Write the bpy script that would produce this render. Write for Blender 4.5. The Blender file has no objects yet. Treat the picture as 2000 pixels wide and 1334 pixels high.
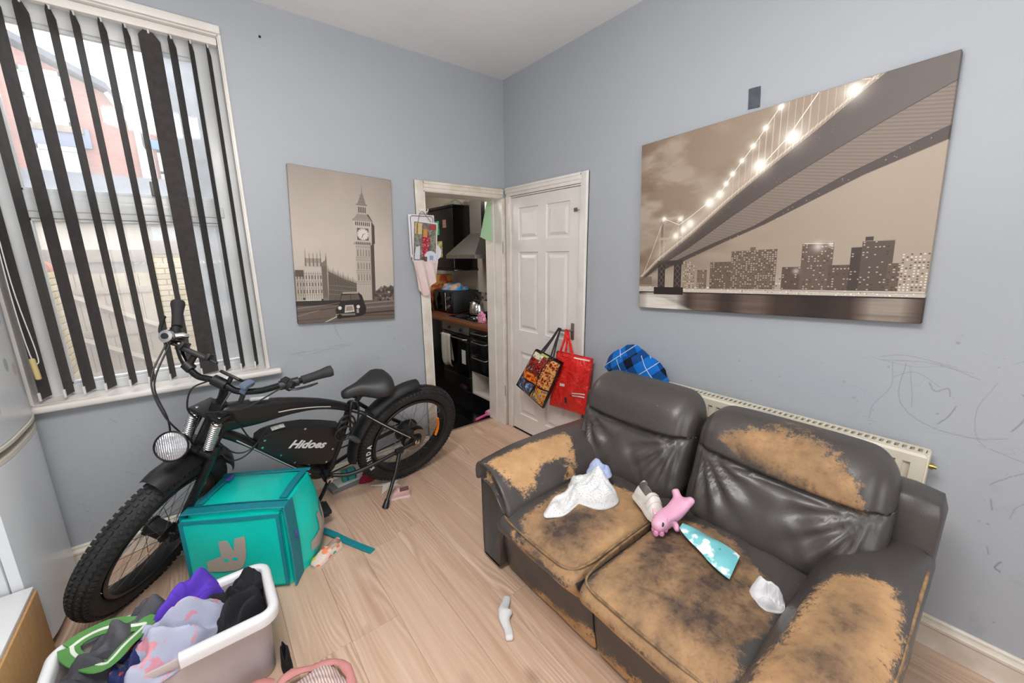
import bpy, bmesh, math, random
import numpy as np
from mathutils import Vector, Matrix, noise

scene = bpy.context.scene
COL = scene.collection
R = math.radians
random.seed(7)
RNG = np.random.default_rng(11)

# ------------------------------------------------------------------ camera, world, lights, exposure
cam_data = bpy.data.cameras.new('camera')
cam_data.sensor_width = 36.0
cam_data.lens = 774.92 / 2000 * 36
cam_data.clip_start = 0.02
camera = bpy.data.objects.new('camera', cam_data)
COL.objects.link(camera)
camera.matrix_world = Matrix(((0.784024, 0.142758, -0.604092, -2.10204),
                              (-0.620627, 0.162460, -0.767092, -2.74556),
                              (-0.011368, 0.976333, 0.215972, 1.54889),
                              (0, 0, 0, 1)))
scene.camera = camera

world = bpy.data.worlds.new('overcast_sky')
scene.world = world
world.use_nodes = True
wbg = world.node_tree.nodes['Background']
wbg.inputs['Color'].default_value = (0.97, 0.985, 1.0, 1)
wbg.inputs['Strength'].default_value = 3.3

def lamp(name, kind, loc, energy, col=(1, 1, 1), rot=(0, 0, 0), **kw):
    d = bpy.data.lights.new(name, kind)
    d.energy = energy
    d.color = col
    for k, v in kw.items():
        setattr(d, k, v)
    o = bpy.data.objects.new(name, d)
    o.location = loc
    o.rotation_euler = rot
    COL.objects.link(o)
    return o

# the photographer's flash bounced off the ceiling behind the camera, and an added ceiling disk, unseen, as fill for floor and sofa
lamp('bounce_flash', 'AREA', (-2.1, -2.3, 1.5), 40, (1, 0.985, 0.97), (R(180), 0, 0), shape='DISK', size=0.9)
lamp('ceiling_fill', 'AREA', (-2.15, -2.25, 2.78), 44, (1, 0.97, 0.94), (0, 0, 0), shape='DISK', size=0.9)
# portals that guide sky light through the yard window and the added front opening (they give no light of their own)
for pn, loc, rz, sx, sy in (('portal_yard_window', (-2.3, 0.25, 1.77), 180, 0.95, 1.8), ('portal_fill_opening', (-1.9, -4.75, 1.5), 0, 2.4, 2.0)):
    po = lamp(pn, 'AREA', loc, 1, (1, 1, 1), (R(90), 0, R(rz)), shape='RECTANGLE', size=sx, size_y=sy)
    po.data.cycles.is_portal = True
lamp('kitchen_fill', 'POINT', (-0.75, 1.3, 2.2), 26, (1, 0.93, 0.86), shadow_soft_size=0.15)  # unseen point lamp that brightens the kitchen

scene.view_settings.view_transform = 'Standard'
scene.view_settings.look = 'None'
scene.view_settings.gamma = 1.0
scene.view_settings.use_curve_mapping = False
scene.view_settings.exposure = 0.30
scene.cycles.max_bounces = 8
scene.cycles.diffuse_bounces = 5
scene.cycles.transparent_max_bounces = 12
scene.cycles.caustics_reflective = False
scene.cycles.caustics_refractive = False
scene.cycles.use_denoising = True

# ------------------------------------------------------------------ small helpers
def lin(c):
    return c / 12.92 if c <= 0.04045 else ((c + 0.055) / 1.055) ** 2.4

def hexc(h, a=1.0):
    h = h.lstrip('#')
    return tuple(lin(int(h[i:i + 2], 16) / 255) for i in (0, 2, 4)) + (a,)

class Mt:
    """A procedural material: .n() adds a node and returns an output socket."""
    def __init__(s, name, col='#888888', rough=0.5, metal=0.0, spec=0.5, **kw):
        s.m = bpy.data.materials.new(name)
        s.m.use_nodes = True
        s.nt = s.m.node_tree
        s.b = s.nt.nodes['Principled BSDF']
        s.set(Base_Color=hexc(col) if isinstance(col, str) else col, Roughness=rough, Metallic=metal, Specular_IOR_Level=spec, **kw)
    def put(s, sock, v):
        if isinstance(v, bpy.types.NodeSocket):
            s.nt.links.new(v, sock)
        elif isinstance(v, str):
            sock.default_value = hexc(v)
        else:
            sock.default_value = v
    def set(s, **kw):
        for k, v in kw.items():
            s.put(s.b.inputs[k.replace('_', ' ')], v)
    def n(s, t, ins=None, out=0, **props):
        nd = s.nt.nodes.new('ShaderNode' + t)
        for k, v in props.items():
            setattr(nd, k, v)
        for k, v in (ins or {}).items():
            s.put(nd.inputs[k], v)
        return nd.outputs[out]
    def obj(s):
        return s.n('TexCoord', out=3)
    def map(s, vec, scale=(1, 1, 1), loc=(0, 0, 0), rot=(0, 0, 0)):
        return s.n('Mapping', {'Vector': vec, 'Scale': scale, 'Location': loc, 'Rotation': rot})
    def noise(s, scale, detail=3, vec=None, rough=0.55, out=0, dist=0.0):
        return s.n('TexNoise', {'Vector': vec if vec is not None else s.obj(), 'Scale': scale, 'Detail': detail, 'Roughness': rough, 'Distortion': dist}, out)
    def ramp(s, fac, *stops, interp='LINEAR'):
        nd = s.nt.nodes.new('ShaderNodeValToRGB')
        nd.color_ramp.interpolation = interp
        el = nd.color_ramp.elements
        while len(el) < len(stops):
            el.new(0.5)
        for e, (p, c) in zip(el, stops):
            e.position = p
            e.color = hexc(c) if isinstance(c, str) else (c, c, c, 1)
        s.put(nd.inputs[0], fac)
        return nd.outputs[0]
    def mix(s, fac, a, b, blend='MIX'):
        nd = s.nt.nodes.new('ShaderNodeMix')
        nd.data_type = 'RGBA'
        nd.blend_type = blend
        s.put(nd.inputs[0], fac)
        s.put(nd.inputs[6], a)
        s.put(nd.inputs[7], b)
        return nd.outputs[2]
    def math(s, op, a, b=0.0, c=0.0, clamp=False):
        nd = s.nt.nodes.new('ShaderNodeMath')
        nd.operation = op
        nd.use_clamp = clamp
        for i, v in enumerate((a, b, c)):
            s.put(nd.inputs[i], v)
        return nd.outputs[0]
    def bump(s, h, strength=0.3, dist=0.01):
        s.set(Normal=s.n('Bump', {'Height': h, 'Strength': strength, 'Distance': dist}))
        return s

def pm(name, col, rough=0.5, metal=0.0, var=None, vs=8, bs=None, bstr=0.2, bd=0.004, **kw):
    """plain material with soft colour variation (towards var) and a fine bump"""
    m = Mt(name, col, rough, metal, **kw)
    if var:
        m.set(Base_Color=m.mix(m.ramp(m.noise(vs), (0.35, 0.0), (0.7, 1.0)), col, var))
    if bs:
        m.bump(m.noise(bs), bstr, bd)
    return m.m

W = {}          # world matrix of every object made here
def wm(o):
    return W.get(o.name, Matrix.Identity(4)) if o else Matrix.Identity(4)

def reg(o, mat):
    W[o.name] = mat.copy()
    return o

def tag(o, label=None, cat=None, group=None, kind=None):
    if label: o['label'] = label
    if cat: o['category'] = cat
    if group: o['group'] = group
    if kind: o['kind'] = kind
    return o

def thing(name, label, cat, loc=(0, 0, 0), rot=0.0, group=None):
    o = bpy.data.objects.new(name, None)
    o.empty_display_size = 0.05
    COL.objects.link(o)
    o.location = loc
    o.rotation_euler = (0, 0, rot)
    reg(o, Matrix.Translation(loc) @ Matrix.Rotation(rot, 4, 'Z'))
    return tag(o, label, cat, group)

class MB:
    """mesh builder"""
    def __init__(s):
        s.v, s.f, s.a = [], [], []
    def add(s, v, f, M=None):
        o = len(s.v)
        s.v += [tuple(M @ Vector(p)) for p in v] if M is not None else [tuple(p) for p in v]
        s.f += [tuple(i + o for i in q) for q in f]
        return s
    def box(s, lo, hi, bev=0.0, M=None, seg=2):
        if bev <= 0:
            x0, y0, z0 = lo; x1, y1, z1 = hi
            v = [(x0,y0,z0),(x1,y0,z0),(x1,y1,z0),(x0,y1,z0),(x0,y0,z1),(x1,y0,z1),(x1,y1,z1),(x0,y1,z1)]
            return s.add(v, [(0,3,2,1),(4,5,6,7),(0,1,5,4),(1,2,6,5),(2,3,7,6),(3,0,4,7)], M)
        b = bmesh.new()
        bmesh.ops.create_cube(b, size=1)
        for q in b.verts:
            q.co = Vector([(l + h) / 2 + c * (h - l) for l, h, c in zip(lo, hi, q.co)])
        bmesh.ops.bevel(b, geom=b.edges[:], offset=bev, segments=seg, affect='EDGES', profile=0.5)
        return s.bm(b, M)
    def bm(s, b, M=None):
        b.verts.index_update()
        s.add([q.co for q in b.verts], [[q.index for q in f.verts] for f in b.faces], M)
        b.free()
        return s
    def tube(s, pts, r, n=10, closed=False, caps=True, M=None, flat=1.0):
        pts = [Vector(p) for p in pts]
        k = len(pts)
        rr = [r] * k if not hasattr(r, '__len__') else list(r)
        rings = []
        t0 = None
        for i, p in enumerate(pts):
            if closed:
                t = pts[(i + 1) % k] - pts[i - 1]
            else:
                t = pts[min(i + 1, k - 1)] - pts[max(i - 1, 0)]
            t = t.normalized() if t.length > 1e-9 else (t0 or Vector((0, 0, 1)))
            if t0 is None:
                a = Vector((0, 0, 1)) if abs(t.z) < 0.9 else Vector((1, 0, 0))
                nx = t.cross(a).normalized()
            else:
                nx = (nx - t * nx.dot(t)).normalized()
            ny = t.cross(nx)
            t0 = t
            rings.append([p + (nx * math.cos(2 * math.pi * j / n) + ny * math.sin(2 * math.pi * j / n) * flat) * rr[i] for j in range(n)])
        v = [q for g in rings for q in g]
        f = []
        for i in range(k if closed else k - 1):
            a, b = i * n, ((i + 1) % k) * n
            f += [(a + j, a + (j + 1) % n, b + (j + 1) % n, b + j) for j in range(n)]
        if caps and not closed:
            f += [tuple(range(n))[::-1], tuple(range((k - 1) * n, k * n))]
        return s.add(v, f, M)
    def cyl(s, a, b, r, r2=None, n=16, M=None):
        return s.tube([a, b], [r, r if r2 is None else r2], n, M=M)
    def lathe(s, prof, n=24, M=None, cap=True):
        v = [(r * math.cos(2 * math.pi * j / n), r * math.sin(2 * math.pi * j / n), z) for r, z in prof for j in range(n)]
        f = [(i * n + j, i * n + (j + 1) % n, (i + 1) * n + (j + 1) % n, (i + 1) * n + j) for i in range(len(prof) - 1) for j in range(n)]
        if cap:
            f += [tuple(range(n))[::-1], tuple(range((len(prof) - 1) * n, len(prof) * n))]
        return s.add(v, f, M)
    def prism(s, poly, z0, z1, M=None):
        """poly in xy extruded along z"""
        k = len(poly)
        v = [(x, y, z0) for x, y in poly] + [(x, y, z1) for x, y in poly]
        f = [tuple(range(k))[::-1], tuple(range(k, 2 * k))] + [(i, (i + 1) % k, k + (i + 1) % k, k + i) for i in range(k)]
        return s.add(v, f, M)
    def loft(s, rings, closed=True, caps=True, M=None):
        k = len(rings[0])
        v = [p for g in rings for p in g]
        f = [(i * k + j, i * k + (j + 1) % k, (i + 1) * k + (j + 1) % k, (i + 1) * k + j) for i in range(len(rings) - 1) for j in range(k if closed else k - 1)]
        if caps and closed:
            f += [tuple(range(k))[::-1], tuple(range((len(rings) - 1) * k, len(rings) * k))]
        return s.add(v, f, M)
    def grid(s, fn, nu, nv, M=None):
        v = [fn(i / nu, j / nv) for j in range(nv + 1) for i in range(nu + 1)]
        f = [(j * (nu + 1) + i, j * (nu + 1) + i + 1, (j + 1) * (nu + 1) + i + 1, (j + 1) * (nu + 1) + i) for j in range(nv) for i in range(nu)]
        return s.add(v, f, M)
    def build(s, name, mat, parent=None, smooth=True, angle=40, local=False, fix=True, **kw):
        me = bpy.data.meshes.new(name)
        vv = s.v
        if parent is not None and not local:
            I = wm(parent).inverted()
            vv = [tuple(I @ Vector(p)) for p in vv]
        me.from_pydata(vv, [], s.f)
        if fix:
            b = bmesh.new(); b.from_mesh(me)
            bmesh.ops.recalc_face_normals(b, faces=b.faces)
            b.to_mesh(me); b.free()
        me.validate()
        if smooth:
            me.polygons.foreach_set('use_smooth', [True] * len(me.polygons))
            me.set_sharp_from_angle(angle=R(angle))
        for m in (mat if isinstance(mat, (list, tuple)) else [mat]):
            me.materials.append(m.m if isinstance(m, Mt) else m)
        o = bpy.data.objects.new(name, me)
        COL.objects.link(o)
        if parent is not None:
            o.parent = parent
        reg(o, wm(parent))
        tag(o, kw.get('label'), kw.get('cat'), kw.get('group'), kw.get('kind'))
        return o

def cr(pts, n=6):
    """Catmull-Rom through points"""
    P = [Vector(p) for p in pts]
    P = [P[0] * 2 - P[1]] + P + [P[-1] * 2 - P[-2]]
    out = []
    for i in range(1, len(P) - 2):
        for k in range(n):
            t = k / n
            a, b, c, d = P[i - 1:i + 3]
            out.append(0.5 * ((2 * b) + (c - a) * t + (2 * a - 5 * b + 4 * c - d) * t * t + (3 * b - a - 3 * c + d) * t ** 3))
    out.append(P[-2])
    return out

def sdf(poly, x, y):
    """signed distance to a polygon, positive inside (numpy)"""
    poly = np.asarray(poly, float)
    d = np.full(x.shape, 1e9)
    ins = np.zeros(x.shape, bool)
    for (ax, ay), (bx, by) in zip(poly, np.roll(poly, -1, 0)):
        ex, ey = bx - ax, by - ay
        t = np.clip(((x - ax) * ex + (y - ay) * ey) / (ex * ex + ey * ey + 1e-12), 0, 1)
        d = np.minimum(d, np.hypot(x - ax - t * ex, y - ay - t * ey))
        c = ((ay > y) != (by > y)) & (x < (bx - ax) * (y - ay) / (by - ay + 1e-12) + ax)
        ins ^= c
    return np.where(ins, d, -d)

class Img:
    """a print painted in numpy; u to the right, v up, both 0..1 (unless aspect used)"""
    def __init__(s, w, h, col):
        s.w, s.h = w, h
        s.a = np.ones((h, w, 3)) * np.array(s.c(col))
        s.U, s.V = np.meshgrid((np.arange(w) + .5), (np.arange(h) + .5))
    def c(s, col):
        if isinstance(col, str):
            col = col.lstrip('#')
            return [int(col[i:i + 2], 16) / 255 for i in (0, 2, 4)]
        return list(col)
    def _blend(s, sl, al, col):
        al = al[..., None]
        s.a[sl] = s.a[sl] * (1 - al) + np.array(s.c(col)) * al
    def _box(s, x0, x1, y0, y1):
        return (slice(max(0, int(y0)), min(s.h, int(y1) + 1)), slice(max(0, int(x0)), min(s.w, int(x1) + 1)))
    def poly(s, pts, col, al=1.0, soft=1.0):
        p = [(u * s.w, v * s.h) for u, v in pts]
        xs, ys = zip(*p)
        sl = s._box(min(xs) - soft, max(xs) + soft, min(ys) - soft, max(ys) + soft)
        if s.U[sl].size:
            s._blend(sl, np.clip(sdf(p, s.U[sl], s.V[sl]) / soft + .5, 0, 1) * al, col)
    def rect(s, u0, v0, u1, v1, col, al=1.0):
        s.poly([(u0, v0), (u1, v0), (u1, v1), (u0, v1)], col, al)
    def line(s, pts, wd, col, al=1.0):
        for (a, b), (c, d) in zip(pts[:-1], pts[1:]):
            ax, ay, bx, by = a * s.w, b * s.h, c * s.w, d * s.h
            sl = s._box(min(ax, bx) - wd - 1, max(ax, bx) + wd + 1, min(ay, by) - wd - 1, max(ay, by) + wd + 1)
            if not s.U[sl].size:
                continue
            ex, ey = bx - ax, by - ay
            t = np.clip(((s.U[sl] - ax) * ex + (s.V[sl] - ay) * ey) / (ex * ex + ey * ey + 1e-9), 0, 1)
            d_ = np.hypot(s.U[sl] - ax - t * ex, s.V[sl] - ay - t * ey)
            s._blend(sl, np.clip(wd / 2 + .5 - d_, 0, 1) * al, col)
    def disc(s, u, v, r, col, al=1.0, soft=1.0, sx=1.0):
        x, y = u * s.w, v * s.h
        sl = s._box(x - r * sx - soft, x + r * sx + soft, y - r - soft, y + r + soft)
        if s.U[sl].size:
            s._blend(sl, np.clip((r - np.hypot((s.U[sl] - x) / sx, s.V[sl] - y)) / soft + .5, 0, 1) * al, col)
    def glow(s, u, v, r, col, al=1.0):
        x, y = u * s.w, v * s.h
        sl = s._box(x - 3 * r, x + 3 * r, y - 3 * r, y + 3 * r)
        if s.U[sl].size:
            g = np.exp(-((s.U[sl] - x) ** 2 + (s.V[sl] - y) ** 2) / (r * r))
            s._blend(sl, np.clip(g * al, 0, 1), col)
    def fbm(s, cx, cy, octs=4, seed=0):
        g = np.random.default_rng(seed)
        out = np.zeros((s.h, s.w)); amp = 1.0; tot = 0
        for o in range(octs):
            nx, ny = int(cx * 2 ** o) + 2, int(cy * 2 ** o) + 2
            r = g.random((ny + 1, nx + 1))
            fx = (s.U / s.w) * (nx - 1); fy = (s.V / s.h) * (ny - 1)
            ix, iy = fx.astype(int), fy.astype(int)
            tx, ty = fx - ix, fy - iy
            tx, ty = tx * tx * (3 - 2 * tx), ty * ty * (3 - 2 * ty)
            out += amp * ((r[iy, ix] * (1 - tx) + r[iy, ix + 1] * tx) * (1 - ty) + (r[iy + 1, ix] * (1 - tx) + r[iy + 1, ix + 1] * tx) * ty)
            tot += amp; amp *= .5
        return out / tot
    def image(s, name, alpha=None):
        im = bpy.data.images.new(name, s.w, s.h, alpha=True)
        px = np.ones((s.h, s.w, 4), np.float32)
        px[..., :3] = np.clip(s.a, 0, 1)
        im.pixels.foreach_set(px.ravel())
        im.update()
        im.pack()
        return im

def print_mat(name, im, w, h, ax=(0, 2), rough=0.6, ext='EXTEND', c=(0, 0)):
    """material that lays a painted print over a flat object in object space (axes ax, size w x h, centred on c)"""
    m = Mt(name, '#888888', rough)
    sp = m.nt.nodes.new('ShaderNodeSeparateXYZ')
    m.nt.links.new(m.obj(), sp.inputs[0])
    u = m.math('MULTIPLY_ADD', sp.outputs[ax[0]], 1 / w, .5 - c[0] / w)
    v = m.math('MULTIPLY_ADD', sp.outputs[ax[1]], 1 / h, .5 - c[1] / h)
    vec = m.n('CombineXYZ', {'X': u, 'Y': v, 'Z': 0.0})
    t = m.nt.nodes.new('ShaderNodeTexImage')
    t.image = im
    t.extension = ext
    m.nt.links.new(vec, t.inputs[0])
    m.set(Base_Color=t.outputs[0])
    return m, t

def text_mesh(txt, size, extrude=0.001, shear=0.0, bold=0.0):
    """(verts, faces) of lettering in the xy plane, centred"""
    cu = bpy.data.curves.new('lettering', 'FONT')
    cu.body = txt; cu.size = size; cu.extrude = extrude; cu.shear = shear; cu.offset = bold
    cu.align_x = 'CENTER'; cu.align_y = 'CENTER'; cu.resolution_u = 3
    o = bpy.data.objects.new('lettering', cu)
    COL.objects.link(o)
    dg = bpy.context.evaluated_depsgraph_get()
    me = bpy.data.meshes.new_from_object(o.evaluated_get(dg))
    v = [q.co.copy() for q in me.vertices]
    f = [tuple(p.vertices) for p in me.polygons]
    bpy.data.objects.remove(o); bpy.data.meshes.remove(me); bpy.data.curves.remove(cu)
    return v, f

def frame_mat(o, x, y, z):
    return Matrix(((x[0], y[0], z[0], o[0]), (x[1], y[1], z[1], o[1]), (x[2], y[2], z[2], o[2]), (0, 0, 0, 1)))

def nz(p, s=1.0, seed=0):
    return noise.noise(Vector((p[0] * s + seed * 7.13, p[1] * s - seed * 3.7, p[2] * s + seed * 1.9)))

# ------------------------------------------------------------------ materials of the room
def wall_paint():
    m = Mt('blue_grey_wall_paint', '#b0b6be', 0.55, spec=0.35)
    o = m.obj()
    big = m.ramp(m.noise(1.3, 4, o), (0.35, 0.0), (0.75, 1.0))
    c = m.mix(m.math('MULTIPLY', big, 0.35), '#a8acb2', '#9da2a6')
    sm = m.ramp(m.noise(9, 5, o, 0.7), (0.56, 0.0), (0.8, 1.0))
    # grubby hand height: dirt lies low on the wall
    z = m.nt.nodes.new('ShaderNodeSeparateXYZ'); m.nt.links.new(o, z.inputs[0])
    low = m.ramp(m.math('MULTIPLY_ADD', z.outputs[2], -1.0, 1.25), (0.0, 0.0), (0.9, 1.0))
    c = m.mix(m.math('MULTIPLY', m.math('MULTIPLY', sm, low), 0.40), c, '#7f8482')
    fl = m.ramp(m.noise(34, 3, o, 0.6), (0.70, 0.0), (0.76, 1.0))
    c = m.mix(m.math('MULTIPLY', m.math('MULTIPLY', fl, low), 0.35), c, '#5b5d5f')
    m.set(Base_Color=c)
    m.bump(m.noise(60, 4, o), 0.12, 0.004)
    return m
WALL_M = wall_paint()
WALL = WALL_M.m
CEIL = pm('white_ceiling_paint', '#dcdddd', 0.8, var='#d5d6d6', vs=2, bs=40)
GLOSS = pm('white_gloss_trim', '#e6e1dc', 0.35, var='#dad4cd', vs=5, bs=25, bstr=.05)
WORN = pm('worn_cream_trim', '#e3dcd3', 0.4, var='#cabdac', vs=7, bs=25, bstr=.08)
UPVC = pm('white_upvc', '#dadcdd', 0.3, var='#cdd0d1', vs=4)
BLACKISH = pm('matt_black', '#1b1b1c', 0.6)

# ------------------------------------------------------------------ walls, ceiling
XL, YF, ZC = -3.42, -4.4, 2.87
b = MB()
T = 0.22
WX0, WX1, WZ0, WZ1 = -2.775, -1.835, 0.885, 2.655
DX0, DX1, DZ = -0.735, -0.03, 1.995
for x0, x1, z0, z1 in ((XL - .2, WX0, 0, ZC), (WX0, WX1, 0, WZ0 - .03), (WX0, WX1, WZ1, ZC), (WX1, DX0, 0, ZC), (DX0, DX1, DZ + .012, ZC), (DX1, 0.1, 0, ZC)):
    b.box((x0, 0, z0), (x1, T, z1))
BACKWALL = b

def marked_wall(name, im, ax, sgn, a0, aw, z0, zh, strength, col):
    """wall paint with a written mask of marks; ax: object axis that runs along the wall"""
    m = wall_paint()
    m.m.name = name
    old = m.b.inputs['Base Color'].links[0].from_socket
    sp = m.nt.nodes.new('ShaderNodeSeparateXYZ'); m.nt.links.new(m.obj(), sp.inputs[0])
    u = m.math('MULTIPLY_ADD', sp.outputs[ax], sgn / aw, -sgn * a0 / aw)
    v = m.math('MULTIPLY_ADD', sp.outputs[2], 1 / zh, -z0 / zh)
    t = m.nt.nodes.new('ShaderNodeTexImage'); t.image = im; t.extension = 'CLIP'
    t.image.colorspace_settings.name = 'Non-Color'
    m.nt.links.new(m.n('CombineXYZ', {'X': u, 'Y': v}), t.inputs[0])
    m.set(Base_Color=m.mix(m.math('MULTIPLY', t.outputs[0], strength), old, col))
    return m.m
def back_marks():
    im = Img(900, 900, '#000000')           # x -2.8..-0.8, z 0.1..1.6
    def P(x, z): return ((x + 2.8) / 2.0, (z - .1) / 1.5)
    g = np.random.default_rng(12)
    for k in range(26):
        x = -1.72 + .35 * g.random(); z = .935 + .03 * (g.random() - .5) + .06 * (x + 1.72)
        im.line([P(x, z), P(x + .05 + .05 * g.random(), z + .012 * (g.random() - .3))], 3, '#ffffff', .16)
    im.line([P(-1.43, 1.12), P(-1.41, 1.03), P(-1.39, 1.0)], 1.4, '#ffffff', .7)
    for k in range(90):
        im.disc(*P(-2.7 + 1.85 * g.random(), .15 + 1.0 * g.random()), 1 + 2 * g.random(), '#ffffff', .1 + .4 * g.random() ** 2)
    for k in range(14):
        x = -2.6 + 1.7 * g.random(); z = .2 + .7 * g.random()
        im.line([P(x, z), P(x + .04 * g.random(), z - .03 * g.random())], 2.5, '#ffffff', .3)
    return im.image('wall_scuffs')
tag(BACKWALL.build('wall_back', marked_wall('blue_grey_wall_paint_scuffed', back_marks(), 0, 1, -2.8, 2.0, .1, 1.5, .6, '#55575b'), smooth=False), kind='structure')

def scribble_wall():
    im = Img(1000, 800, '#000000')          # marks only: white = pencil, written into a mask; spans y -1.45..-3.15 (left to right), z 0.35..1.71
    def P(y, z): return ((-1.45 - y) / 1.7, (z - .35) / 1.36)
    g = np.random.default_rng(3)
    def st(pts, w=2.2, a=.8):
        for q_ in range(2):
            im.line([P(q[1] + .004 * (g.random() - .5) * q_, q[2] + .006 * (g.random() - .5) * q_) for q in cr([(0, y + .004 * q_ * (g.random() - .5), z + .006 * q_ * (g.random() - .5)) for y, z in pts], 6)], w * (.62 if w < 3.5 else .5), '#ffffff', a * (.66 if q_ == 0 else .4))
    st([(-2.45, 1.13), (-2.53, 1.15), (-2.66, 1.13)], 2, .6); st([(-2.46, 1.12), (-2.6, 1.135), (-2.72, 1.10)], 2, .6); st([(-2.44, 1.12), (-2.55, 1.11), (-2.62, 1.125), (-2.7, 1.12)], 1.6, .5)
    st([(-2.53, 1.12), (-2.525, 1.0), (-2.56, .93), (-2.64, .89), (-2.74, .885), (-2.81, .91)], 2.2, .65)
    st([(-2.49, 1.12), (-2.5, 1.02), (-2.46, .93), (-2.455, .87)], 2, .55); st([(-2.45, .86), (-2.48, .862)], 2, .4)
    st([(-2.54, 1.11), (-2.56, 1.02), (-2.57, .95)], 2, .5); st([(-2.5, 1.06), (-2.56, 1.09), (-2.63, 1.05)], 2, .5)
    st([(-2.6, 1.06), (-2.62, 1.03), (-2.65, 1.05), (-2.66, 1.02)], 4, .55); st([(-2.68, .99), (-2.665, .94), (-2.645, .91)], 4, .7)
    st([(-2.76, 1.10), (-2.73, 1.0), (-2.74, .9), (-2.77, .86)], 2, .5)
    st([(-2.82, 1.08), (-2.84, 1.04), (-2.83, .98), (-2.815, .94)], 4, .8); st([(-2.815, 1.07), (-2.85, 1.05), (-2.87, 1.09)], 4, .7); st([(-2.83, 1.06), (-2.86, 1.03)], 6, .8)
    st([(-2.78, 1.17), (-2.84, 1.2), (-2.93, 1.21), (-3.02, 1.18)], 2, .4)
    st([(-2.78, .86), (-2.88, .84), (-3.0, .85)], 2.4, .5); st([(-2.89, .83), (-2.83, .77), (-2.8, .73)], 4, .55)
    st([(-2.91, .78), (-2.905, .7), (-2.895, .66)], 5, .8); st([(-2.9, .72), (-2.87, .68), (-2.86, .63)], 2.5, .5); st([(-2.91, .76), (-2.96, .68), (-2.99, .66)], 2.5, .5); st([(-2.96, .8), (-2.92, .75), (-2.9, .68)], 4, .6)
    st([(-2.81, .68), (-2.82, .64)], 5, .6); st([(-2.87, .46), (-2.86, .43), (-2.875, .42)], 5, .8); st([(-2.83, .5), (-2.84, .47)], 4, .5)
    for k in range(46):                      # faint scuffs under the bridge picture and beside the radiator
        y = -1.55 - g.random() * 1.5; z = .78 + g.random() * .42
        st([(y, z), (y - .03 - g.random() * .06, z + (g.random() - .5) * .03), (y - .1 * g.random(), z + (g.random() - .5) * .06)], 1.2 + g.random() * 1.5, .05 + .10 * g.random())
    for k in range(70):
        im.disc(*P(-1.5 - g.random() * 1.6, .4 + g.random() * .9), 1 + g.random() * 2.5, '#ffffff', .15 + .35 * g.random())
    return im.image('pencil_scribbles')
b = MB()
for y0, y1, z0, z1 in ((-.075, 0.0, 0, ZC), (-.845, -.075, 2.0, ZC), (YF, -.845, 0, ZC)):
    b.box((0, y0, z0), (.2, y1, z1))
tag(b.build('wall_right', marked_wall('blue_grey_wall_paint_with_scribbles', scribble_wall(), 1, -1, -1.45, 1.7, .35, 1.36, .58, '#4c4b50'), smooth=False), kind='structure')
tag(MB().box((.2, -.9, 0), (.22, 0, 2.05)).build('wall_right_cupboard_back', WALL, smooth=False), kind='structure')
tag(MB().box((XL - .2, YF, 0), (XL, 0, ZC)).build('wall_left', WALL, smooth=False), kind='structure')
b = MB()  # front wall; its unseen opening is added to let in fill daylight
for x0, x1, z0, z1 in ((XL - .2, -3.05, 0, ZC), (-3.05, -.75, 0, .55), (-3.05, -.75, 2.45, ZC), (-.75, .2, 0, ZC)):
    b.box((x0, YF - .2, z0), (x1, YF, z1))
tag(b.build('wall_front', WALL, smooth=False), kind='structure')
b = MB()  # frame of the added fill opening
for x0, x1, z0, z1 in ((-3.05, -2.97, .55, 2.45), (-.83, -.75, .55, 2.45), (-2.97, -.83, .55, .63), (-2.97, -.83, 2.37, 2.45), (-1.94, -1.86, .63, 2.37)):
    b.box((x0, YF - .13, z0), (x1, YF - .06, z1), .004)
tag(b.build('fill_window', UPVC), kind='structure')
tag(MB().box((XL - .2, YF - .2, ZC), (.2, T, ZC + .15)).build('ceiling', CEIL, smooth=False), kind='structure')

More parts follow.
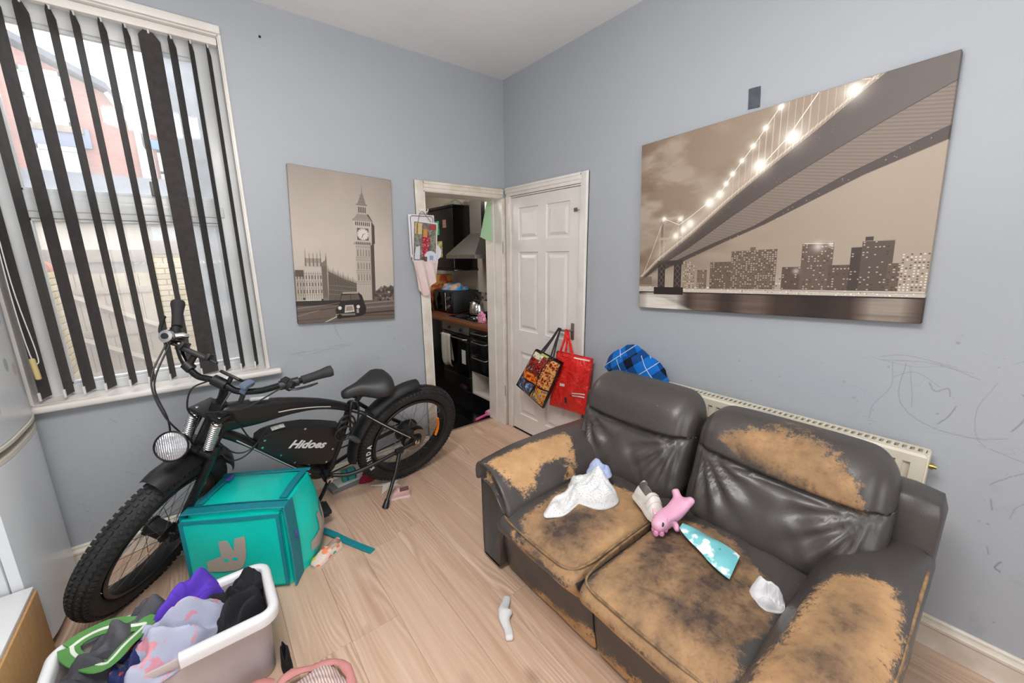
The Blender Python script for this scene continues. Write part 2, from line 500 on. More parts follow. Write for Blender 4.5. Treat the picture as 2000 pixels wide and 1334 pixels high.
# ------------------------------------------------------------------ floor: sub-floor and single laminate planks
def plank_mat():
    m = Mt('oak_laminate', '#b89a82', 0.42, spec=0.4)
    rnd = m.n('ObjectInfo', out=5)
    o = m.obj()
    off = m.n('CombineXYZ', {'X': m.math('MULTIPLY', rnd, 37.0), 'Y': m.math('MULTIPLY', rnd, 91.0), 'Z': 0.0})
    p = m.n('VectorMath', {0: o, 1: off}, operation='ADD')
    warp = m.n('TexNoise', {'Vector': m.map(p, (4.5, .9, 1)), 'Scale': 1.0, 'Detail': 2}, 0)
    tone = m.noise(1.0, 3, m.map(p, (11, .7, 1)), .55)
    ringx = m.n('VectorMath', {0: m.map(p, (1.0, .03, 1)), 1: m.n('CombineXYZ', {'X': m.math('MULTIPLY', warp, .26)})}, operation='ADD')
    wv = m.n('TexWave', {'Vector': ringx, 'Scale': 14.0, 'Distortion': .8, 'Detail': 2.0, 'Detail Scale': 1.5}, 0, wave_type='BANDS', bands_direction='X')
    gate = m.ramp(m.noise(1.0, 2, m.map(p, (5.0, 1.1, 1.0), (3.1, 7.7, 0))), (.46, 0.0), (.62, 1.0))
    fine = m.noise(1.0, 5, m.map(p, (110, 3.0, 1)), .62)
    streak = m.noise(1.0, 3, m.map(p, (38, .9, 1), (1.7, 0, 0)), .6)
    c = m.mix(m.ramp(tone, (.32, 0.0), (.68, 1.0)), '#cfb39e', '#b99880')
    c = m.mix(m.math('MULTIPLY', m.ramp(streak, (.48, 0.0), (.66, 1.0)), .40), c, '#a98468')
    c = m.mix(m.math('MULTIPLY', m.ramp(streak, (.30, 1.0), (.42, 0.0)), .35), c, '#e2cbb8')
    c = m.mix(m.math('MULTIPLY', m.math('MULTIPLY', m.ramp(wv, (.0, 1.0), (.32, 0.0)), gate), .34), c, '#9c765b')
    c = m.mix(m.math('MULTIPLY', m.math('MULTIPLY', m.ramp(wv, (.55, 0.0), (.95, 1.0)), gate), .42), c, '#e6d0bd')
    c = m.mix(m.math('MULTIPLY', m.ramp(fine, (.48, 0.0), (.70, 1.0)), .22), c, '#94725a')
    # knots
    vor = m.n('TexVoronoi', {'Vector': m.map(p, (3.2, 1.7, 1)), 'Scale': 1.5, 'Randomness': 1.0}, 0)
    c = m.mix(m.math('MULTIPLY', m.ramp(vor, (.02, 1.0), (.15, 0.0)), .55), c, '#7d604b')
    c = m.mix(m.math('MULTIPLY_ADD', rnd, .34, 0.0), c, '#cfb49d')
    m.set(Base_Color=c, Roughness=m.math('MULTIPLY_ADD', fine, .18, .34))
    m.bump(fine, .06, .002)
    return m.m
PLANK = plank_mat()
floor = MB().box((XL - .2, YF - .2, -.25), (.2, .2, -.012)).build('floor', pm('dark_subfloor', '#3b2d24', .8), smooth=False)
tag(floor, kind='structure')
known = {8: -1.29, 9: -1.29, 7: -.815, 6: -.776, 5: -1.52, 4: -.70}
k = 0
for i in range(17):
    xa = -.008 - .2 * i
    xb = xa - .2
    e = known.get(i, None)
    if i == 9: e = -1.286
    if e is None: e = -((i * .47) % 1.28)
    ys = [e + 1.28 * q for q in range(-4, 4)]
    for y0, y1 in zip(ys[:-1], ys[1:]):
        y0, y1 = max(y0, YF), min(y1, .195)
        if y1 - y0 < .03: continue
        if (xa + xb) / 2 < -3.3 or y1 < -2.9: pass
        x0, x1 = max(xb + .0003, XL), xa - .0003
        if x1 - x0 < .02: continue
        if y1 > 0 and (x0 < DX0 or True):
            # only the doorway bay runs on under the wall
            if x1 <= DX0 or x0 >= DX1: y1 = 0.0
        if y1 - y0 < .03: continue
        cx, cy = (x0 + x1) / 2, (y0 + y1) / 2
        hx, hy = (x1 - x0) / 2, (y1 - y0) / 2 - .0003
        bb = MB()
        e_ = .0006
        bb.add([(-hx, -hy, -.012), (hx, -hy, -.012), (hx, hy, -.012), (-hx, hy, -.012), (-hx, -hy, -e_), (hx, -hy, -e_), (hx, hy, -e_), (-hx, hy, -e_),
                (-hx + e_, -hy + e_, 0), (hx - e_, -hy + e_, 0), (hx - e_, hy - e_, 0), (-hx + e_, hy - e_, 0)],
               [(0, 1, 5, 4), (1, 2, 6, 5), (2, 3, 7, 6), (3, 0, 4, 7), (4, 5, 9, 8), (5, 6, 10, 9), (6, 7, 11, 10), (7, 4, 8, 11), (8, 9, 10, 11)])
        o = bb.build('plank', PLANK, floor, smooth=False, local=True, fix=False)
        o.location = (cx, cy, 0)
        k += 1

# ------------------------------------------------------------------ skirting boards
def skirting(name, pts_dir, x0, x1):
    prof = [(0, 0), (.022, 0), (.022, .085), (.026, .092), (.026, .102), (.02, .108), (.012, .112), (.012, .122), (.006, .128), (0, .128)]
    bb = MB()
    if pts_dir == 'y':      # along the right wall
        bb.loft([[(-d, y, z) for d, z in prof] for y in (x0, x1)])
    else:
        bb.loft([[(x, -d, z) for d, z in prof] for x in (x0, x1)])
    return tag(bb.build(name, WORN, smooth=False), kind='structure')
skirting('baseboard_right', 'y', YF, -.92)
skirting('baseboard_back', 'x', XL, -.805)

# ------------------------------------------------------------------ doorway to the kitchen: lining and architrave
def architrave(name, path, w, axis):
    """stepped moulding along a path of (a, z) corner points; axis 'x' lies on the back wall, 'y' on the right wall"""
    bb = MB()
    for (p, q, s) in path:
        for d, f0, f1 in ((.012, 0, 1.0), (.019, .35, 1.0), (.024, .72, .94)):
            (a0, z0), (a1, z1) = p, q
            if abs(a0 - a1) < 1e-6:   # upright, width grows by s
                lo, hi = sorted((a0 + s * w * f0, a0 + s * w * f1))
                box = ((lo, z0), (hi, z1 + (w * f1 if True else 0)))
            else:
                lo, hi = sorted((a0, a1))
                box = ((lo, z0 + w * f0), (hi, z0 + w * f1))
            (u0, v0), (u1, v1) = box
            if axis == 'x':
                bb.box((u0, -d, v0), (u1, 0, v1), .0025)
            else:
                bb.box((-d, u0, v0), (0, u1, v1), .0025)
    return bb
trim_1 = architrave('trim', [((DX0, 0), (DX0, DZ), -1), ((DX0, DZ), (-.027, DZ), 1)], .068, 'x')
trim_1.box((DX1, -.012, 0), (-.001, 0, DZ), .002)
tag(trim_1.build('trim_1', WORN, angle=30), kind='structure')
bb = MB()
bb.box((DX0 - .004, -.006, 0), (DX0 + .012, T + .01, DZ)).box((DX1 - .012, -.006, 0), (DX1 + .004, T + .01, DZ)).box((DX0, -.006, DZ - .004), (DX1, T + .01, DZ + .014))
bb.box((DX0 + .012, .1, 0), (DX0 + .022, .13, DZ)).box((DX1 - .022, .1, 0), (DX1 - .012, .13, DZ))
tag(bb.build('trim_2', GLOSS, smooth=False), kind='structure')
# empty hinge leaves left on the right-hand lining
HINGE = pm('dull_steel', '#8d8a84', .4, metal=.8)
hg = tag(MB().box((-.0335, -.010, 1.55), (-.0285, -.0055, 1.65), .001).box((-.0335, -.010, .28), (-.0285, -.0055, .38), .001).build('trim_3', HINGE), kind='structure')

# ------------------------------------------------------------------ the white six-panel cupboard door in the right wall
DOORP = pm('white_door_paint', '#e4dfdb', .38, var='#dbd5d0', vs=3, bs=18, bstr=.03)
trim_4 = architrave('trim', [((-.845, 0), (-.845, 2.002), -1), ((-.845, 2.002), (-.03, 2.002), 1)], .068, 'y')
tag(trim_4.build('trim_4', GLOSS, angle=30), kind='structure')
bb = MB().box((0, -.845, 0), (.12, -.836, 2.002)).box((0, -.086, 0), (.12, -.027, 2.002)).box((0, -.845, 1.99), (.12, -.03, 2.004)).box((-.012, -.083, 0), (0.0, -.026, 2.002), .003)
tag(bb.build('trim_5', GLOSS, smooth=False), kind='structure')
door = thing('door_1', None, None, (0, -.46, 0))
door['kind'] = 'structure'
Y0, Y1, ZB, ZT = -.834, -.087, .008, 1.986
cols = [(-.41, -.172), (-.738, -.496)]
rows = [(1.655, 1.905), (.915, 1.562), (.155, .725)]
bb = MB().box((.016, Y0, ZB), (.04, Y1, ZT))
ysp = [Y0, cols[1][0], cols[1][1], cols[0][0], cols[0][1], Y1]
zsp = [ZB, rows[2][0], rows[2][1], rows[1][0], rows[1][1], rows[0][0], rows[0][1], ZT]
for i in range(5):
    for j in range(7):
        if i in (1, 3) and j in (1, 3, 5): continue
        bb.box((.004, ysp[i], zsp[j]), (.018, ysp[i + 1], zsp[j + 1]))
bb.build('leaf', DOORP, door, smooth=False)
for ya, yb in cols:
    for za, zb in rows:
        p = MB()
        def ring(i, x): return [(x, ya + i, za + i), (x, yb - i, za + i), (x, yb - i, zb - i), (x, ya + i, zb - i)]
        p.loft([ring(0, .0045), ring(.004, .0125), ring(.014, .014), ring(.024, .0145), ring(.045, .0055), ring(.05, .005)], caps=False)
        p.add(ring(.05, .005), [(0, 1, 2, 3)])
        p.build('panel', DOORP, door, smooth=False, fix=False)
for z in (1.62, .27):
    MB().box((-.006, -.0885, z), (.004, -.0835, z + .09), .001).cyl((-.006, -.086, z), (-.006, -.086, z + .09), .0045, n=10).build('hinge', GLOSS, door)
bb = MB().box((-.004, -.804, .93), (.004, -.776, 1.052), .002)
bb.cyl((-.002, -.79, 1.0), (-.05, -.79, 1.0), .009, n=12)
bb.tube(cr([(-.048, -.79, 1.0), (-.052, -.77, 1.0), (-.052, -.72, .998), (-.05, -.685, .99)], 5), .0085, 10)
bb.build('handle', pm('dark_aged_metal', '#8a837c', .4, metal=.7), door)
bb = MB().tube([(-.004, -.795, 1.84), (-.018, -.795, 1.84), (-.022, -.805, 1.842), (-.022, -.84, 1.83), (-.03, -.855, 1.83)], .003, 8)
bb.box((-.003, -.81, 1.825), (.004, -.78, 1.85), .001).build('hook', HINGE, door)

# ------------------------------------------------------------------ window
win = thing('window_1', None, None, (-2.3, .12, WZ0))
win['kind'] = 'structure'
fr = MB()
gx0, gx1 = -2.665, -1.94
FY0, FY1 = .105, .17
for x0, x1, z0, z1 in ((WX0, gx0, WZ0, WZ1), (gx1, WX1, WZ0, WZ1), (gx0, gx1, WZ0, .935), (gx0, gx1, 2.56, WZ1), (gx0, gx1, 1.735, 1.855)):
    fr.box((x0, FY0, z0), (x1, FY1, z1), .004)
# beads round each pane
for x0, x1, z0, z1 in ((gx0, gx1, .935, 1.735), (gx0, gx1, 1.855, 2.56)):
    for a in ((x0, z0, x0 + .014, z1), (x1 - .014, z0, x1, z1), (x0, z0, x1, z0 + .014), (x0, z1 - .014, x1, z1)):
        fr.box((a[0], .118, a[1]), (a[2], .15, a[3]), .003)
fr.box((gx0 - .02, .095, 1.765), (gx1 + .02, .108, 1.82), .004)
fr.build('window_frame', UPVC, win)
def glass_mat():
    m = Mt('dusty_glass', '#ffffff', .05)
    nt = m.nt
    film = nt.nodes.new('ShaderNodeBsdfTranslucent'); film.inputs[0].default_value = (.95, .97, 1, 1)
    tr = nt.nodes.new('ShaderNodeBsdfTransparent')
    gl = nt.nodes.new('ShaderNodeBsdfGlossy'); gl.inputs['Roughness'].default_value = .05
    d = m.ramp(m.noise(3.5, 4), (.3, .20), (.8, .36))
    a = nt.nodes.new('ShaderNodeMixShader'); nt.links.new(d, a.inputs[0]); nt.links.new(tr.outputs[0], a.inputs[1]); nt.links.new(film.outputs[0], a.inputs[2])
    bq = nt.nodes.new('ShaderNodeMixShader'); bq.inputs[0].default_value = .04; nt.links.new(a.outputs[0], bq.inputs[1]); nt.links.new(gl.outputs[0], bq.inputs[2])
    nt.links.new(bq.outputs[0], nt.nodes['Material Output'].inputs[0])
    return m.m
GLASS = glass_mat()
for z0, z1 in ((.935, 1.735), (1.855, 2.56)):
    MB().add([(gx0, .135, z0), (gx1, .135, z0), (gx1, .135, z1), (gx0, .135, z1)], [(0, 1, 2, 3)]).build('pane', GLASS, win, smooth=False)
# a small catch on the transom
MB().box((-2.215, .085, 1.86), (-2.195, .108, 1.93), .004).build('window_catch', pm('grey_catch', '#6c6a66', .4, metal=.5), win)
# painted reveal, head trim and sill
bb = MB().box((WX0 - .008, -.004, WZ0), (WX0 + .004, FY0, WZ1)).box((WX1 - .004, -.004, WZ0), (WX1 + .008, FY0, WZ1)).box((WX0, -.004, WZ1 - .004), (WX1, FY0, WZ1 + .008))
tag(bb.build('trim_6', GLOSS, smooth=False), kind='structure')
bb = MB().box((WX0 - .06, -.022, WZ1 + .002), (WX1 + .012, 0, WZ1 + .04), .006).box((WX1, -.010, WZ0), (WX1 + .014, 0, WZ1 + .004), .004)
tag(bb.build('trim_7', GLOSS), kind='structure')
sill = MB().box((WX0 - .085, -.055, WZ0 - .034), (WX1 + .068, .0, WZ0), .012, seg=3).box((WX0, -.01, WZ0 - .03), (WX1, FY1, WZ0 + .001))
tag(sill.build('window_sill', GLOSS), kind='structure')

# ------------------------------------------------------------------ vertical blind
SLAT = pm('charcoal_blind_fabric', '#3a3636', .8, var='#44403f', vs=30, bs=300, bstr=.1, bd=.001)
CLEAR = pm('clear_white_plastic', '#dcdcd8', .3)
blind = thing('vertical_blind', 'black vertical slat blind hanging in the window above the bike', 'blind', (-2.3, .035, 2.6))
MB().box((WX0 + .006, .02, 2.615), (WX1 - .006, .06, 2.65), .004).build('headrail', GLOSS, blind)
slx = [(-2.737, 77), (-2.659, 80), (-2.589, 73), (-2.513, 71), (-2.429, 79), (-2.356, 79), (-2.27, 77), (-2.19, 77), (-2.109, 28), (-2.026, 70), (-1.951, 75), (-1.881, 75)]
for i, (x, th) in enumerate(slx):
    t = R(th)
    dx, dy = math.cos(t), math.sin(t)
    x0, y0 = x, .035
    b_ = MB()
    L = .0445
    n_ = 6
    rings = []
    for z in (.905, .935, 1.5, 2.1, 2.58, 2.61):
        hw = L * (.45 if z > 2.6 else 1.0)
        row = []
        for k_ in range(n_ + 1):
            s_ = (k_ / n_ * 2 - 1) * hw
            cup = .003 * (1 - (s_ / L) ** 2)
            row.append((x0 + dx * s_ - dy * cup, y0 + dy * s_ + dx * cup, z))
        back = [(px + dy * .0012, py - dx * .0012, z) for px, py, z in reversed(row)]
        rings.append(row + back)
    b_.loft(rings)
    sl = b_.build('slat', SLAT, blind)
    w_ = MB()
    for s_ in (-1,):
        px, py = x0 + dx * L * s_, y0 + dy * L * s_
        w_.box((-.0035, -.004, .902), (.0035, .006, .942), .001, M=Matrix.Translation((px, py, 0)) @ Matrix.Rotation(t - R(90), 4, 'Z'))
    w_.build('bottom_weight', CLEAR, sl)
    MB().cyl((x0, y0, 2.6), (x0, y0, 2.63), .004, n=8).build('hanger', CLEAR, sl)
ch = MB().tube(cr([(-2.72, -.035, 2.6), (-2.722, -.05, 1.9), (-2.724, -.06, 1.45), (-2.708, -.06, 1.15), (-2.712, -.062, 1.09), (-2.728, -.06, 1.13), (-2.735, -.06, 1.4), (-2.73, -.05, 1.9), (-2.728, -.035, 2.6)], 6), .0022, 6)
cord = ch.build('pull_cord', CLEAR, blind)
MB().tube([(-2.726, -.062, 1.115), (-2.726, -.062, 1.11), (-2.722, -.062, 1.02), (-2.722, -.062, 1.015)], [.006, .0105, .0105, .006], 12).build('cord_weight', pm('yellowed_plastic', '#cdb97e', .4), cord)

# ------------------------------------------------------------------ outside: yard, walls, houses
CONC = pm('weathered_concrete', '#8c8478', .9, var='#645e55', vs=4, bs=30)
BRICKC = Mt('cream_painted_brick', '#d9cba6', .8)
BRICKC.set(Base_Color=BRICKC.mix(BRICKC.n('ObjectInfo', out=5), '#b5a67c', '#9c8b62')); BRICKC.bump(BRICKC.noise(40), .2)
BRICKR = Mt('red_coping_brick', '#b5674f', .85)
BRICKR.set(Base_Color=BRICKR.mix(BRICKR.n('ObjectInfo', out=5), '#b9694f', '#94503d'))
MORT = pm('grey_mortar', '#6f6656', .95)
tag(MB().box((-9, T, -.5), (6, 14, -.4)).build('yard_ground', pm('yard_concrete', '#a0907c', .9, var='#85776a', vs=2), smooth=False), kind='structure')

def one_brick(mat, L, H, D, name='brick'):
    return MB().box((-L / 2, -D / 2, -H / 2), (L / 2, D / 2, H / 2), .006, seg=1)
def brick_run(parent, o0, direc, nrm, length, z0, courses, mat, L=.215, H=.065, J=.01):
    """laid bricks standing 5 mm proud of a mortar core; each an object sharing one mesh"""
    full = one_brick(mat, L, H, .02)
    src = {}
    for c in range(courses):
        s = -(L + J) / 2 if c % 2 else 0.0
        while s < length - .02:
            a, b_ = max(s, 0), min(s + L, length)
            if b_ - a > .03:
                key = round(b_ - a, 3)
                if key not in src:
                    me_o = one_brick(mat, b_ - a, H, .02).build('brick', mat, parent, smooth=False, local=True)
                    src[key] = me_o
                    o = me_o
                else:
                    o = src[key].copy(); COL.objects.link(o)
                m = (a + b_) / 2
                wl = Vector(o0) + Vector(direc) * m + Vector((0, 0, z0 + c * (H + J) + H / 2)) + Vector(nrm) * (.002 * random.random())
                ang = math.atan2(direc[1], direc[0])
                o.location = wm(parent).inverted() @ wl
                o.rotation_euler = (0, 0, ang)
            s += L + J
wall_t = thing('garden_wall', 'cream painted brick wall with red brick coping along the side of the yard', 'wall', (-3.4, 3.3, -.4))
MB().box((-3.62, 1.9, -.4), (-3.405, 4.45, 1.43)).build('mortar_core', MORT, wall_t, smooth=False)
brick_run(wall_t, (-3.4, 2.3, 0), (0, 1, 0), (1, 0, 0), 2.15, .06, 18, BRICKC.m)
for k in range(10):
    y = 1.95 + k * .25
    o = MB().tube([(-3.51, y + .01, 1.43), (-3.51, y + .235, 1.43)], .115, 10).build('coping_brick', BRICKR.m, wall_t)
# a tuft on the wall
tuft = MB()
for k in range(26):
    a = random.random() * 6.28; r = .03 + random.random() * .10; h = .05 + .16 * random.random()
    p = Vector((-3.39 + .03 * random.random(), 3.35 + .25 * (random.random() - .5), 1.08 + .12 * random.random()))
    q = p + Vector((.05 * random.random() + .02, (random.random() - .5) * .16, h * .6))
    tuft.add([p + Vector((0, -.008, 0)), p + Vector((0, .008, 0)), q], [(0, 1, 2)])
tag(tuft.build('wall_weeds', pm('weed_green', '#8d9650', .8), smooth=False), 'green weeds growing out of the cream yard wall', 'weeds', kind='stuff')

back = thing('yard_back_wall', 'grimy rendered concrete wall closing the far end of the yard', 'wall', (-2.6, 5.1, -.4))
MB().box((-3.6, 4.6, -.4), (-2.55, 4.8, 1.62)).build('rendered_wall', CONC, back, smooth=False)
MB().box((-2.55, 4.6, -.4), (-.6, 4.8, 1.75)).build('mortar_core', MORT, back, smooth=False)
brick_run(back, (-2.52, 4.598, 0), (1, 0, 0), (0, -1, 0), 1.1, .06, 22, BRICKC.m)
MB().box((-2.56, 4.55, 1.60), (-.6, 4.83, 1.78), .01).build('coping_slab', CONC, back)
MB().box((-3.6, 4.55, 1.5), (-2.56, 4.83, 1.66), .01).build('coping_slab', CONC, back)
gate = thing('yard_gate', 'pale wooden yard gate with diagonal brace in the far wall', 'gate', (-2.95, 4.58, -.4))
GATE = pm('dirty_cream_gate', '#a89b86', .8, var='#857860', vs=3)
for k in range(7):
    MB().box((-3.4 + k * .118, 4.565, -.36), (-3.4 + k * .118 + .112, 4.59, 1.36), .003).build('board', GATE, gate)
BR2 = pm('brace_wood', '#948775', .8)
for z in (.0, .55, 1.1):
    MB().box((-3.4, 4.54, z), (-2.58, 4.566, z + .09), .003).build('rail', BR2, gate)
for z in (.05, .6):
    MB().tube([(-3.38, 4.545, z + .5), (-2.6, 4.545, z + .03)], .045, 4).build('brace', BR2, gate)

HB = Mt('red_house_brick', '#a8665a', .9)
sp_ = HB.nt.nodes.new('ShaderNodeSeparateXYZ'); HB.nt.links.new(HB.obj(), sp_.inputs[0])
bt = HB.n('TexBrick', {'Vector': HB.n('CombineXYZ', {'X': sp_.outputs[0], 'Y': sp_.outputs[2]}), 'Color1': hexc('#8f5f55'), 'Color2': hexc('#84564c'), 'Mortar': hexc('#8d6a60'),
               'Scale': 1.0, 'Mortar Size': .012, 'Brick Width': .225, 'Row Height': .075})
HB.set(Base_Color=HB.mix(HB.ramp(HB.noise(.9), (.35, 0.0), (.7, .6)), bt, '#94695f'))
SLATE = pm('grey_roof_slate', '#565c66', .7, var='#4a5059', vs=3)
WHITEP = pm('white_sash_paint', '#b9bab8', .4)
NET = pm('pale_window_blind', '#9aa0a0', .3, spec=.6)
BLUEL = pm('blue_painted_lintel', '#5b8fc0', .6)
GREYL = pm('slate_blue_lintel', '#69748a', .7)
def house_window(parent, x0, x1, z0, z1, y, lintel, lh=.28):
    f = MB()
    w = .09
    for a in ((x0, z0, x0 + w, z1), (x1 - w, z0, x1, z1), (x0, z0, x1, z0 + w), (x0, z1 - w, x1, z1), (x0, (z0 + z1) / 2 - .04, x1, (z0 + z1) / 2 + .04)):
        f.box((a[0], y - .03, a[1]), (a[2], y + .05, a[3]), .006)
    f = f.build('window', WHITEP, parent)
    MB().box((x0 + w, y, z0 + w), (x1 - w, y + .02, z1 - w)).build('pane', NET, f, smooth=False)
    MB().box((x0 - .1, y - .08, z0 - .12), (x1 + .1, y + .05, z0), .01).build('sill', CONC, f)
    if lintel:
        MB().box((x0 - .12, y - .04, z1), (x1 + .12, y + .05, z1 + lh), .01).build('lintel', lintel, f)
hA = thing('brick_house', 'tall red brick house with slate gable roof behind the yard', 'house', (-4.3, 9.2, -.4))
gab = [(-7.5, -.4), (-2.66, -.4), (-2.66, 4.25), (-2.95, 4.75), (-4.4, 5.45), (-7.5, 5.45)]
MB().prism(gab, -11.4, -9.2, Matrix(((1, 0, 0, 0), (0, 0, -1, 0), (0, 1, 0, 0), (0, 0, 0, 1)))).build('wall', HB.m, hA, smooth=False)
rf = MB()
for (xa, za), (xb, zb) in (((-2.55, 4.1), (-2.93, 4.8)), ((-2.93, 4.8), (-4.4, 5.55)), ((-4.4, 5.55), (-7.5, 5.6))):
    rf.box((0, 0, 0), (1, 1, 1), M=frame_mat((xa, 9.0, za), (xb - xa, 0, zb - za), (0, 2.5, 0), (0, 0, .12)))
rf.build('roof', SLATE, hA, smooth=False)
MB().tube([(-2.62, 9.08, 4.15), (-2.95, 9.08, 4.76)], .05, 8).build('bargeboard', WHITEP, hA)
MB().box((-2.66, 9.12, -.4), (-2.56, 9.2, 4.2), .02).build('downpipe', WHITEP, hA)
house_window(hA, -4.15, -3.5, 4.05, 5.0, 9.17, None)
house_window(hA, -4.15, -3.45, 2.55, 3.68, 9.17, GREYL, .36)
hB = thing('terraced_house', 'lower brick terrace with blue window lintel beside the tall gable', 'house', (-1.5, 12.2, -.4))
MB().box((-2.5, 12.0, -.4), (2.5, 14, 5.05)).build('wall', HB.m, hB, smooth=False)
MB().add([(-2.5, 11.8, 5.0), (2.5, 11.8, 5.0), (2.5, 14, 6.0), (-2.5, 14, 6.0), (-2.5, 11.8, 4.9), (2.5, 11.8, 4.9)], [(0, 1, 2, 3), (4, 5, 1, 0)]).build('roof', SLATE, hB, smooth=False)
MB().tube([(-2.5, 11.75, 4.97), (2.5, 11.75, 4.97)], .06, 8).build('gutter', WHITEP, hB)
house_window(hB, -2.42, -1.75, 3.2, 4.35, 11.98, BLUEL, .22)
house_window(hB, -.9, -.1, 3.2, 4.35, 11.98, BLUEL, .22)
ext = thing('outhouse', 'white rendered outhouse with low slate roof beyond the yard wall', 'outhouse', (-2.8, 6.5, -.4))
REND = pm('white_render', '#b9b4ac', .9, var='#a9a297', vs=3)
MB().box((-4.2, 6.2, -.4), (-2.0, 7.6, 2.25)).build('wall', REND, ext, smooth=False)
MB().add([(-4.3, 6.0, 2.2), (-1.9, 6.0, 2.2), (-1.9, 7.6, 3.0), (-4.3, 7.6, 3.0), (-4.3, 6.0, 2.1), (-1.9, 6.0, 2.1)], [(0, 1, 2, 3), (4, 5, 1, 0)]).build('roof', SLATE, ext, smooth=False)
MB().box((-2.55, 6.15, 1.65), (-2.2, 6.22, 2.05), .01).build('window', NET, ext)
post = MB().box((-2.07, 1.0, -.4), (-1.90, 1.17, 3.4), .012)
tag(post.build('rendered_post', pm('blue_grey_render', '#7d848c', .9, var='#646b74', vs=9, bs=30)), 'tall grey rendered post standing just outside the window', 'post')
MB_w = MB().box((-1.80, 3.3, -.4), (-.9, 3.6, 2.3))
tag(MB_w.build('white_extension', REND, smooth=False), 'white rendered extension wall to the right of the grey post', 'wall')
bush = MB()
for k in range(160):
    p = Vector((-1.96 + .42 * (random.random() - .5), 1.55 + .5 * (random.random() - .5), .2 + .62 * random.random()))
    a = random.random() * 6.28; t = .05 + .05 * random.random()
    d = Vector((math.cos(a), math.sin(a), .4 * random.random())) * t
    s_ = Vector((-d.y, d.x, .02)) * .35
    bush.add([p, p + d * .5 + s_, p + d, p + d * .5 - s_], [(0, 1, 2, 3)])
bush.tube([(-1.96, 1.55, -.4), (-1.95, 1.55, .7)], .012, 6)
tag(bush.build('yard_bush', pm('dull_leaf_green', '#66705e', .7), smooth=False), 'small dull green bush at the foot of the grey post', 'bush', kind='stuff')
pav = thing('paving_edge', 'row of red tiles edging the yard paving', 'paving', (-2.9, 3.0, -.4))
for k in range(9):
    MB().box((-3.3 + k * .2, 3.6, -.4), (-3.3 + k * .2 + .19, 3.95, -.36), .006).build('tile', BRICKR.m, pav)

# ------------------------------------------------------------------ kitchen shell
KX, KY, KL, KZ = .6, 3.1, -1.55, 2.5
KW = pm('kitchen_cream_wall', '#b5aa9c', .7, var='#a79c8e', vs=2)
tag(MB().box((KX, T, 0), (KX + .1, KY, KZ)).build('wall_kitchen_right', KW, smooth=False), kind='structure')
tag(MB().box((KL, KY, 0), (KX + .1, KY + .1, KZ)).build('wall_kitchen_back', KW, smooth=False), kind='structure')
tag(MB().box((-1.55, T, 0), (-1.45, KY, KZ)).build('wall_kitchen_left', KW, smooth=False), kind='structure')
tag(MB().box((KL, T, KZ), (KX + .1, KY + .1, KZ + .1)).build('ceiling_kitchen', CEIL, smooth=False), kind='structure')
kf = tag(MB().box((-1.5, .2, -.25), (KX, KY, -.010)).build('floor_kitchen', pm('grout', '#6d6a68', .9), smooth=False), kind='structure')
TILE = Mt('black_gloss_tile', '#0c0c0e', .12, spec=.5)
TILE.set(Base_Color=TILE.mix(TILE.n('ObjectInfo', out=5), '#0b0b0d', '#131316'), Roughness=TILE.ramp(TILE.noise(4), (.3, .08), (.8, .25)))
tsrc = None
for i in range(6):
    for j in range(9):
        x, y = .42 - i * .333 - .1665, .2 + j * .333 + .1665
        if tsrc is None:
            tsrc = MB().box((-.1645, -.1645, -.012), (.1645, .1645, .001), .0015, seg=1).build('tile', TILE.m, kf, smooth=False, local=True); o = tsrc
        else:
            o = tsrc.copy(); COL.objects.link(o)
        o.location = (x, y, 0)
tag(MB().box((DX0, .188, -.004), (DX1, .21, .004), .002).build('trim_8', pm('threshold_strip', '#8f7f6f', .5, metal=.4)), kind='structure')

# ------------------------------------------------------------------ kitchen units along the right-hand wall
KBLK = pm('gloss_black_door', '#0d0d0f', .16)
KCAR = pm('white_chipboard_carcass', '#c9c2b8', .6)
STEEL = pm('brushed_steel', '#8e8b87', .33, metal=.9)
CHROME = pm('chrome', '#c6c6c6', .12, metal=1.0)
WOODT = Mt('walnut_worktop', '#5a3323', .35)
WOODT.set(Base_Color=WOODT.mix(WOODT.noise(1.0, 4, WOODT.map(WOODT.obj(), (40, 2.5, 1))), '#4b2a1c', '#7a4a33'))
XF = 0.0
wt = tag(MB().box((XF - .03, T + .01, .832), (KX, 1.95, .868), .004).build('worktop', WOODT.m), 'dark wood effect worktop running over the black kitchen units', 'worktop')
oven = thing('oven', 'built-in oven with black glass door and steel control panel under the hob', 'oven', (.28, .91, 0))
MB().box((XF + .02, .632, .12), (KX - .03, 1.19, .828)).build('body', BLACKISH, oven, smooth=False)
MB().box((XF, .634, .735), (XF + .03, 1.188, .828), .004).build('control_panel', STEEL, oven)
MB().box((XF - .005, .634, .285), (XF + .025, 1.188, .728), .005).build('door', pm('oven_glass', '#08080a', .08), oven)
MB().box((XF, .634, .13), (XF + .02, 1.188, .275), .004).build('lower_panel', KBLK, oven)
MB().tube([(XF - .008, .66, .69), (XF - .045, .675, .695), (XF - .045, 1.15, .695), (XF - .008, 1.165, .69)], .009, 10).build('handle', STEEL, oven)
for y in (.78, 1.02):
    MB().cyl((XF + .002, y, .78), (XF - .02, y, .78), .018, .015, 14).build('knob', BLACKISH, oven)
MB().box((XF - .007, .70, .42), (XF - .004, .775, .57)).build('energy_label', pm('paper_label', '#b9b9b4', .7), oven, smooth=False)
MB().box((XF - .006, .64, .279), (XF + .02, 1.185, .284)).build('trim_strip', CHROME, oven, smooth=False)
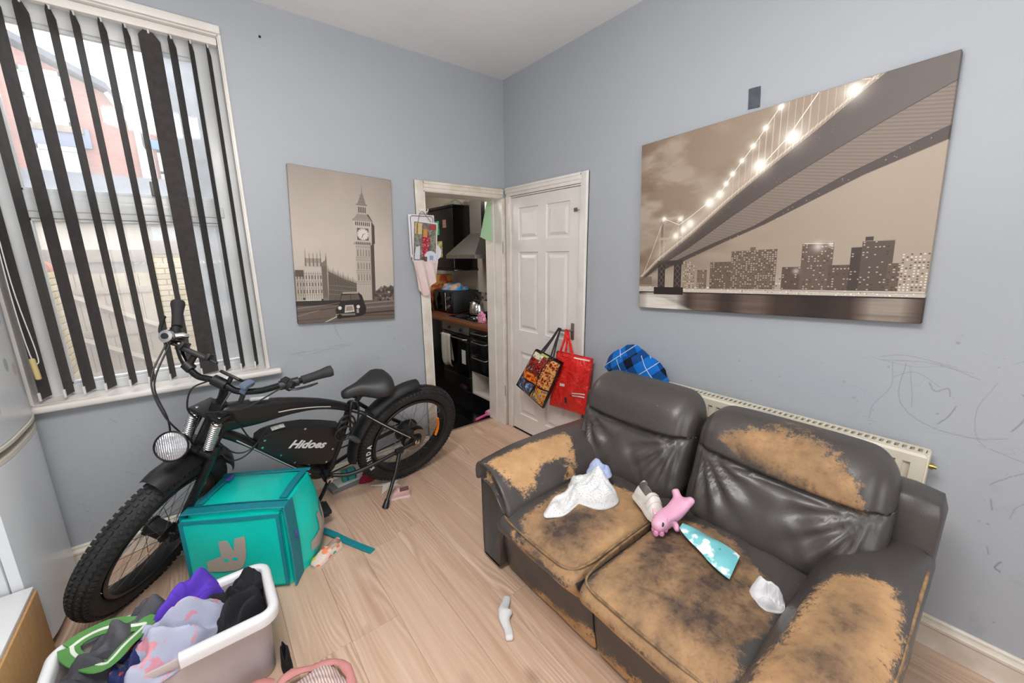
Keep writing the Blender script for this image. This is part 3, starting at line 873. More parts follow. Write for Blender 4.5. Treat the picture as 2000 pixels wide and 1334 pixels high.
# towel over the oven handle
def towel():
    b_ = MB()
    pts = [(-.038, .36), (-.062, .40), (-.066, .55), (-.062, .69), (-.045, .712), (-.026, .69), (-.022, .55), (-.022, .42)]
    pts = [(p.x, p.z) for p in cr([(x, 0, z) for x, z in pts], 4)]
    rings = []
    for k in range(13):
        y = .915 + k * .0165
        w = .006 * math.sin(k * .9) 
        rings.append([(x - w, y, z + (.012 * math.sin(k * .5) if z < .5 else 0)) for x, z in pts] + [(x - w + .004, y, z) for x, z in reversed(pts)])
    b_.loft(rings)
    return b_
TOW = Mt('patterned_tea_towel', '#b8b3ab', .9)
TOW.set(Base_Color=TOW.mix(TOW.ramp(TOW.n('TexVoronoi', {'Vector': TOW.obj(), 'Scale': 55.0}), (.12, 1.0), (.25, 0.0)), '#bab5ad', '#77756f'))
tt = towel().build('tea_towel', TOW.m); tag(tt, 'grey patterned tea towel hanging from the oven handle', 'towel')
du = thing('drawer_unit', 'black kitchen drawer unit with open white bottom shelf beside the oven', 'drawer unit', (.28, .40, 0))
bb = MB()
bb.box((XF + .02, .235, .12), (KX - .03, .25, .828)).box((XF + .02, .612, .12), (KX - .03, .628, .828)).box((XF + .02, .25, .12), (KX - .03, .612, .14)).box((XF + .02, .25, .36), (KX - .03, .612, .375)).box((KX - .05, .25, .14), (KX - .03, .612, .828))
bb.build('carcass', KCAR, du, smooth=False)
for z0, z1, hz in ((.735, .822, .79), (.56, .728, .70), (.375, .553, .54)):
    d_ = MB().box((XF, .238, z0), (XF + .02, .626, z1), .003).build('drawer', KBLK, du)
    MB().tube(cr([(XF, .30, hz), (XF - .028, .32, hz - .006), (XF - .03, .43, hz - .008), (XF - .028, .54, hz - .006), (XF, .56, hz)], 4), .006, 8).build('handle', STEEL, d_)
MB().box((XF + .03, .235, 0), (XF + .05, 1.95, .115)).build('plinth', KBLK, du, smooth=False)
MB().box((XF + .10, .27, .1405), (XF + .2, .34, .23), .01).build('blue_box_on_shelf', pm('blue_plastic', '#3f86c4', .4))
o = bpy.data.objects['blue_box_on_shelf']; o.name = 'plastic_box'; W[o.name] = Matrix.Identity(4); tag(o, 'blue plastic box on the open shelf of the drawer unit', 'box')
bc = thing('base_cupboard', 'black base cupboard at the far end beyond the oven', 'cupboard', (.28, 1.55, 0))
MB().box((XF + .02, 1.2, .12), (KX - .03, 1.94, .828)).build('body', KCAR, bc, smooth=False)
for y0, y1 in ((1.203, 1.568), (1.572, 1.938)):
    d_ = MB().box((XF, y0, .125), (XF + .02, y1, .825), .003).build('door', KBLK, bc)
    MB().cyl((XF, y1 - .05, .7), (XF - .025, y1 - .05, .7), .012, n=12).build('knob', STEEL, d_)

hob = thing('hob', 'black ceramic hob with steel rim set into the worktop', 'hob', (.28, .9, .868))
MB().box((.06, .63, .868), (.55, 1.2, .874), .002).build('rim', STEEL, hob)
MB().box((.075, .645, .870), (.535, 1.185, .8765), .001).build('glass_plate', pm('hob_glass', '#0b0b0c', .07), hob)
for x, y, r in ((.19, .77, .09), (.42, .77, .07), (.19, 1.05, .07), (.42, 1.05, .09)):
    MB().tube([(x + r * math.cos(a * .2618), y + r * math.sin(a * .2618), .877) for a in range(24)], .002, 5, closed=True).build('cooking_zone', pm('zone_print', '#4c4c4e', .4), hob)

# wall cupboards and hood
def wall_cab(y0, y1, z0, z1, label):
    t = thing('wall_cupboard', label, 'cupboard', (KX - .15, (y0 + y1) / 2, z0))
    MB().box((KX - .30, y0, z0 + .02), (KX, y1, z1 - .03)).build('body', KBLK, t, smooth=False)
    MB().box((KX - .335, y0 - .015, z1 - .03), (KX, y1, z1), .006).build('cornice', KBLK, t)
    MB().box((KX - .335, y0 - .015, z0), (KX, y1, z0 + .025), .004).build('light_pelmet', KBLK, t)
    d_ = MB().box((KX - .32, y0 + .004, z0 + .03), (KX - .30, y1 - .004, z1 - .035), .003).build('door', KBLK, t)
    MB().cyl((KX - .32, y1 - .05, z0 + .12), (KX - .345, y1 - .05, z0 + .12), .011, n=10).build('knob', STEEL, d_)
    return t
wall_cab(1.34, 1.95, 1.36, 2.10, 'black wall cupboard with papers stuck on its door, left of the hood')
wall_cab(.24, .62, 1.36, 2.10, 'black wall cupboard to the right of the hood, half behind the door post')
for (y, z, w, h, col, lab) in ((1.72, 1.86, .12, .16, '#2e9c70', 'green leaflet stuck on the black wall cupboard'), (1.53, 1.9, .08, .09, '#8a4a52', 'small dark pink card stuck on the black wall cupboard'),
                               (1.68, 1.61, .15, .19, '#b9ab6e', 'yellow notice with green heading on the black wall cupboard')):
    pm_ = Mt('paper_print', col, .7)
    pm_.set(Base_Color=pm_.mix(pm_.ramp(pm_.noise(28, 2), (.5, 0.0), (.56, .75)), col, '#4b6b4c'))
    o = MB().box((KX - .324, y - w / 2, z - h / 2), (KX - .3205, y + w / 2, z + h / 2)).build('leaflet', pm_.m, smooth=False)
    tag(o, lab, 'leaflet', 'papers on the wall cupboard')
hood = thing('cooker_hood', 'sloping steel chimney cooker hood over the hob', 'cooker hood', (.38, .95, 1.5))
cx, cy = KX, .93
def rr(x0, x1, y0, y1, z): return [(x0, y0, z), (x1, y0, z), (x1, y1, z), (x0, y1, z)]
MB().loft([rr(.12, KX, .66, 1.24, 1.505), rr(.12, KX, .66, 1.24, 1.545)]).build('lip', STEEL, hood, smooth=False)
MB().loft([rr(.12, KX, .66, 1.24, 1.545), rr(.33, KX, .84, 1.06, 1.77)]).build('canopy', STEEL, hood, smooth=False)
MB().loft([rr(.33, KX, .84, 1.06, 1.77), rr(.33, KX, .84, 1.06, KZ)]).build('chimney', STEEL, hood, smooth=False)
# mosaic border and splash tiles
bk = Mt('splash_tiles', '#aca69c', .25)
tag(MB().box((KX - .008, T + .01, .868), (KX, KY, 1.36)).build('wall_kitchen_splashback', bk.m, smooth=False), kind='structure')
mo = MB(); mo2 = MB()
for i in range(36):
    for j in range(4):
        (mo if (i * 7 + j * 5 + i * j) % 3 else mo2).box((KX - .012, .3 + i * .04, 1.0 + j * .026), (KX - .006, .3 + i * .04 + .036, 1.0 + j * .026 + .022))
tag(mo.build('mosaic_border_light', pm('grey_mosaic', '#8d8780', .3), smooth=False), kind='stuff'); tag(mo2.build('mosaic_border_dark', pm('brown_mosaic', '#4c4440', .3), smooth=False), kind='stuff')
for n_ in ('mosaic_border_light', 'mosaic_border_dark'):
    tag(bpy.data.objects[n_], ('pale' if 'light' in n_ else 'dark brown') + ' chips of the mosaic border over the worktop', 'mosaic')

# things on the worktop
mw = thing('microwave', 'black microwave oven standing on the worktop behind the kettle', 'microwave', (.42, 1.52, .868))
MB().box((.2, 1.27, .875), (.56, 1.74, 1.13), .012).build('body', BLACKISH, mw)
MB().box((.188, 1.42, .885), (.2, 1.735, 1.12), .004).build('door', pm('microwave_glass', '#060607', .08), mw)
MB().box((.188, 1.275, .885), (.2, 1.415, 1.12), .004).build('control_panel', KBLK, mw)
for z in (.95, 1.05):
    MB().cyl((.188, 1.345, z), (.168, 1.345, z), .022, n=14).build('knob', STEEL, mw)
MB().cyl((.185, 1.42, .9), (.185, 1.42, 1.11), .006, n=8).build('handle', CHROME, mw)
kt = thing('kettle', 'shiny chrome kettle standing on the hob', 'kettle', (.36, 1.02, .877))
K = Matrix.Translation((.36, 1.02, .877))
MB().lathe([(.075, 0), (.088, .01), (.09, .05), (.078, .12), (.055, .155), (.03, .165)], 24, K).build('body', CHROME, kt)
MB().lathe([(.03, .165), (.026, .172), (.008, .178), (.012, .19), (.006, .2)], 16, K).build('lid', BLACKISH, kt)
MB().tube(cr([(.36, .96, 1.03), (.36, .955, 1.09), (.36, 1.02, 1.125), (.36, 1.085, 1.09), (.36, 1.08, 1.03)], 5), .008, 8).build('handle', BLACKISH, kt)
MB().tube([(.36, 1.09, .95), (.36, 1.13, .985), (.36, 1.145, 1.0)], [.02, .014, .011], 10).build('spout', CHROME, kt)
cf = thing('bottle_crate', 'black see-through bottle with pale markings at the far end of the worktop', 'bottle', (.1, 1.72, .868))
cf.name = 'dark_bottle'
W[cf.name] = wm(None) @ Matrix.Translation((.1, 1.72, .868))
MB().lathe([(.05, 0), (.055, .02), (.052, .16), (.03, .2), (.02, .25)], 18, Matrix.Translation((.1, 1.72, .868))).build('body', pm('dark_glass', '#15161a', .12), cf)
MB().lathe([(.022, .25), (.024, .255), (.024, .285), (.01, .29)], 14, Matrix.Translation((.1, 1.72, .868))).build('cap', pm('bottle_cap', '#9a9a98', .4), cf)
MB().lathe([(.0556, .05), (.0556, .1)], 18, Matrix.Translation((.1, 1.72, .868)), cap=False).build('print_label', pm('pale_print', '#7d7d7a', .6, var='#1a1a1d', vs=90), cf)
cup = thing('toddler_cup', 'pink two-handled toddler cup at the front of the worktop', 'cup', (.12, .57, .868))
PINKC = pm('pink_plastic', '#c98aa3', .35)
M_ = Matrix.Translation((.12, .57, .868))
MB().lathe([(.03, 0), (.036, .006), (.04, .07), (.038, .075)], 20, M_).build('body', PINKC, cup)
MB().lathe([(.041, .07), (.042, .085), (.02, .095), (.012, .115), (.008, .118)], 20, M_).build('lid', pm('dusky_pink', '#b76f8d', .35), cup)
for s_ in (-1, 1):
    MB().tube(cr([(.12, .57 + s_ * .038, .935), (.12, .57 + s_ * .065, .925), (.12, .57 + s_ * .066, .895), (.12, .57 + s_ * .037, .885)], 5), .006, 8).build('handle', PINKC, cup)
jar = thing('spice_jar', 'small yellow jar with dark lid at the edge of the worktop', 'jar', (.24, .55, .868))
M_ = Matrix.Translation((.26, .57, .868))
MB().lathe([(.028, 0), (.03, .004), (.03, .06), (.026, .066)], 18, M_).build('body', pm('mustard_yellow', '#b9ab52', .4), jar)
MB().lathe([(.028, .066), (.029, .07), (.029, .085), (.027, .087)], 18, M_).build('lid', pm('dark_green_lid', '#3f4636', .5), jar)
pan = thing('frying_pan', 'black frying pan on the back of the hob', 'pan', (.45, .82, .877))
MB().lathe([(.08, 0), (.1, .004), (.115, .04), (.118, .042), (.112, .04), (.095, .008), (.0, .007)], 24, Matrix.Translation((.44, .80, .8775)), cap=False).build('body', BLACKISH, pan)
MB().tube(cr([(.42, .70, .915), (.40, .62, .935), (.37, .53, .955)], 4), .009, 8).build('handle', BLACKISH, pan)
# bags and doll on top of the microwave
def heap(c, rx, ry, h, seed, rot=0.0, fold=.35, freq=3.0, nr=22, na=72, lump=.45, skirt=0.0):
    """a dropped cloth: lumpy dome with soft rolled folds, closed underneath"""
    b_ = MB()
    v = []; f = []
    cr_, sr_ = math.cos(rot), math.sin(rot)
    ph = seed * 2.39
    for i in range(nr + 1):
        r = (i / nr) ** .85
        for j in range(na):
            a = 2 * math.pi * j / na
            rad = 1 + .16 * nz((math.cos(a), math.sin(a), seed * 1.7), 1.1, seed) + .05 * math.sin(a * 5 + ph)
            x, y = math.cos(a) * r * rad, math.sin(a) * r * rad
            wx = x + .45 * nz((x, y, seed), 1.2, seed + 1); wy = y + .45 * nz((x, y, seed), 1.2, seed + 2)
            # long folds in one main direction, warped, with a second weaker set across
            d1 = math.cos(ph) * wx + math.sin(ph) * wy; d2 = -math.sin(ph) * wx + math.cos(ph) * wy
            fd = (.5 + .5 * math.sin(d1 * freq * 2.6 + ph)) ** 1.6 * .8 + (.5 + .5 * math.sin(d2 * freq * 1.5 + ph * 2 + 1.5 * d1)) ** 2 * .45
            z = h * max(0.0, 1 - r ** 3) ** .6 * (1 - lump / 2 + lump * nz((x, y, seed), 1.3, seed + 3)) + fold * h * (fd - .35) * (1 - r ** 5)
            z += h * .09 * (1 - abs(nz((wx * 3.4, wy * 3.4, seed), 1.0, seed + 5))) ** 3 * (1 - r ** 5) + h * .035 * nz((wx * 8, wy * 8, seed), 1.0, seed)
            edge = max(0, (r - .88) / .12)
            px, py = x * rx, y * ry
            v.append((c[0] + px * cr_ - py * sr_, c[1] + px * sr_ + py * cr_, c[2] + max(0.005, z * (1 - edge) + .008 * edge) - skirt * edge))
    for i in range(nr):
        for j in range(na):
            f.append((i * na + j, i * na + (j + 1) % na, (i + 1) * na + (j + 1) % na, (i + 1) * na + j))
    n0 = len(v)
    for j in range(na):
        p = v[nr * na + j]; v.append((p[0] * .98 + c[0] * .02, p[1] * .98 + c[1] * .02, c[2] - skirt))
    v.append((c[0], c[1], c[2] - skirt))
    for j in range(na):
        f.append((nr * na + j, nr * na + (j + 1) % na, n0 + (j + 1) % na, n0 + j))
        f.append((n0 + j, n0 + (j + 1) % na, len(v) - 1))
    return b_.add(v, f)
BLUEK = Mt('blue_white_wrap', '#2f86bb', .5); BLUEK.set(Base_Color=BLUEK.mix(BLUEK.ramp(BLUEK.noise(14, 2), (.45, 0.0), (.55, 1.0)), '#2c84ba', '#b7927c'))
tag(heap((.36, 1.5, 1.131), .14, .2, .09, 5).build('plastic_bag', BLUEK.m), 'crumpled blue and tan packet on top of the microwave', 'packet')
REDB = Mt('red_print_box', '#b5452f', .5); REDB.set(Base_Color=REDB.mix(REDB.ramp(REDB.noise(16, 2), (.45, 0.0), (.58, 1.0)), '#a83a2c', '#b98a3c'))
tag(MB().box((.16, 1.79, .868), (.5, 1.93, 1.3), .004).build('cereal_box', REDB.m), 'red and orange cereal box beside the far wall cupboard', 'box')
tag(heap((.45, 1.62, 2.10), .1, .22, .07, 9).build('houseplant_cuttings', pm('dusty_green', '#5f6a55', .8, var='#8c8a7c', vs=20)), 'dusty green clutter on top of the black wall cupboard', 'clutter')
binn = thing('waste_bin', 'pale grey bin with lid standing beyond the left door post', 'bin', (-.62, 1.25, 0))
BIN = pm('pale_grey_plastic', '#a6acb3', .45)
MB().loft([[(x, y, z) for x, y in ((-.75 - e, 1.05 - e), (-.45 + e, 1.05 - e), (-.45 + e, 1.4 + e), (-.75 - e, 1.4 + e))] for z, e in ((.001, -.02), (.56, 0), (.6, .0))]).build('body', BIN, binn, smooth=False)
MB().box((-.77, 1.03, .6), (-.43, 1.42, .64), .015).build('lid', BIN, binn)
tag(heap((-.19, 1.02, .001), .08, .13, .05, 21, .5).build('pink_doll', pm('hot_pink_cloth', '#cf6d98', .6, var='#e9b9cc', vs=16)), 'crumpled pink toy on the black kitchen floor by the oven', 'toy')
slp = thing('toy_hairbrush', 'pink toy hairdryer lying on the doorway threshold', 'toy', (-.12, .25, 0))
slp.name = 'toy_hairdryer'; W[slp.name] = Matrix.Translation((-.12, .25, 0))
MB().tube([(-.06, .262, .03), (-.02, .262, .032), (.01, .262, .03)][::1], [.026, .034, .024], 14).build('head', pm('pale_pink_plastic', '#d79ab4', .4), slp)
MB().tube(cr([(-.045, .262, .02), (-.09, .262, .014), (-.15, .25, .012), (-.2, .235, .012)], 4), [.014] * 12 + [.011], 10).build('handle', pm('bright_pink_plastic', '#d3578f', .4), slp)

# ------------------------------------------------------------------ the fat-tyre electric bike, leaning on its kickstand
RUB = pm('black_rubber', '#1f1f20', .75, var='#2a2929', vs=12, bs=80, bstr=.1)
FRAME = pm('satin_black_paint', '#121314', .38, var='#191a1b', vs=6)
PLAST = pm('black_plastic', '#161617', .5)
VINYL = pm('black_vinyl', '#232325', .5, bs=200, bstr=.06, bd=.001)
SPK = pm('steel_spoke', '#9a9896', .3, metal=.9)
CHR = pm('polished_steel', '#d2d2d0', .2, metal=1.0)
WHT = pm('white_print', '#dcdcda', .6)
bike = thing('electric_bike', 'black fat-tyre electric bicycle with round headlamp leaning on its kickstand under the window', 'bicycle', (-1.75, -.32, 0))
RB = frame_mat((-1.11, -.21, 0), (-.993576, -.113164, 0), (.108177, -.949785, -.293609), (.033226, -.291723, .955926))   # frame: x forward, y to its left, z up
FB = frame_mat((-2.534, -.355, 0), (-.625981, -.779838, 0), (.685862, -.550546, -.475911), (.371134, -.297912, .879493))  # steered front end
def bp(mb, name, mat, M=RB, parent=None, **kw):
    mb.v = [tuple(M @ Vector(p)) for p in mb.v]
    return mb.build(name, mat, parent or bike, **kw)

def wheel(name, M, hub_r, hub_w, lettering=None):
    Rw, rt, cz = .37, .05, .37
    C0 = Matrix.Translation((0, 0, cz))
    def tor(Rc, rc, n, m, fl=1.0):
        b_ = MB(); v = []; f = []
        for i in range(n):
            a = 2 * math.pi * i / n
            for j in range(m):
                c_ = 2 * math.pi * j / m
                rad = Rc + rc * math.cos(c_)
                v.append((rad * math.cos(a), rc * fl * math.sin(c_), cz + rad * math.sin(a)))
        for i in range(n):
            for j in range(m):
                f.append((i * m + j, i * m + (j + 1) % m, ((i + 1) % n) * m + (j + 1) % m, ((i + 1) % n) * m + j))
        b_.add(v, f); return b_
    w_ = tor(Rw - rt, rt - .004, 72, 20)
    ty = bp(w_, 'tyre', RUB, M)
    # tread knobs: real blocks in staggered rows, too many and small to pick apart
    kb = MB()
    n = 84
    for i in range(n):
        for r_, (cph, sz) in enumerate(((-.95, .016), (-.50, .012), (0.0, .013), (.50, .012), (.95, .016))):
            a = 2 * math.pi * (i + (.5 if r_ % 2 else 0)) / n
            rad = (Rw - rt) + (rt - .001) * math.cos(cph)
            cx_, cz_ = rad * math.cos(a), cz + rad * math.sin(a)
            er = Vector((math.cos(a), 0, math.sin(a))); et = Vector((-math.sin(a), 0, math.cos(a))); ey = Vector((0, 1, 0))
            nrm = er * math.cos(cph) + ey * math.sin(cph); tg = ey * math.cos(cph) - er * math.sin(cph)
            sk = .35 * (1 if r_ in (1,) else -1 if r_ == 3 else 0)
            u = (et + tg * sk).normalized()
            o_ = Vector((cx_, rt * math.sin(cph) * .99, cz_))
            kb.box((-.0075, -sz / 2, -.006), (.0075, sz / 2, .004), M=frame_mat(o_, u, (nrm.cross(u)), nrm))
    bp(kb, 'tread_knobs', RUB, M, ty, smooth=False, kind='stuff', fix=False)
    rim = MB(); v = []; f = []
    prof = [(.262, -.036), (.274, -.038), (.280, -.034), (.272, -.02), (.268, 0), (.272, .02), (.280, .034), (.274, .038), (.262, .036), (.256, .0)]
    n = 64
    rim.loft([[(r * math.cos(2 * math.pi * i / n), y, cz + r * math.sin(2 * math.pi * i / n)) for r, y in prof] for i in range(n + 1)], caps=False)
    rm = bp(rim, 'rim', FRAME, M, ty)
    hb = MB().lathe([(.012, -hub_w), (.012, -hub_w + .02), (hub_r * .55, -hub_w + .02), (hub_r, -hub_w * .62), (hub_r, -hub_w * .5), (hub_r * .88, -hub_w * .45), (hub_r * .88, hub_w * .45), (hub_r, hub_w * .5), (hub_r, hub_w * .62), (hub_r * .55, hub_w - .02), (.012, hub_w - .02), (.012, hub_w)], 28,
                    C0 @ Matrix.Rotation(R(-90), 4, 'X'))
    bp(hb, 'hub', PLAST, M, ty)
    sp = MB()
    for k in range(36):
        a = 2 * math.pi * k / 36
        side = 1 if k % 2 else -1
        off = .5 if (k // 2) % 2 else -.5
        p = (hub_r * .97 * math.cos(a + off), side * hub_w * .56, cz + hub_r * .97 * math.sin(a + off))
        q = (.262 * math.cos(a), side * .012, cz + .262 * math.sin(a))
        sp.tube([p, q], .0014, 5, caps=False)
    bp(sp, 'spokes', SPK, M, ty, kind='stuff', fix=False)
    if lettering:
        lt = MB()
        for ch_, ang in lettering:
            vv, ff = text_mesh(ch_, .040, .0006, 0, .0012)
            er = Vector((math.cos(ang), 0, math.sin(ang))); et = Vector((math.sin(ang), 0, -math.cos(ang)))
            # letters read round the sidewall, feet towards the hub
            xdir = Vector((-math.sin(ang), 0, math.cos(ang)))
            o_ = er * (Rw - rt - .006) + Vector((0, rt - .0022, cz))
            lt.add(vv, ff, frame_mat(o_, xdir, er, Vector((0, 1, 0))))
        bp(lt, 'lettering', WHT, M, ty, smooth=False)
    return ty
rw = wheel('rear_wheel', RB, .085, .075, [(c_, R(a)) for c_, a in zip('KENDA', (-26, -17.5, -9, -0.5, 8))])
fw = wheel('front_wheel', FB, .045, .07)
# orange spoke reflector on the rear wheel
rf_ = MB()
pts = [(.215 * math.cos(R(a)), .03, .37 + .215 * math.sin(R(a))) for a in range(160, 201, 8)]
rf_.tube(pts, .013, 8, flat=.5)
bp(rf_, 'reflector', pm('amber_reflector', '#f07d12', .25), RB, rw)

# frame tubes ---------------------------------------------------------------
f_ = MB()
top = [(1.03, .925), (1.0, .936), (.86, .916), (.733, .886), (.62, .848), (.541, .814), (.47, .775), (.41, .735)]
bot = [(1.07, .80), (.985, .795), (.90, .789), (.84, .790), (.752, .797), (.62, .785), (.50, .742), (.425, .70)]
rings = []
def resamp(pl, n):
    c_ = cr([(x, 0, z) for x, z in pl], 8)
    return [c_[round(i * (len(c_) - 1) / (n - 1))] for i in range(n)]
for i, (t_, b2) in enumerate(zip(resamp(top, 22), resamp(bot, 22))):
    u = i / 21
    w = .038 - .014 * min(1, u * 1.5)
    c_ = (t_ + b2) / 2; h2 = (t_ - b2) / 2
    ring = []
    for k in range(16):
        a = 2 * math.pi * k / 16
        ca, sa = math.cos(a), math.sin(a)
        e = .6
        ring.append(c_ + h2 * (abs(sa) ** e * (1 if sa > 0 else -1)) + Vector((0, w * abs(ca) ** e * (1 if ca > 0 else -1), 0)))
    rings.append([tuple(p) for p in ring])
bp(MB().loft(rings), 'tank_tube', FRAME)
ft = MB()
ft.tube(cr([(1.065, 0, .815), (.98, 0, .74), (.875, 0, .625), (.75, 0, .475), (.66, 0, .375), (.60, 0, .33)], 5), .024, 14)
ft.tube(cr([(.425, 0, .735), (.455, 0, .60), (.49, 0, .46), (.535, 0, .33), (.56, 0, .29)], 5), .02, 14)           # seat tube
ft.cyl((.56, -.05, .295), (.56, .05, .295), .03, n=18)                                                        # bottom bracket shell
ft.cyl((1.022, 0, .955), (1.093, 0, .775), .03, n=18)                                                         # head tube
for s_ in (-1, 1):
    ft.tube(cr([(.54, s_ * .03, .29), (.43, s_ * .075, .285), (.25, s_ * .092, .318), (.02, s_ * .092, .362)], 6), .0125, 12)   # chainstays
    ft.tube(cr([(.43, s_ * .02, .725), (.36, s_ * .07, .70), (.24, s_ * .086, .585), (.0, s_ * .092, .39)], 6), .0125, 12)      # seatstays
    ft.box((-.035, s_ * .092 - .005, .345), (.03, s_ * .092 + .005, .395), .004)
bp(ft, 'frame', FRAME)
# trim line along the frame
tl = MB()
tl.tube(cr([(.80, .036, .845), (.72, .037, .838), (.62, .034, .815), (.545, .03, .79)], 6), .0028, 6)
tl.tube(cr([(.98, .0245, .735), (.875, .0255, .612), (.75, .0255, .462), (.65, .024, .35)], 6), .0028, 6)
tl.tube(cr([(.36, .084, .70), (.24, .1, .59), (.06, .106, .43)], 6), .0025, 6)
bp(tl, 'pinstripe', pm('silver_line', '#b9b9b9', .4))
# battery box
near = [(.905, .665), (.897, .708), (.87, .725), (.836, .73), (.766, .728), (.677, .712), (.573, .672), (.49, .632), (.478, .612), (.53, .43), (.548, .408), (.572, .402), (.716, .466), (.796, .552), (.883, .645)]
bx = MB()
def bev_ring(off, y):
    cx_ = sum(p[0] for p in near) / len(near); cz_ = sum(p[1] for p in near) / len(near)
    return [(cx_ + (x - cx_) * off, y, cz_ + (z - cz_) * off) for x, z in near]
bx.loft([bev_ring(.97, -.036), bev_ring(1.0, -.03), bev_ring(1.0, .036), bev_ring(.985, .041)])
bbx = bp(bx, 'battery_box', PLAST, angle=25)
for x, z in ((.868, .70), (.68, .70), (.51, .615), (.88, .66), (.80, .575), (.735, .495), (.57, .42), (.535, .50)):
    bp(MB().cyl((x, .040, z), (x, .0435, z), .006, n=10), 'screw', CHR, RB, bbx)
vv, ff = text_mesh('Hidoes', .068, .0008, .32, .0022)
ang = math.atan2(.084, .197)
tx = Vector((-math.cos(ang), 0, -math.sin(ang))); tz = Vector((0, 1, 0)); ty_ = tz.cross(tx)
bp(MB().add(vv, ff, frame_mat((.668, .0415, .588), tx, ty_, tz)), 'lettering', WHT, RB, bbx, smooth=False)
st = MB().box((-.030, -.016, 0), (.030, .016, .0008), M=frame_mat((.80, .012, .737), (-1, 0, .03), (.0, 1, 0), (0, 0, 1)))
bp(st, 'sticker', pm('white_sticker', '#cfcfcb', .5, var='#8c8c8a', vs=60), RB, bbx, smooth=False)

# saddle and post ---------------------------------------------------------
sd = MB()
rings = []
prof = [(.475, .006, .008), (.47, .022, .020), (.44, .030, .028), (.40, .034, .032), (.36, .045, .036), (.32, .074, .042), (.27, .104, .05), (.22, .122, .054), (.18, .122, .054), (.15, .108, .048), (.132, .07, .034), (.126, .02, .012)]
for x, w, h in prof:
    x = .472 - (.475 - x) * .82
    zc = .845 + (.012 if x < .3 else 0) - .02 * max(0, (x - .38)) / .1
    ring = []
    for k in range(24):
        a = 2 * math.pi * k / 24
        ca, sa = math.cos(a), math.sin(a)
        ring.append((x, w * (abs(ca) ** .8) * (1 if ca > 0 else -1), zc + h * (sa if sa > 0 else sa * 1.15) - .25 * h * abs(ca) ** 2))
    rings.append(ring)
bp(sd.loft(rings), 'saddle', VINYL, angle=80)
sp_ = MB().cyl((.425, 0, .70), (.345, 0, .82), .0145, n=14).box((.33, -.03, .795), (.40, .03, .815), .005)
sp_.cyl((.41, -.03, .735), (.41, .035, .735), .02, n=12)
for s_ in (-1, 1):
    sp_.tube(cr([(.45, s_ * .012, .825), (.40, s_ * .022, .80), (.32, s_ * .024, .80), (.2, s_ * .05, .815)], 4), .0045, 8)
bp(sp_, 'seat_post', FRAME)

# mudguards
def guard(name, M, a0, a1, r, w, parent=None):
    rings = []
    n = 26
    for i in range(n + 1):
        a = R(a0 + (a1 - a0) * i / n)
        tip = min(1, i / 1.5, (n - i) / 1.5)
        ww = w * (.88 + .12 * tip)
        out = []
        for k in range(9):
            s_ = -1 + 2 * k / 8
            rr_ = r - .03 * abs(s_) ** 2.6
            out.append((rr_ * math.cos(a), s_ * ww, .37 + rr_ * math.sin(a)))
        inn = [((math.hypot(p[0], p[2] - .37) - .003) * math.cos(a), p[1], .37 + (math.hypot(p[0], p[2] - .37) - .003) * math.sin(a)) for p in reversed(out)]
        rings.append(out + inn)
    return bp(MB().loft(rings), name, PLAST, M, parent)
guard('rear_mudguard', RB, -8, 92, .425, .052)
guard('front_mudguard', FB, 66, 163, .418, .055)
bp(MB().tube([(.30, .05, .66), (.345, .035, .705)], .006, 8).tube([(.30, -.05, .66), (.345, -.035, .705)], .006, 8), 'mudguard_stay', FRAME)

# cranks, pedals, chain, gears
ck = MB()
ck.tube([(.56, .062, .295), (.585, .066, .24), (.63, .07, .145)], [.014, .012, .011], 10)
ck.cyl((.56, -.07, .295), (.56, .07, .295), .012, n=12)
ck.tube([(.56, -.062, .295), (.53, -.066, .36), (.485, -.07, .445)], [.014, .012, .011], 10)
bp(ck, 'crank', FRAME)
bp(MB().cyl((.56, .06, .295), (.56, .074, .295), .018, n=14), 'crank_bolt', CHR)
for y0, y1, x, z in ((.08, .17, .63, .145), (-.17, -.08, .485, .445)):
    bp(MB().box((x - .045, y0, z - .012), (x + .045, y1, z + .012), .005).box((x - .03, y0 - .004, z - .016), (x + .03, y1 + .004, z + .016), .003), 'pedal', PLAST)
cg = MB().lathe([(.05, -.002), (.085, -.002), (.085, .002), (.05, .002)], 40, Matrix.Translation((.56, -.055, .295)) @ Matrix.Rotation(R(-90), 4, 'X'))
bp(cg, 'chainring', FRAME)
# brake rotor and calliper on the near side of the rear hub
br = MB().lathe([(.05, -.001), (.082, -.001), (.082, .001), (.05, .001)], 36, Matrix.Translation((0, .078, .37)) @ Matrix.Rotation(R(-90), 4, 'X'), cap=False)
bp(br, 'brake_disc', STEEL)
bp(MB().box((.03, .07, .42), (.085, .1, .47), .008), 'brake_calliper', PLAST)
bp(MB().lathe([(.0, 0), (.018, 0), (.018, .012), (.011, .016), (.011, .024), (.0, .024)], 12, Matrix.Translation((0, .092, .37)) @ Matrix.Rotation(R(-90), 4, 'X'), cap=False), 'axle_nut', CHR)
gr_ = MB()
for k in range(6):
    gr_.lathe([(.014, -.0012), (.028 + .005 * k, -.0012), (.028 + .005 * k, .0012), (.014, .0012)], 24, Matrix.Translation((0, -.062 - .005 * k * 0 - .005 * (5 - k), .37)) @ Matrix.Rotation(R(-90), 4, 'X'))
bp(gr_, 'gear_cassette', STEEL)
chn = MB().tube([(.56, -.058, .38), (.0, -.07, .42)], .005, 6).tube([(.56, -.058, .21), (.02, -.07, .26)], .005, 6)
bp(chn, 'chain', PLAST)
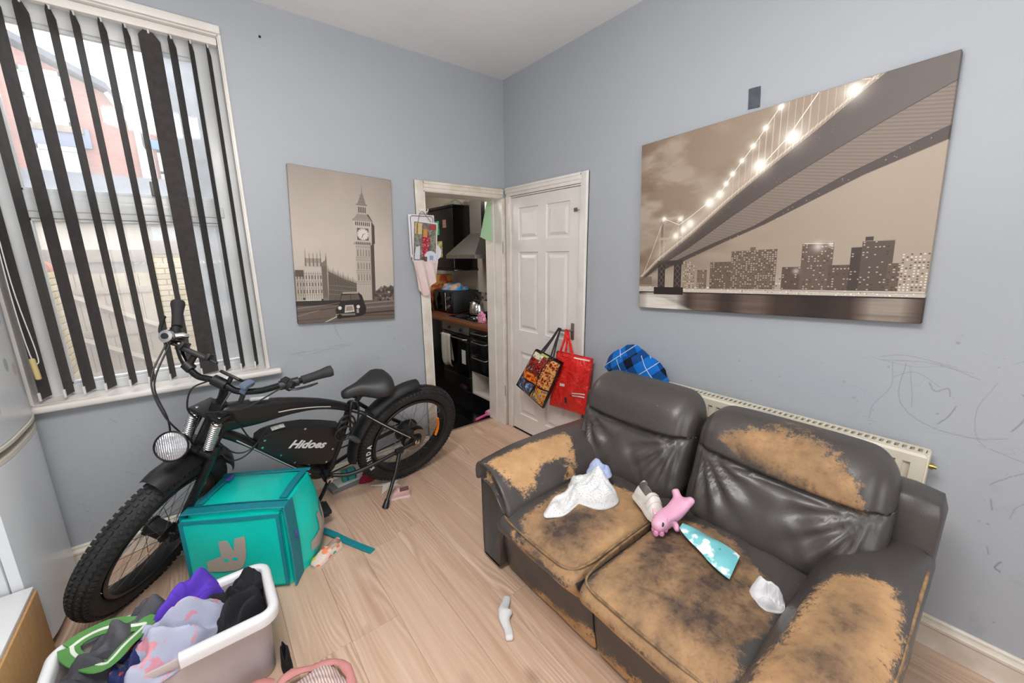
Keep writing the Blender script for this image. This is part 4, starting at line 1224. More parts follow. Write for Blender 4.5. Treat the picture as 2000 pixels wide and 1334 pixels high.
# kickstand: from the chainstay straight down to the floor
I = RB.inverted()
foot = I @ Vector((-1.372, -.515, .004)); knee = Vector((.128, .10, .335))
ks = MB()
mid = knee.lerp(foot, .35) + Vector((0, .012, 0))
ks.tube([knee, knee.lerp(mid, .6), mid, foot.lerp(mid, .25), foot.lerp(mid, .22), foot], [.012, .013, .012, .0105, .016, .021], 12)
ks.box((.10, .085, .325), (.16, .112, .365), .006)
bp(ks, 'kickstand', FRAME)

# front end ---------------------------------------------------------------
fk = MB()
for s_ in (-1, 1):
    fk.tube(cr([(0, s_ * .078, .37), (-.02, s_ * .078, .56), (-.05, s_ * .074, .75), (-.065, s_ * .068, .84)], 5), [.015, .017, .018, .019] + [.019] * 12, 12)
    fk.box((-.022, s_ * .078 - .01, .345), (.022, s_ * .078 + .01, .40), .006)
    fk.tube(cr([(-.07, s_ * .06, .80), (-.09, s_ * .058, .92), (-.10, s_ * .05, 1.0)], 4), .011, 10)
fk.box((-.11, -.085, .79), (-.02, .085, .82), .01)
fk.box((-.145, -.075, .985), (-.01, .075, 1.003), .008)
fk.cyl((-.068, 0, .78), (-.09, 0, 1.0), .028, n=18)
bp(fk, 'fork', FRAME, FB)
for s_ in (-1, 1):
    sg = MB()
    a, c_ = Vector((-.035, s_ * .052, .975)), Vector((-.045, s_ * .052, .825))
    pts = []
    n = 15
    for k in range(n * 10 + 1):
        t = k / (n * 10); an = 2 * math.pi * n * t
        pts.append(a.lerp(c_, t) + Vector((math.cos(an), math.sin(an), 0)) * .019)
    sg.tube(pts, .0042, 6)
    sgo = bp(sg, 'spring', CHR, FB)
    bp(MB().cyl(a + Vector((0, 0, .012)), c_ - Vector((0, 0, .03)), .008, n=10), 'spring_rod', STEEL, FB, sgo)
    bp(MB().lathe([(.012, 0), (.02, .004), (.02, .014), (.012, .02), (.006, .03)], 14, Matrix.Translation(a)), 'spring_cap', CHR, FB, sgo)
sm = MB().tube([(-.092, 0, 1.0), (-.098, 0, 1.06), (-.085, 0, 1.12), (-.055, 0, 1.15)], [.019, .019, .018, .018], 14)
sm.cyl((-.04, -.03, 1.156), (-.04, .03, 1.156), .024, n=16)
bp(sm, 'stem', FRAME, FB)
def barpt(s_, a, h, u): return (h, s_ * a - .008, u + (.014 if s_ > 0 else -.014) * min(1, a / .17))
half = [(.03, -.038, 1.156), (.09, -.036, 1.150), (.169, -.052, 1.182), (.235, -.075, 1.238), (.271, -.097, 1.263), (.302, -.133, 1.284), (.362, -.188, 1.336)]
bar = [barpt(-1, *p) for p in reversed(half)] + [barpt(1, *p) for p in half]
hbo = bp(MB().tube(cr(bar, 6), .0140, 12), 'handlebar', pm('gloss_black_bar', '#0d0d0e', .18), FB)
for s_ in (-1, 1):
    g0, g1 = Vector(barpt(s_, *half[5])), Vector(barpt(s_, *half[6]))
    d = (g1 - g0).normalized()
    g1 = g1 + d * .02
    pts = [g0 - d * .02, g0 - d * .018, g0, g0.lerp(g1, .3), g0.lerp(g1, .6), g0.lerp(g1, .85), g1 - d * .004, g1]
    bp(MB().tube(pts, [.017, .020, .020, .020, .0225, .027, .025, .012], 16), 'grip', RUB, FB, hbo)
    cl = Vector(barpt(s_, *half[4]))
    d2 = (Vector(barpt(s_, *half[5])) - Vector(barpt(s_, *half[3]))).normalized()
    bp(MB().cyl(cl - d2 * .018, cl + d2 * .018, .02, n=14).box((cl.x + .0, cl.y - .014, cl.z - .03), (cl.x + .045, cl.y + .014, cl.z + .012), .008), 'brake_clamp', PLAST, FB, hbo)
    piv = cl + Vector((.045, .01 * s_, -.012))
    tip = g0.lerp(g1, .75) + Vector((.055, .0, -.04))
    bp(MB().tube(cr([piv, piv.lerp(tip, .3) + Vector((.018, 0, -.004)), piv.lerp(tip, .7) + Vector((.012, 0, -.004)), tip], 5), [.009] + [.0075] * 12 + [.006] * 3, 10, flat=.7), 'brake_lever', FRAME if s_ > 0 else PLAST, FB, hbo)
    # instrument cluster blocks inboard of the clamp
    c3 = Vector(barpt(s_, *half[4])) - d2 * .045
    bp(MB().cyl(c3 - d2 * .014, c3 + d2 * .014, .021, n=14).box((c3.x - .03, c3.y - .016, c3.z - .005), (c3.x + .012, c3.y + .016, c3.z + .03), .006), 'switch_block', PLAST, FB, hbo)
# silver gear shifter pod on the far grip
cl = Vector(barpt(-1, *half[4]))
sh = MB().lathe([(.0, .0), (.026, .002), (.03, .012), (.026, .024), (.0, .028)], 20, Matrix.Translation(cl + Vector((.045, .012, -.006))) @ Matrix.Rotation(R(70), 4, 'Y'), cap=False)
sho = bp(sh, 'gear_shifter', CHR, FB, hbo)
bp(MB().lathe([(.0, .028), (.013, .0285), (.013, .031), (.0, .032)], 16, Matrix.Translation(cl + Vector((.045, .012, -.006))) @ Matrix.Rotation(R(70), 4, 'Y'), cap=False), 'dial', PLAST, FB, sho)
bp(MB().tube([cl + Vector((.04, .02, 0)), cl + Vector((.02, .045, .012)), cl + Vector((.005, .06, .012))], [.012, .013, .009], 10), 'shifter_arm', CHR, FB, sho)
# small amber tag under the far lever
bp(MB().box((cl.x + .02, cl.y + .035, cl.z - .06), (cl.x + .03, cl.y + .05, cl.z - .02), .003), 'amber_tag', pm('amber_plastic', '#d97f4a', .4), FB, hbo)
# phone holder on the far side of the bar
ph0 = Vector(barpt(-1, .14, -.045, 1.17))
ph = MB().cyl(ph0 - Vector((0, .016, -.006)), ph0 + Vector((0, .016, -.006)), .022, n=14).cyl(ph0, ph0 + Vector((-.012, .0, .05)), .012, n=10)
C1 = ph0 + Vector((-.018, .0, .062))
Mph = Matrix.Translation(C1) @ Matrix.Rotation(R(-25), 4, 'Y') @ Matrix.Rotation(R(12), 4, 'Z')
ph.box((-.03, -.05, -.012), (.03, .05, .006), .005, M=Mph)
ph.box((-.042, -.06, -.008), (.042, -.045, .024), .005, M=Mph).box((-.042, .045, -.008), (.042, .06, .024), .005, M=Mph)
ph.box((-.012, -.09, -.008), (.012, .09, .002), .004, M=Mph)
pho = bp(ph, 'phone_holder', PLAST, FB, hbo)
bp(MB().box((-.012, -.075, .004), (.014, -.058, .012), .002, M=Mph), 'holder_pad', pm('grey_pad', '#b7b7b2', .5), FB, pho)
# flat display by the stem
d0 = Vector((-.06, .025, 1.195))
bp(MB().box((-.028, -.045, -.007), (.028, .045, .007), .006, M=Matrix.Translation(d0) @ Matrix.Rotation(R(-32), 4, 'Y')).cyl(d0 - Vector((-.01, 0, .035)), d0, .01, n=10), 'display', PLAST, FB, hbo)
# clip-on light on the near side of the bar
l0 = Vector(barpt(1, .115, -.038, 1.16))
lt = MB().box((-.034, -.017, .022), (.034, .017, .048), .009, M=Matrix.Translation(l0)).cyl(l0, l0 + Vector((0, 0, .026)), .012, n=10).cyl(l0 - Vector((0, .012, 0)), l0 + Vector((0, .012, 0)), .016, n=12)
lto = bp(lt, 'clip_light', pm('blue_grey_plastic', '#5d6c80', .3), FB, hbo)
bp(MB().box((-.008, -.009, -.06), (.006, .009, -.008), .003, M=Matrix.Translation(l0)), 'strap', RUB, FB, lto)
# grey pump clipped on the tank
bp(MB().tube([(.915, .03, .952), (.91, .03, .952), (.84, .034, .942), (.835, .034, .942)], [.004, .009, .009, .004], 10), 'tyre_pump', pm('pale_grey_plastic_pump', '#b9bcc0', .4))
# headlamp
hl = Vector((.125, 0, .912)); ax_ = Vector((.94, .10, .33)).normalized()
q = ax_.to_track_quat('Z', 'Y').to_matrix().to_4x4()
Mh = Matrix.Translation(hl) @ q @ Matrix.Scale(.80, 4)
hlo = bp(MB().lathe([(.0, -.095), (.03, -.09), (.055, -.07), (.07, -.035), (.0775, -.006), (.0785, .004), (.074, .008), (.069, .002)], 32, Mh, cap=False), 'headlamp', pm('gloss_black_shell', '#101011', .2), FB)
LENS = Mt('ribbed_lens', '#cfd0d4', .12, metal=.55)
LENS.set(Base_Color=LENS.mix(LENS.noise(1.0, 3, LENS.map(LENS.obj(), (40, 40, 160))), '#8b8b90', '#ececf0')); LENS.bump(LENS.n('TexWave', {'Vector': LENS.obj(), 'Scale': 45.0, 'Distortion': 3.0}, 1), .6, .004)
bp(MB().lathe([(.069, .002), (.05, .008), (.025, .011), (.0, .012)], 32, Mh, cap=False), 'lens', LENS.m, FB, hlo)
bp(MB().tube([hl - ax_ * .055 + Vector((0, 0, -.05)), (-.01, 0, .82)], .009, 10).box((-.03, -.03, .815), (.0, .03, .83), .004), 'lamp_bracket', FRAME, FB, hlo)
# cables
cb = MB()
def FW(p): return FB @ Vector(p)
def RW(p): return RB @ Vector(p)
cR = Vector(barpt(-1, *half[4])); cL = Vector(barpt(1, *half[4]))
for pts in (
    [FW(cR + Vector((.06, .02, -.03))), FW((.06, -.20, 1.10)), FW((.075, -.10, .99)), FW((.03, -.02, .90)), FW((-.04, .0, .82))],
    [FW(cR + Vector((.055, .03, -.03))), FW((.05, -.19, 1.08)), FW((.065, -.085, .97)), FW((.05, -.06, .86)), FW((-.01, -.085, .6)), FW((.0, -.085, .45))],
    [FW(cL + Vector((.05, -.02, -.02))), FW((.04, .17, 1.15)), FW((.03, .08, 1.08)), FW((.02, .02, 1.03)), FW((-.05, .05, .97)), RW((.98, .045, .86))],
    [FW((-.03, .06, 1.15)), FW((.02, .07, 1.09)), FW((-.02, .06, 1.02)), RW((.99, .04, .90)), RW((.93, .04, .74)), RW((.88, .03, .66))],
    [FW((-.03, -.04, 1.15)), FW((.03, -.06, 1.12)), FW((.03, -.05, 1.03)), FW((-.02, -.03, .96))],
    [RW((1.06, .03, .78)), RW((1.0, .05, .69)), RW((.93, .05, .68)), RW((.86, .035, .75))],
    [RW((1.07, .03, .76)), RW((1.02, .06, .66)), RW((.94, .05, .66)), RW((.85, .035, .77))],
):
    cb.tube(cr(pts, 7), .0035, 7)
cb.build('cables', PLAST, bike)
# coiled lock cable hanging off the seat tube, with its padlock barrel
lk = thing('cable_lock', 'black coiled cable lock hung on the bike frame under the saddle', 'bike lock', tuple(RB @ Vector((.43, .06, .6))))
b_ = MB()
for k in range(3):
    pts = [RW((.46 + .05 * math.cos(t) + .012 * k, .045 + .012 * k, .64 - .015 * k + (.07 - .012 * k) * math.sin(t))) for t in [i * 2 * math.pi / 24 for i in range(24)]]
    b_.tube(pts, .006, 8, closed=True)
b_.tube(cr([RW((.42, .05, .60)), RW((.40, .06, .68)), RW((.40, .05, .77)), RW((.425, .03, .785)), RW((.44, .045, .74)), RW((.44, .05, .60))], 6), .006, 8)
b_.build('cable', pm('dark_rubber_cable', '#1e1e20', .35), lk)
MB().tube([RW((.455, .06, .575)), RW((.45, .062, .57)), RW((.40, .075, .525)), RW((.395, .076, .52))], [.012, .017, .017, .012], 14).build('lock_barrel', pm('lock_grey', '#3b3c42', .35), lk)

# ------------------------------------------------------------------ the worn leather sofa
def leather_mat():
    m = Mt('cracked_leather', '#413d3c', .38, spec=.5)
    o = m.obj()
    at = m.n('Attribute', {}, 2, attribute_name='peel')
    st = m.n('Attribute', {}, 2, attribute_name='stain')
    n1 = m.math('MULTIPLY_ADD', m.noise(34, 5, o, .65, dist=.4), .075, -.0375)
    n2 = m.math('MULTIPLY_ADD', m.noise(150, 3, o, .7), .052, -.026)
    s = m.math('ADD', at, m.math('ADD', n1, n2))
    mask = m.ramp(m.math('MULTIPLY_ADD', s, 60.0, .5), (0.0, 0.0), (1.0, 1.0))
    # islets of leather left inside the bare patches
    isl = m.ramp(m.noise(42, 6, o, .72), (.575, 0.0), (.60, 1.0))
    inner = m.ramp(m.math('MULTIPLY_ADD', s, 26.0, -.1), (0.0, 1.0), (1.0, 0.0))
    mask = m.math('MULTIPLY', mask, m.math('SUBTRACT', 1.0, m.math('MULTIPLY', isl, inner)))
    # bare backing: tan cloth, grimy where people sit
    g1 = m.ramp(m.noise(7.0, 5, o, .62), (.36, 0.0), (.66, 1.0))
    g2 = m.ramp(m.noise(30, 5, o, .7), (.48, 0.0), (.72, 1.0))
    tan = m.mix(m.ramp(m.noise(16, 4, o), (.3, 0.0), (.7, 1.0)), '#caa273', '#b98f62')
    grime = m.math('MULTIPLY', m.math('MULTIPLY_ADD', g1, .85, m.math('MULTIPLY', g2, .40)), st, clamp=True)
    tan = m.mix(m.math('MULTIPLY', st, .62, clamp=True), tan, '#7b6049')
    tan = m.mix(grime, tan, '#43362f')
    lea = m.mix(m.ramp(m.noise(3, 4, o), (.3, 0.0), (.7, 1.0)), '#423e3c', '#4d4846')
    spk = m.ramp(m.n('TexVoronoi', {'Vector': o, 'Scale': 30.0}), (.035, 1.0), (.05, 0.0))
    lea = m.mix(m.math('MULTIPLY', spk, m.ramp(m.noise(4, 2, o), (.52, 0.0), (.6, .8))), lea, '#b9b2a8')
    m.set(Base_Color=m.mix(mask, lea, tan), Roughness=m.math('MULTIPLY_ADD', mask, .5, .36))
    grain = m.math('MULTIPLY', m.noise(260, 2, o), .25)
    wr = m.math('MULTIPLY', m.noise(22, 4, o, .6), .5)
    m.bump(m.math('SUBTRACT', m.math('ADD', grain, wr), m.math('MULTIPLY', mask, .8)), .35, .004)
    return m.m
LEA = leather_mat()

def puff(name, lo, hi, r, n, parent, fn=None, peel=None, stain=0.0, sub=(14, 14, 8)):
    """rounded upholstery block on a subdivided box; fn(p, nrm) moves points; peel(x, y, z, nx, ny, nz) gives the worn-patch distance"""
    lo, hi = Vector(lo), Vector(hi)
    c = (lo + hi) / 2; h = (hi - lo) / 2
    verts = {}; vl = []; fl = []
    def vid(p):
        k_ = tuple(round(q, 6) for q in p)
        if k_ not in verts:
            verts[k_] = len(vl); vl.append(p)
        return verts[k_]
    def warp(t):  # gather samples near the edges
        return math.copysign(abs(t) ** .8, t)
    for ax in range(3):
        a1, a2 = (ax + 1) % 3, (ax + 2) % 3
        n1, n2 = sub[a1], sub[a2]
        for sgn in (-1, 1):
            g = []
            for i in range(n1 + 1):
                row = []
                for j in range(n2 + 1):
                    p = [0, 0, 0]; p[ax] = sgn; p[a1] = warp(-1 + 2 * i / n1); p[a2] = warp(-1 + 2 * j / n2)
                    row.append(vid(tuple(p)))
                g.append(row)
            for i in range(n1):
                for j in range(n2):
                    q = (g[i][j], g[i + 1][j], g[i + 1][j + 1], g[i][j + 1])
                    fl.append(q if sgn > 0 else q[::-1])
    rad = Vector((r, r, r)) if not hasattr(r, '__len__') else Vector(r)
    rad = Vector([min(a, b_) for a, b_ in zip(rad, h)])
    out = []; nrm = []
    for p in vl:
        q = Vector([p[k] * h[k] for k in range(3)])
        cc = Vector([max(-(h[k] - rad[k]), min(h[k] - rad[k], q[k])) for k in range(3)])
        d = Vector([(q[k] - cc[k]) / rad[k] for k in range(3)])
        if d.length > 1e-6:
            d.normalize()
            q = cc + Vector([d[k] * rad[k] for k in range(3)])
        nn = Vector([d[k] / rad[k] for k in range(3)])
        nn = nn.normalized() if nn.length > 1e-6 else Vector((0, 0, 1))
        w = q + c
        if fn is not None:
            w = fn(w, nn, Vector([q[k] / h[k] for k in range(3)]))
        out.append(tuple(w)); nrm.append(tuple(nn))
    b_ = MB(); b_.add(out, fl)
    o = b_.build(name, LEA, parent, angle=180)
    P = np.array(out); Nn = np.array(nrm)
    pe = peel(P[:, 0], P[:, 1], P[:, 2], Nn[:, 0], Nn[:, 1], Nn[:, 2]) if peel else np.full(len(P), -.3)
    me = o.data
    at = me.attributes.new('peel', 'FLOAT', 'POINT'); at.data.foreach_set('value', np.clip(pe, -.12, .12).astype(np.float32))
    at = me.attributes.new('stain', 'FLOAT', 'POINT')
    sv = stain(P[:, 0], P[:, 1], P[:, 2]) if callable(stain) else np.full(len(P), float(stain))
    at.data.foreach_set('value', sv.astype(np.float32))
    return o

sofa = thing('sofa', 'worn two-seat grey leather sofa with large peeled tan patches', 'sofa', (-.65, -2.0, 0))
SF = -1.085          # front of the base
puff('base', (-1.04, -2.71, .035), (-.2, -1.26, .30), .03, 4, sofa, sub=(6, 8, 4))
puff('back_frame', (-.37, -2.725, .04), (-.2, -1.235, .765), (.05, .045, .05), 6, sofa, sub=(6, 14, 10))

def ragged(y, z, base):
    return base
# fronts below the seats (recliner flaps)
def flap(y0, y1, worn):
    def pe(x, y, z, a, b_, c):
        h_ = worn[0] + (worn[1] - worn[0]) * (y1 - y) / (y1 - y0) + .02 * np.sin(y * 37) * np.sin(y * 11 + 1)
        return np.where(a < -.3, (h_ - z) * .5, -.2)
    puff('footrest_flap', (SF + .010, y0, .012), (SF + .05, y1, .31), (.02, .012, .02), 4, sofa, lambda p, n_, t: Vector((p.x - .048 * p.z / .3 + .004 * nz(p, 8, 4), p.y, p.z)), peel=pe, stain=.1, sub=(4, 18, 14))
flap(-1.948, -1.385, (.0, .11))
flap(-2.47, -1.953, (.06, .12))

# seats
seat1 = [(-1.16, -1.60), (-1.01, -1.585), (-.92, -1.57), (-.68, -1.66), (-.66, -1.9), (-.75, -1.955), (-.9, -1.965), (-1.17, -1.965), (-1.225, -1.93), (-1.235, -1.83), (-1.225, -1.71)]
seat2 = [(-.80, -1.97), (-.66, -2.0), (-.62, -2.2), (-.74, -2.40), (-.90, -2.45), (-1.09, -2.42), (-1.11, -2.47), (-1.19, -2.44), (-1.25, -2.35), (-1.26, -2.1), (-1.22, -1.99)]
front1 = [[(-1.60, .43), (-1.65, .405), (-1.75, .375), (-1.82, .36), (-1.80, .34), (-1.70, .36), (-1.6, .40)], [(-1.845, .37), (-1.96, .40), (-1.96, .31), (-1.90, .275), (-1.86, .31)]]
front2 = [[(-1.975, .43), (-2.05, .40), (-2.2, .39), (-2.28, .38), (-2.26, .30), (-2.16, .275), (-2.02, .29), (-1.97, .34)], [(-2.30, .385), (-2.48, .40), (-2.48, .29), (-2.36, .28), (-2.30, .33)]]
def seat(y0, y1, top, fronts, nm, sx, gx=.24, gy=.17, base=.22):
    def fn(p, nn, t):
        x, y, z = p
        if nn.z > -.2:
            dome = (1 - abs(t.y) ** 2.5) * (1 - abs(t.x) ** 4)
            z += .030 * max(0, dome) * (t.z > -.1)
            # welt seam round the top edge
            e = max(abs(t.y), -t.x)
            z -= .009 * math.exp(-((e - .91) / .03) ** 2) * (t.z > .2)
        if t.x < -.3:
            f_ = (-t.x - .3) / .7
            x -= .022 * f_ * math.exp(-((z - .385) / .06) ** 2)
            x += .055 * f_ * max(0, min(1, (.375 - z) / .10))
        x += .004 * nz((x, y, z), 9, 3); z += .005 * nz((x, y, z), 7, 5) * (nn.z > 0)
        return Vector((x, y, z))
    def pe(x, y, z, a, b_, c):
        v = np.where(c > .12, sdf(top, x, y), -.3)
        for f_ in fronts:
            v = np.maximum(v, np.where((a < -.15) & (c < .75), sdf(f_, y, z), -.3))
        return v
    def stn(x, y, z):
        cx, cy = sx
        g = np.exp(-(((x - cx) / gx) ** 2 + ((y - cy) / gy) ** 2))
        return np.where(z > .38, np.clip(base + 1.1 * g, 0, 1.2), .12)
    puff(nm, (-1.20, y0, .262), (-.36, y1, .440), (.055, .045, .055), 6, sofa, fn, pe, stn, sub=(30, 22, 12))
seat(-1.950, -1.475, seat1, front1, 'seat_cushion', (-1.03, -1.76))
seat(-2.50, -1.957, seat2, front2, 'seat_cushion', (-.90, -2.24), .30, .24, .42)

# arms
armA = [(-1.14, -1.31), (-.98, -1.325), (-.85, -1.335), (-.66, -1.35), (-.66, -1.41), (-.78, -1.565), (-.88, -1.565), (-.76, -1.50), (-.84, -1.475), (-.94, -1.475), (-1.02, -1.515), (-1.08, -1.53), (-1.13, -1.47)]
armB = [(-.78, -2.52), (-.69, -2.55), (-.67, -2.6), (-.65, -2.66), (-.71, -2.69), (-.79, -2.705), (-.86, -2.715), (-1.0, -2.715), (-1.16, -2.69), (-1.22, -2.6), (-1.22, -2.50), (-1.1, -2.49), (-1.02, -2.51), (-.91, -2.51)]
def sweep(name, rings, peel, stain):
    b_ = MB().loft([[tuple(p) for p in r_] for r_ in rings])
    o = b_.build(name, LEA, sofa, angle=180)
    P = np.array([p for r_ in rings for p in r_])
    me = o.data
    at = me.attributes.new('peel', 'FLOAT', 'POINT'); at.data.foreach_set('value', np.clip(peel(P[:, 0], P[:, 1], P[:, 2]), -.12, .12).astype(np.float32))
    at = me.attributes.new('stain', 'FLOAT', 'POINT'); at.data.foreach_set('value', stain(P[:, 0], P[:, 1], P[:, 2]).astype(np.float32))
    return o
YC2 = -3.96; MIR = lambda y: -2.725 + (-1.236 - y) * .86            # the near arm mirrors the far one about the sofa's middle
def arm(near, worn):
    mir = MIR if near else (lambda y: y)
    # front panel and body below the pad
    sec = [(-1.242, .03), (-1.238, .10), (-1.238, .47), (-1.26, .505), (-1.36, .515), (-1.44, .492), (-1.492, .436), (-1.46, .36), (-1.40, .20), (-1.378, .03)]
    rings = []
    for x, k_ in ((-1.118, .93), (-1.124, .97), (-1.115, 1.0), (-1.05, 1.0), (-.7, 1.0), (-.3, 1.0), (-.26, .98)):
        cy, cz_ = -1.35, .28
        rings.append([(x + .03 * (.30 - z) * (z < .30) * (x < -1.0) * .6, mir(cy + (y - cy) * k_), cz_ + (z - cz_) * (k_ if z > .1 else 1)) for y, z in sec])
    sweep('arm', rings, lambda x, y, z: np.full(x.shape, -.3), lambda x, y, z: np.zeros(x.shape))
    # pad: a padded skin rolled over the top and down the seat side
    top = cr([(y, z, 0) for y, z in [(-1.232, .49), (-1.231, .54), (-1.25, .575), (-1.30, .590), (-1.37, .590), (-1.44, .570), (-1.50, .530), (-1.535, .48), (-1.545, .445)]], 4)
    und = cr([(y, z, 0) for y, z in [(-1.528, .425), (-1.49, .448), (-1.43, .487), (-1.35, .507), (-1.27, .503), (-1.242, .484)]], 3)
    sec = [(p.x, p.y) for p in top] + [(p.x, p.y) for p in und]
    cy, cz_ = -1.37, .515
    rings = []
    xs = [(-1.128, .70, 0), (-1.142, .82, 0), (-1.150, .91, 0), (-1.150, .97, 0), (-1.142, 1.0, 0), (-1.128, 1.0, -.003), (-1.115, 1.0, 0)] + [(-1.09 + .75 * i / 24, 1.0, 0) for i in range(25)]
    for x, k_, dz in xs:
        u = (x + 1.15) / .8
        puffy = .012 * math.sin(max(0, min(1, u)) * math.pi)
        ring = []
        for y, z in sec:
            yy, zz = cy + (y - cy) * k_, cz_ + (z - cz_) * k_
            zz += dz + puffy * (z > .53) - .03 * max(0, -u * 1.2) * 0
            zz += .005 * nz((x * 6, y * 6, z * 6), 1.0, 2 + near)
            xx = x - .010 * math.sin(max(0, min(1, (y + 1.24) / -.3)) * math.pi) * (x < -1.0) - .035 * max(0, min(1, (-y - 1.38) / .16)) * max(0, min(1, (-x - .9) / .2))
            ring.append((xx, mir(yy), zz - .016 * max(0, (-x - .9)) / .3))
        rings.append(ring)
    def pe(x, y, z):
        v = np.where(z > .47, sdf(worn, x, y), -.3)
        return v
    def stn(x, y, z):
        if not near: return np.full(x.shape, .15)
        return np.clip(.9 * np.exp(-((x + .85) / .10) ** 2 - ((y + 2.60) / .06) ** 2) + .9 * np.exp(-((x + 1.10) / .10) ** 2 - ((y + 2.60) / .07) ** 2) + .26, 0, 1)
    sweep('arm_pad', rings, pe, stn)
arm(0, armA)
arm(1, armB)

# back cushions: lower pad with pulled pleats, head roll above a deep seam
head2 = [(-2.07, .80), (-2.12, .83), (-2.17, .855), (-2.26, .875), (-2.36, .875), (-2.45, .855), (-2.53, .79), (-2.555, .70), (-2.47, .70), (-2.31, .725), (-2.16, .75)]
def back_cushion(y0, y1, worn, seed, ztop):
    yc, hy = (y0 + y1) / 2, (y1 - y0) / 2
    zs = .70
    def fn(p, nn, t):
        x, y, z = p
        u = (y - yc) / hy
        front = t.x < -.05
        # lean back: the top sits closer to the wall
        s = (z - .40) / .50
        sag = .028 * (1 - u * u) * (z < 1)
        seam = zs + .018 * u * u + .012 * (seed == 2) * u
        if front:
            k_ = min(1, (-t.x + .05))
            dz = z - seam
            if dz > 0:        # head roll
                x -= .030 * k_ * math.sqrt(max(0, 1 - ((dz - .07) / .125) ** 2)) * (1 - u ** 6)
            else:             # belly
                x -= .040 * k_ * max(0, math.sin(min(1, -dz / .30) * math.pi * .8)) * (1 - u ** 4)
                # pleats pulled from the seam ends
                for ue in (-.86, .86):
                    du, dv = u - ue, dz / hy
                    a = math.atan2(-dv, abs(du) + 1e-4)
                    rr_ = math.hypot(du, dv)
                    x += .013 * k_ * math.sin(a * 15 + seed * 1.3) * math.exp(-((rr_ - .40) / .34) ** 2) * (du * ue < 0)
                x += .011 * k_ * nz((y * 4, z * 15 + abs(y - yc) * 16, seed), 1.0, seed) 
                # vertical drape
                x += .006 * k_ * math.sin(y * 38 + 2.2 * math.sin(z * 9)) * math.exp(-((dz + .14) / .09) ** 2) * (1 - u * u)
            x += .030 * k_ * math.exp(-((dz) / .014) ** 2) * (1 - abs(u) ** 12)
        x += .16 * s - .02
        y += .012 * nz((0, z * 3, seed), 1.0, seed)
        if front: x += .007 * math.exp(-((abs(u) - .885) / .035) ** 2)
        return Vector((x, y, z - .02 * u ** 4 * (t.z > .3)))
    def pe(x, y, z, a, b_, c):
        if worn is None: return np.full(x.shape, -.3)
        v = np.where(a < .3, sdf(worn, y, z), -.3)
        return v
    puff('back_cushion', (-.57, y0, .40), (-.37, y1, ztop), (.075, .095, .11), 6, sofa, fn, pe, lambda x, y, z: .75 * np.exp(-((z - .73) / .035) ** 2) * (y > -2.4) + .62, sub=(10, 52, 56))
back_cushion(-1.945, -1.325, None, 1, .905)
back_cushion(-2.615, -1.965, head2, 2, .885)
# welts (raised seams)
WELT = pm('leather_welt', '#35312f', .5)
WORNW = pm('scuffed_welt', '#8d7152', .8, var='#5a4736', vs=40)
def welt(pts, mat, r=.006):
    MB().tube(cr(pts, 6), r, 8).build('welt', mat, sofa)
welt([(-1.185, -1.515, .424), (-1.203, -1.6, .432), (-1.205, -1.8, .432), (-1.19, -1.90, .430), (-1.12, -1.935, .434), (-.95, -1.942, .44), (-.6, -1.942, .44)], WORNW, .0045)
welt([(-.6, -1.955, .44), (-.95, -1.955, .44), (-1.12, -1.962, .434), (-1.19, -1.99, .430), (-1.205, -2.1, .432), (-1.205, -2.3, .432), (-1.195, -2.42, .424)], WORNW, .0045)
BTW = pm('bare_tan_welt', '#b08a5c', .85, var='#5f4d3c', vs=25)
welt([(-.46, -2.718, .572), (-.7, -2.718, .578), (-1.0, -2.718, .568), (-1.13, -2.715, .556)], BTW, .006)
for y in (-1.25, -1.6, -2.4, -2.65):
    MB().cyl((-1.0, y, 0), (-1.0, y, .05), .022, n=12).build('foot', BLACKISH, sofa)
    MB().cyl((-.28, y, 0), (-.28, y, .06), .022, n=12).build('foot', BLACKISH, sofa)

# ------------------------------------------------------------------ radiator behind the sofa
RADM = pm('cream_radiator_enamel', '#d9d2c2', .35, var='#cbc2ae', vs=5)
rad = thing('radiator', 'cream panel radiator on the wall behind the sofa', 'radiator', (-.07, -1.94, .2))
RY0, RY1, RZ0, RZ1 = -2.645, -1.20, .24, .815
rp = MB()
# fluted front panel
n = 34
rings = []
for side, x in ((0, -.105), (1, -.09)):
    pass
ys = []
pts = []
pitch = (RY1 - RY0 - .06) / n
for k in range(n):
    y = RY0 + .03 + k * pitch
    for f0, d in ((0, 0), (.22, 0), (.30, .011), (.70, .011), (.78, 0)):
        pts.append((y + f0 * pitch, d))
pts = [(RY0, 0)] + pts + [(RY1, 0)]
v = []; f = []
zr = [RZ0, RZ0 + .04, RZ0 + .055, RZ1 - .055, RZ1 - .042, RZ1 - .012, RZ1]
for z, a in zip(zr, (0, 0, 1, 1, 0, 0, 0)):
    for y, d in pts:
        v.append((-.108 + d * a + (.012 if z in (RZ0, RZ1) else 0), y, z))
k = len(pts)
for j in range(len(zr) - 1):
    for i in range(k - 1):
        f.append((j * k + i, j * k + i + 1, (j + 1) * k + i + 1, (j + 1) * k + i))
rp.add(v, f)
rp.build('front_panel', RADM, rad, angle=30, fix=False)
MB().box((-.045, RY0, RZ0), (-.032, RY1, RZ1 - .005), .003).build('rear_panel', RADM, rad, smooth=False)
for y in (RY0, RY1):
    MB().box((-.104, y - .006, RZ0 + .01), (-.034, y + .006, RZ1), .004).build('end_cap', RADM, rad)
gt = MB()
gt.box((-.100, RY0, RZ1 - .004), (-.090, RY1, RZ1 + .002)).box((-.048, RY0, RZ1 - .004), (-.036, RY1, RZ1 + .002))
for k in range(66):
    y = RY0 + .012 + k * (RY1 - RY0 - .024) / 65
    gt.box((-.092, y - .0045, RZ1 - .004), (-.046, y + .0045, RZ1 + .001))
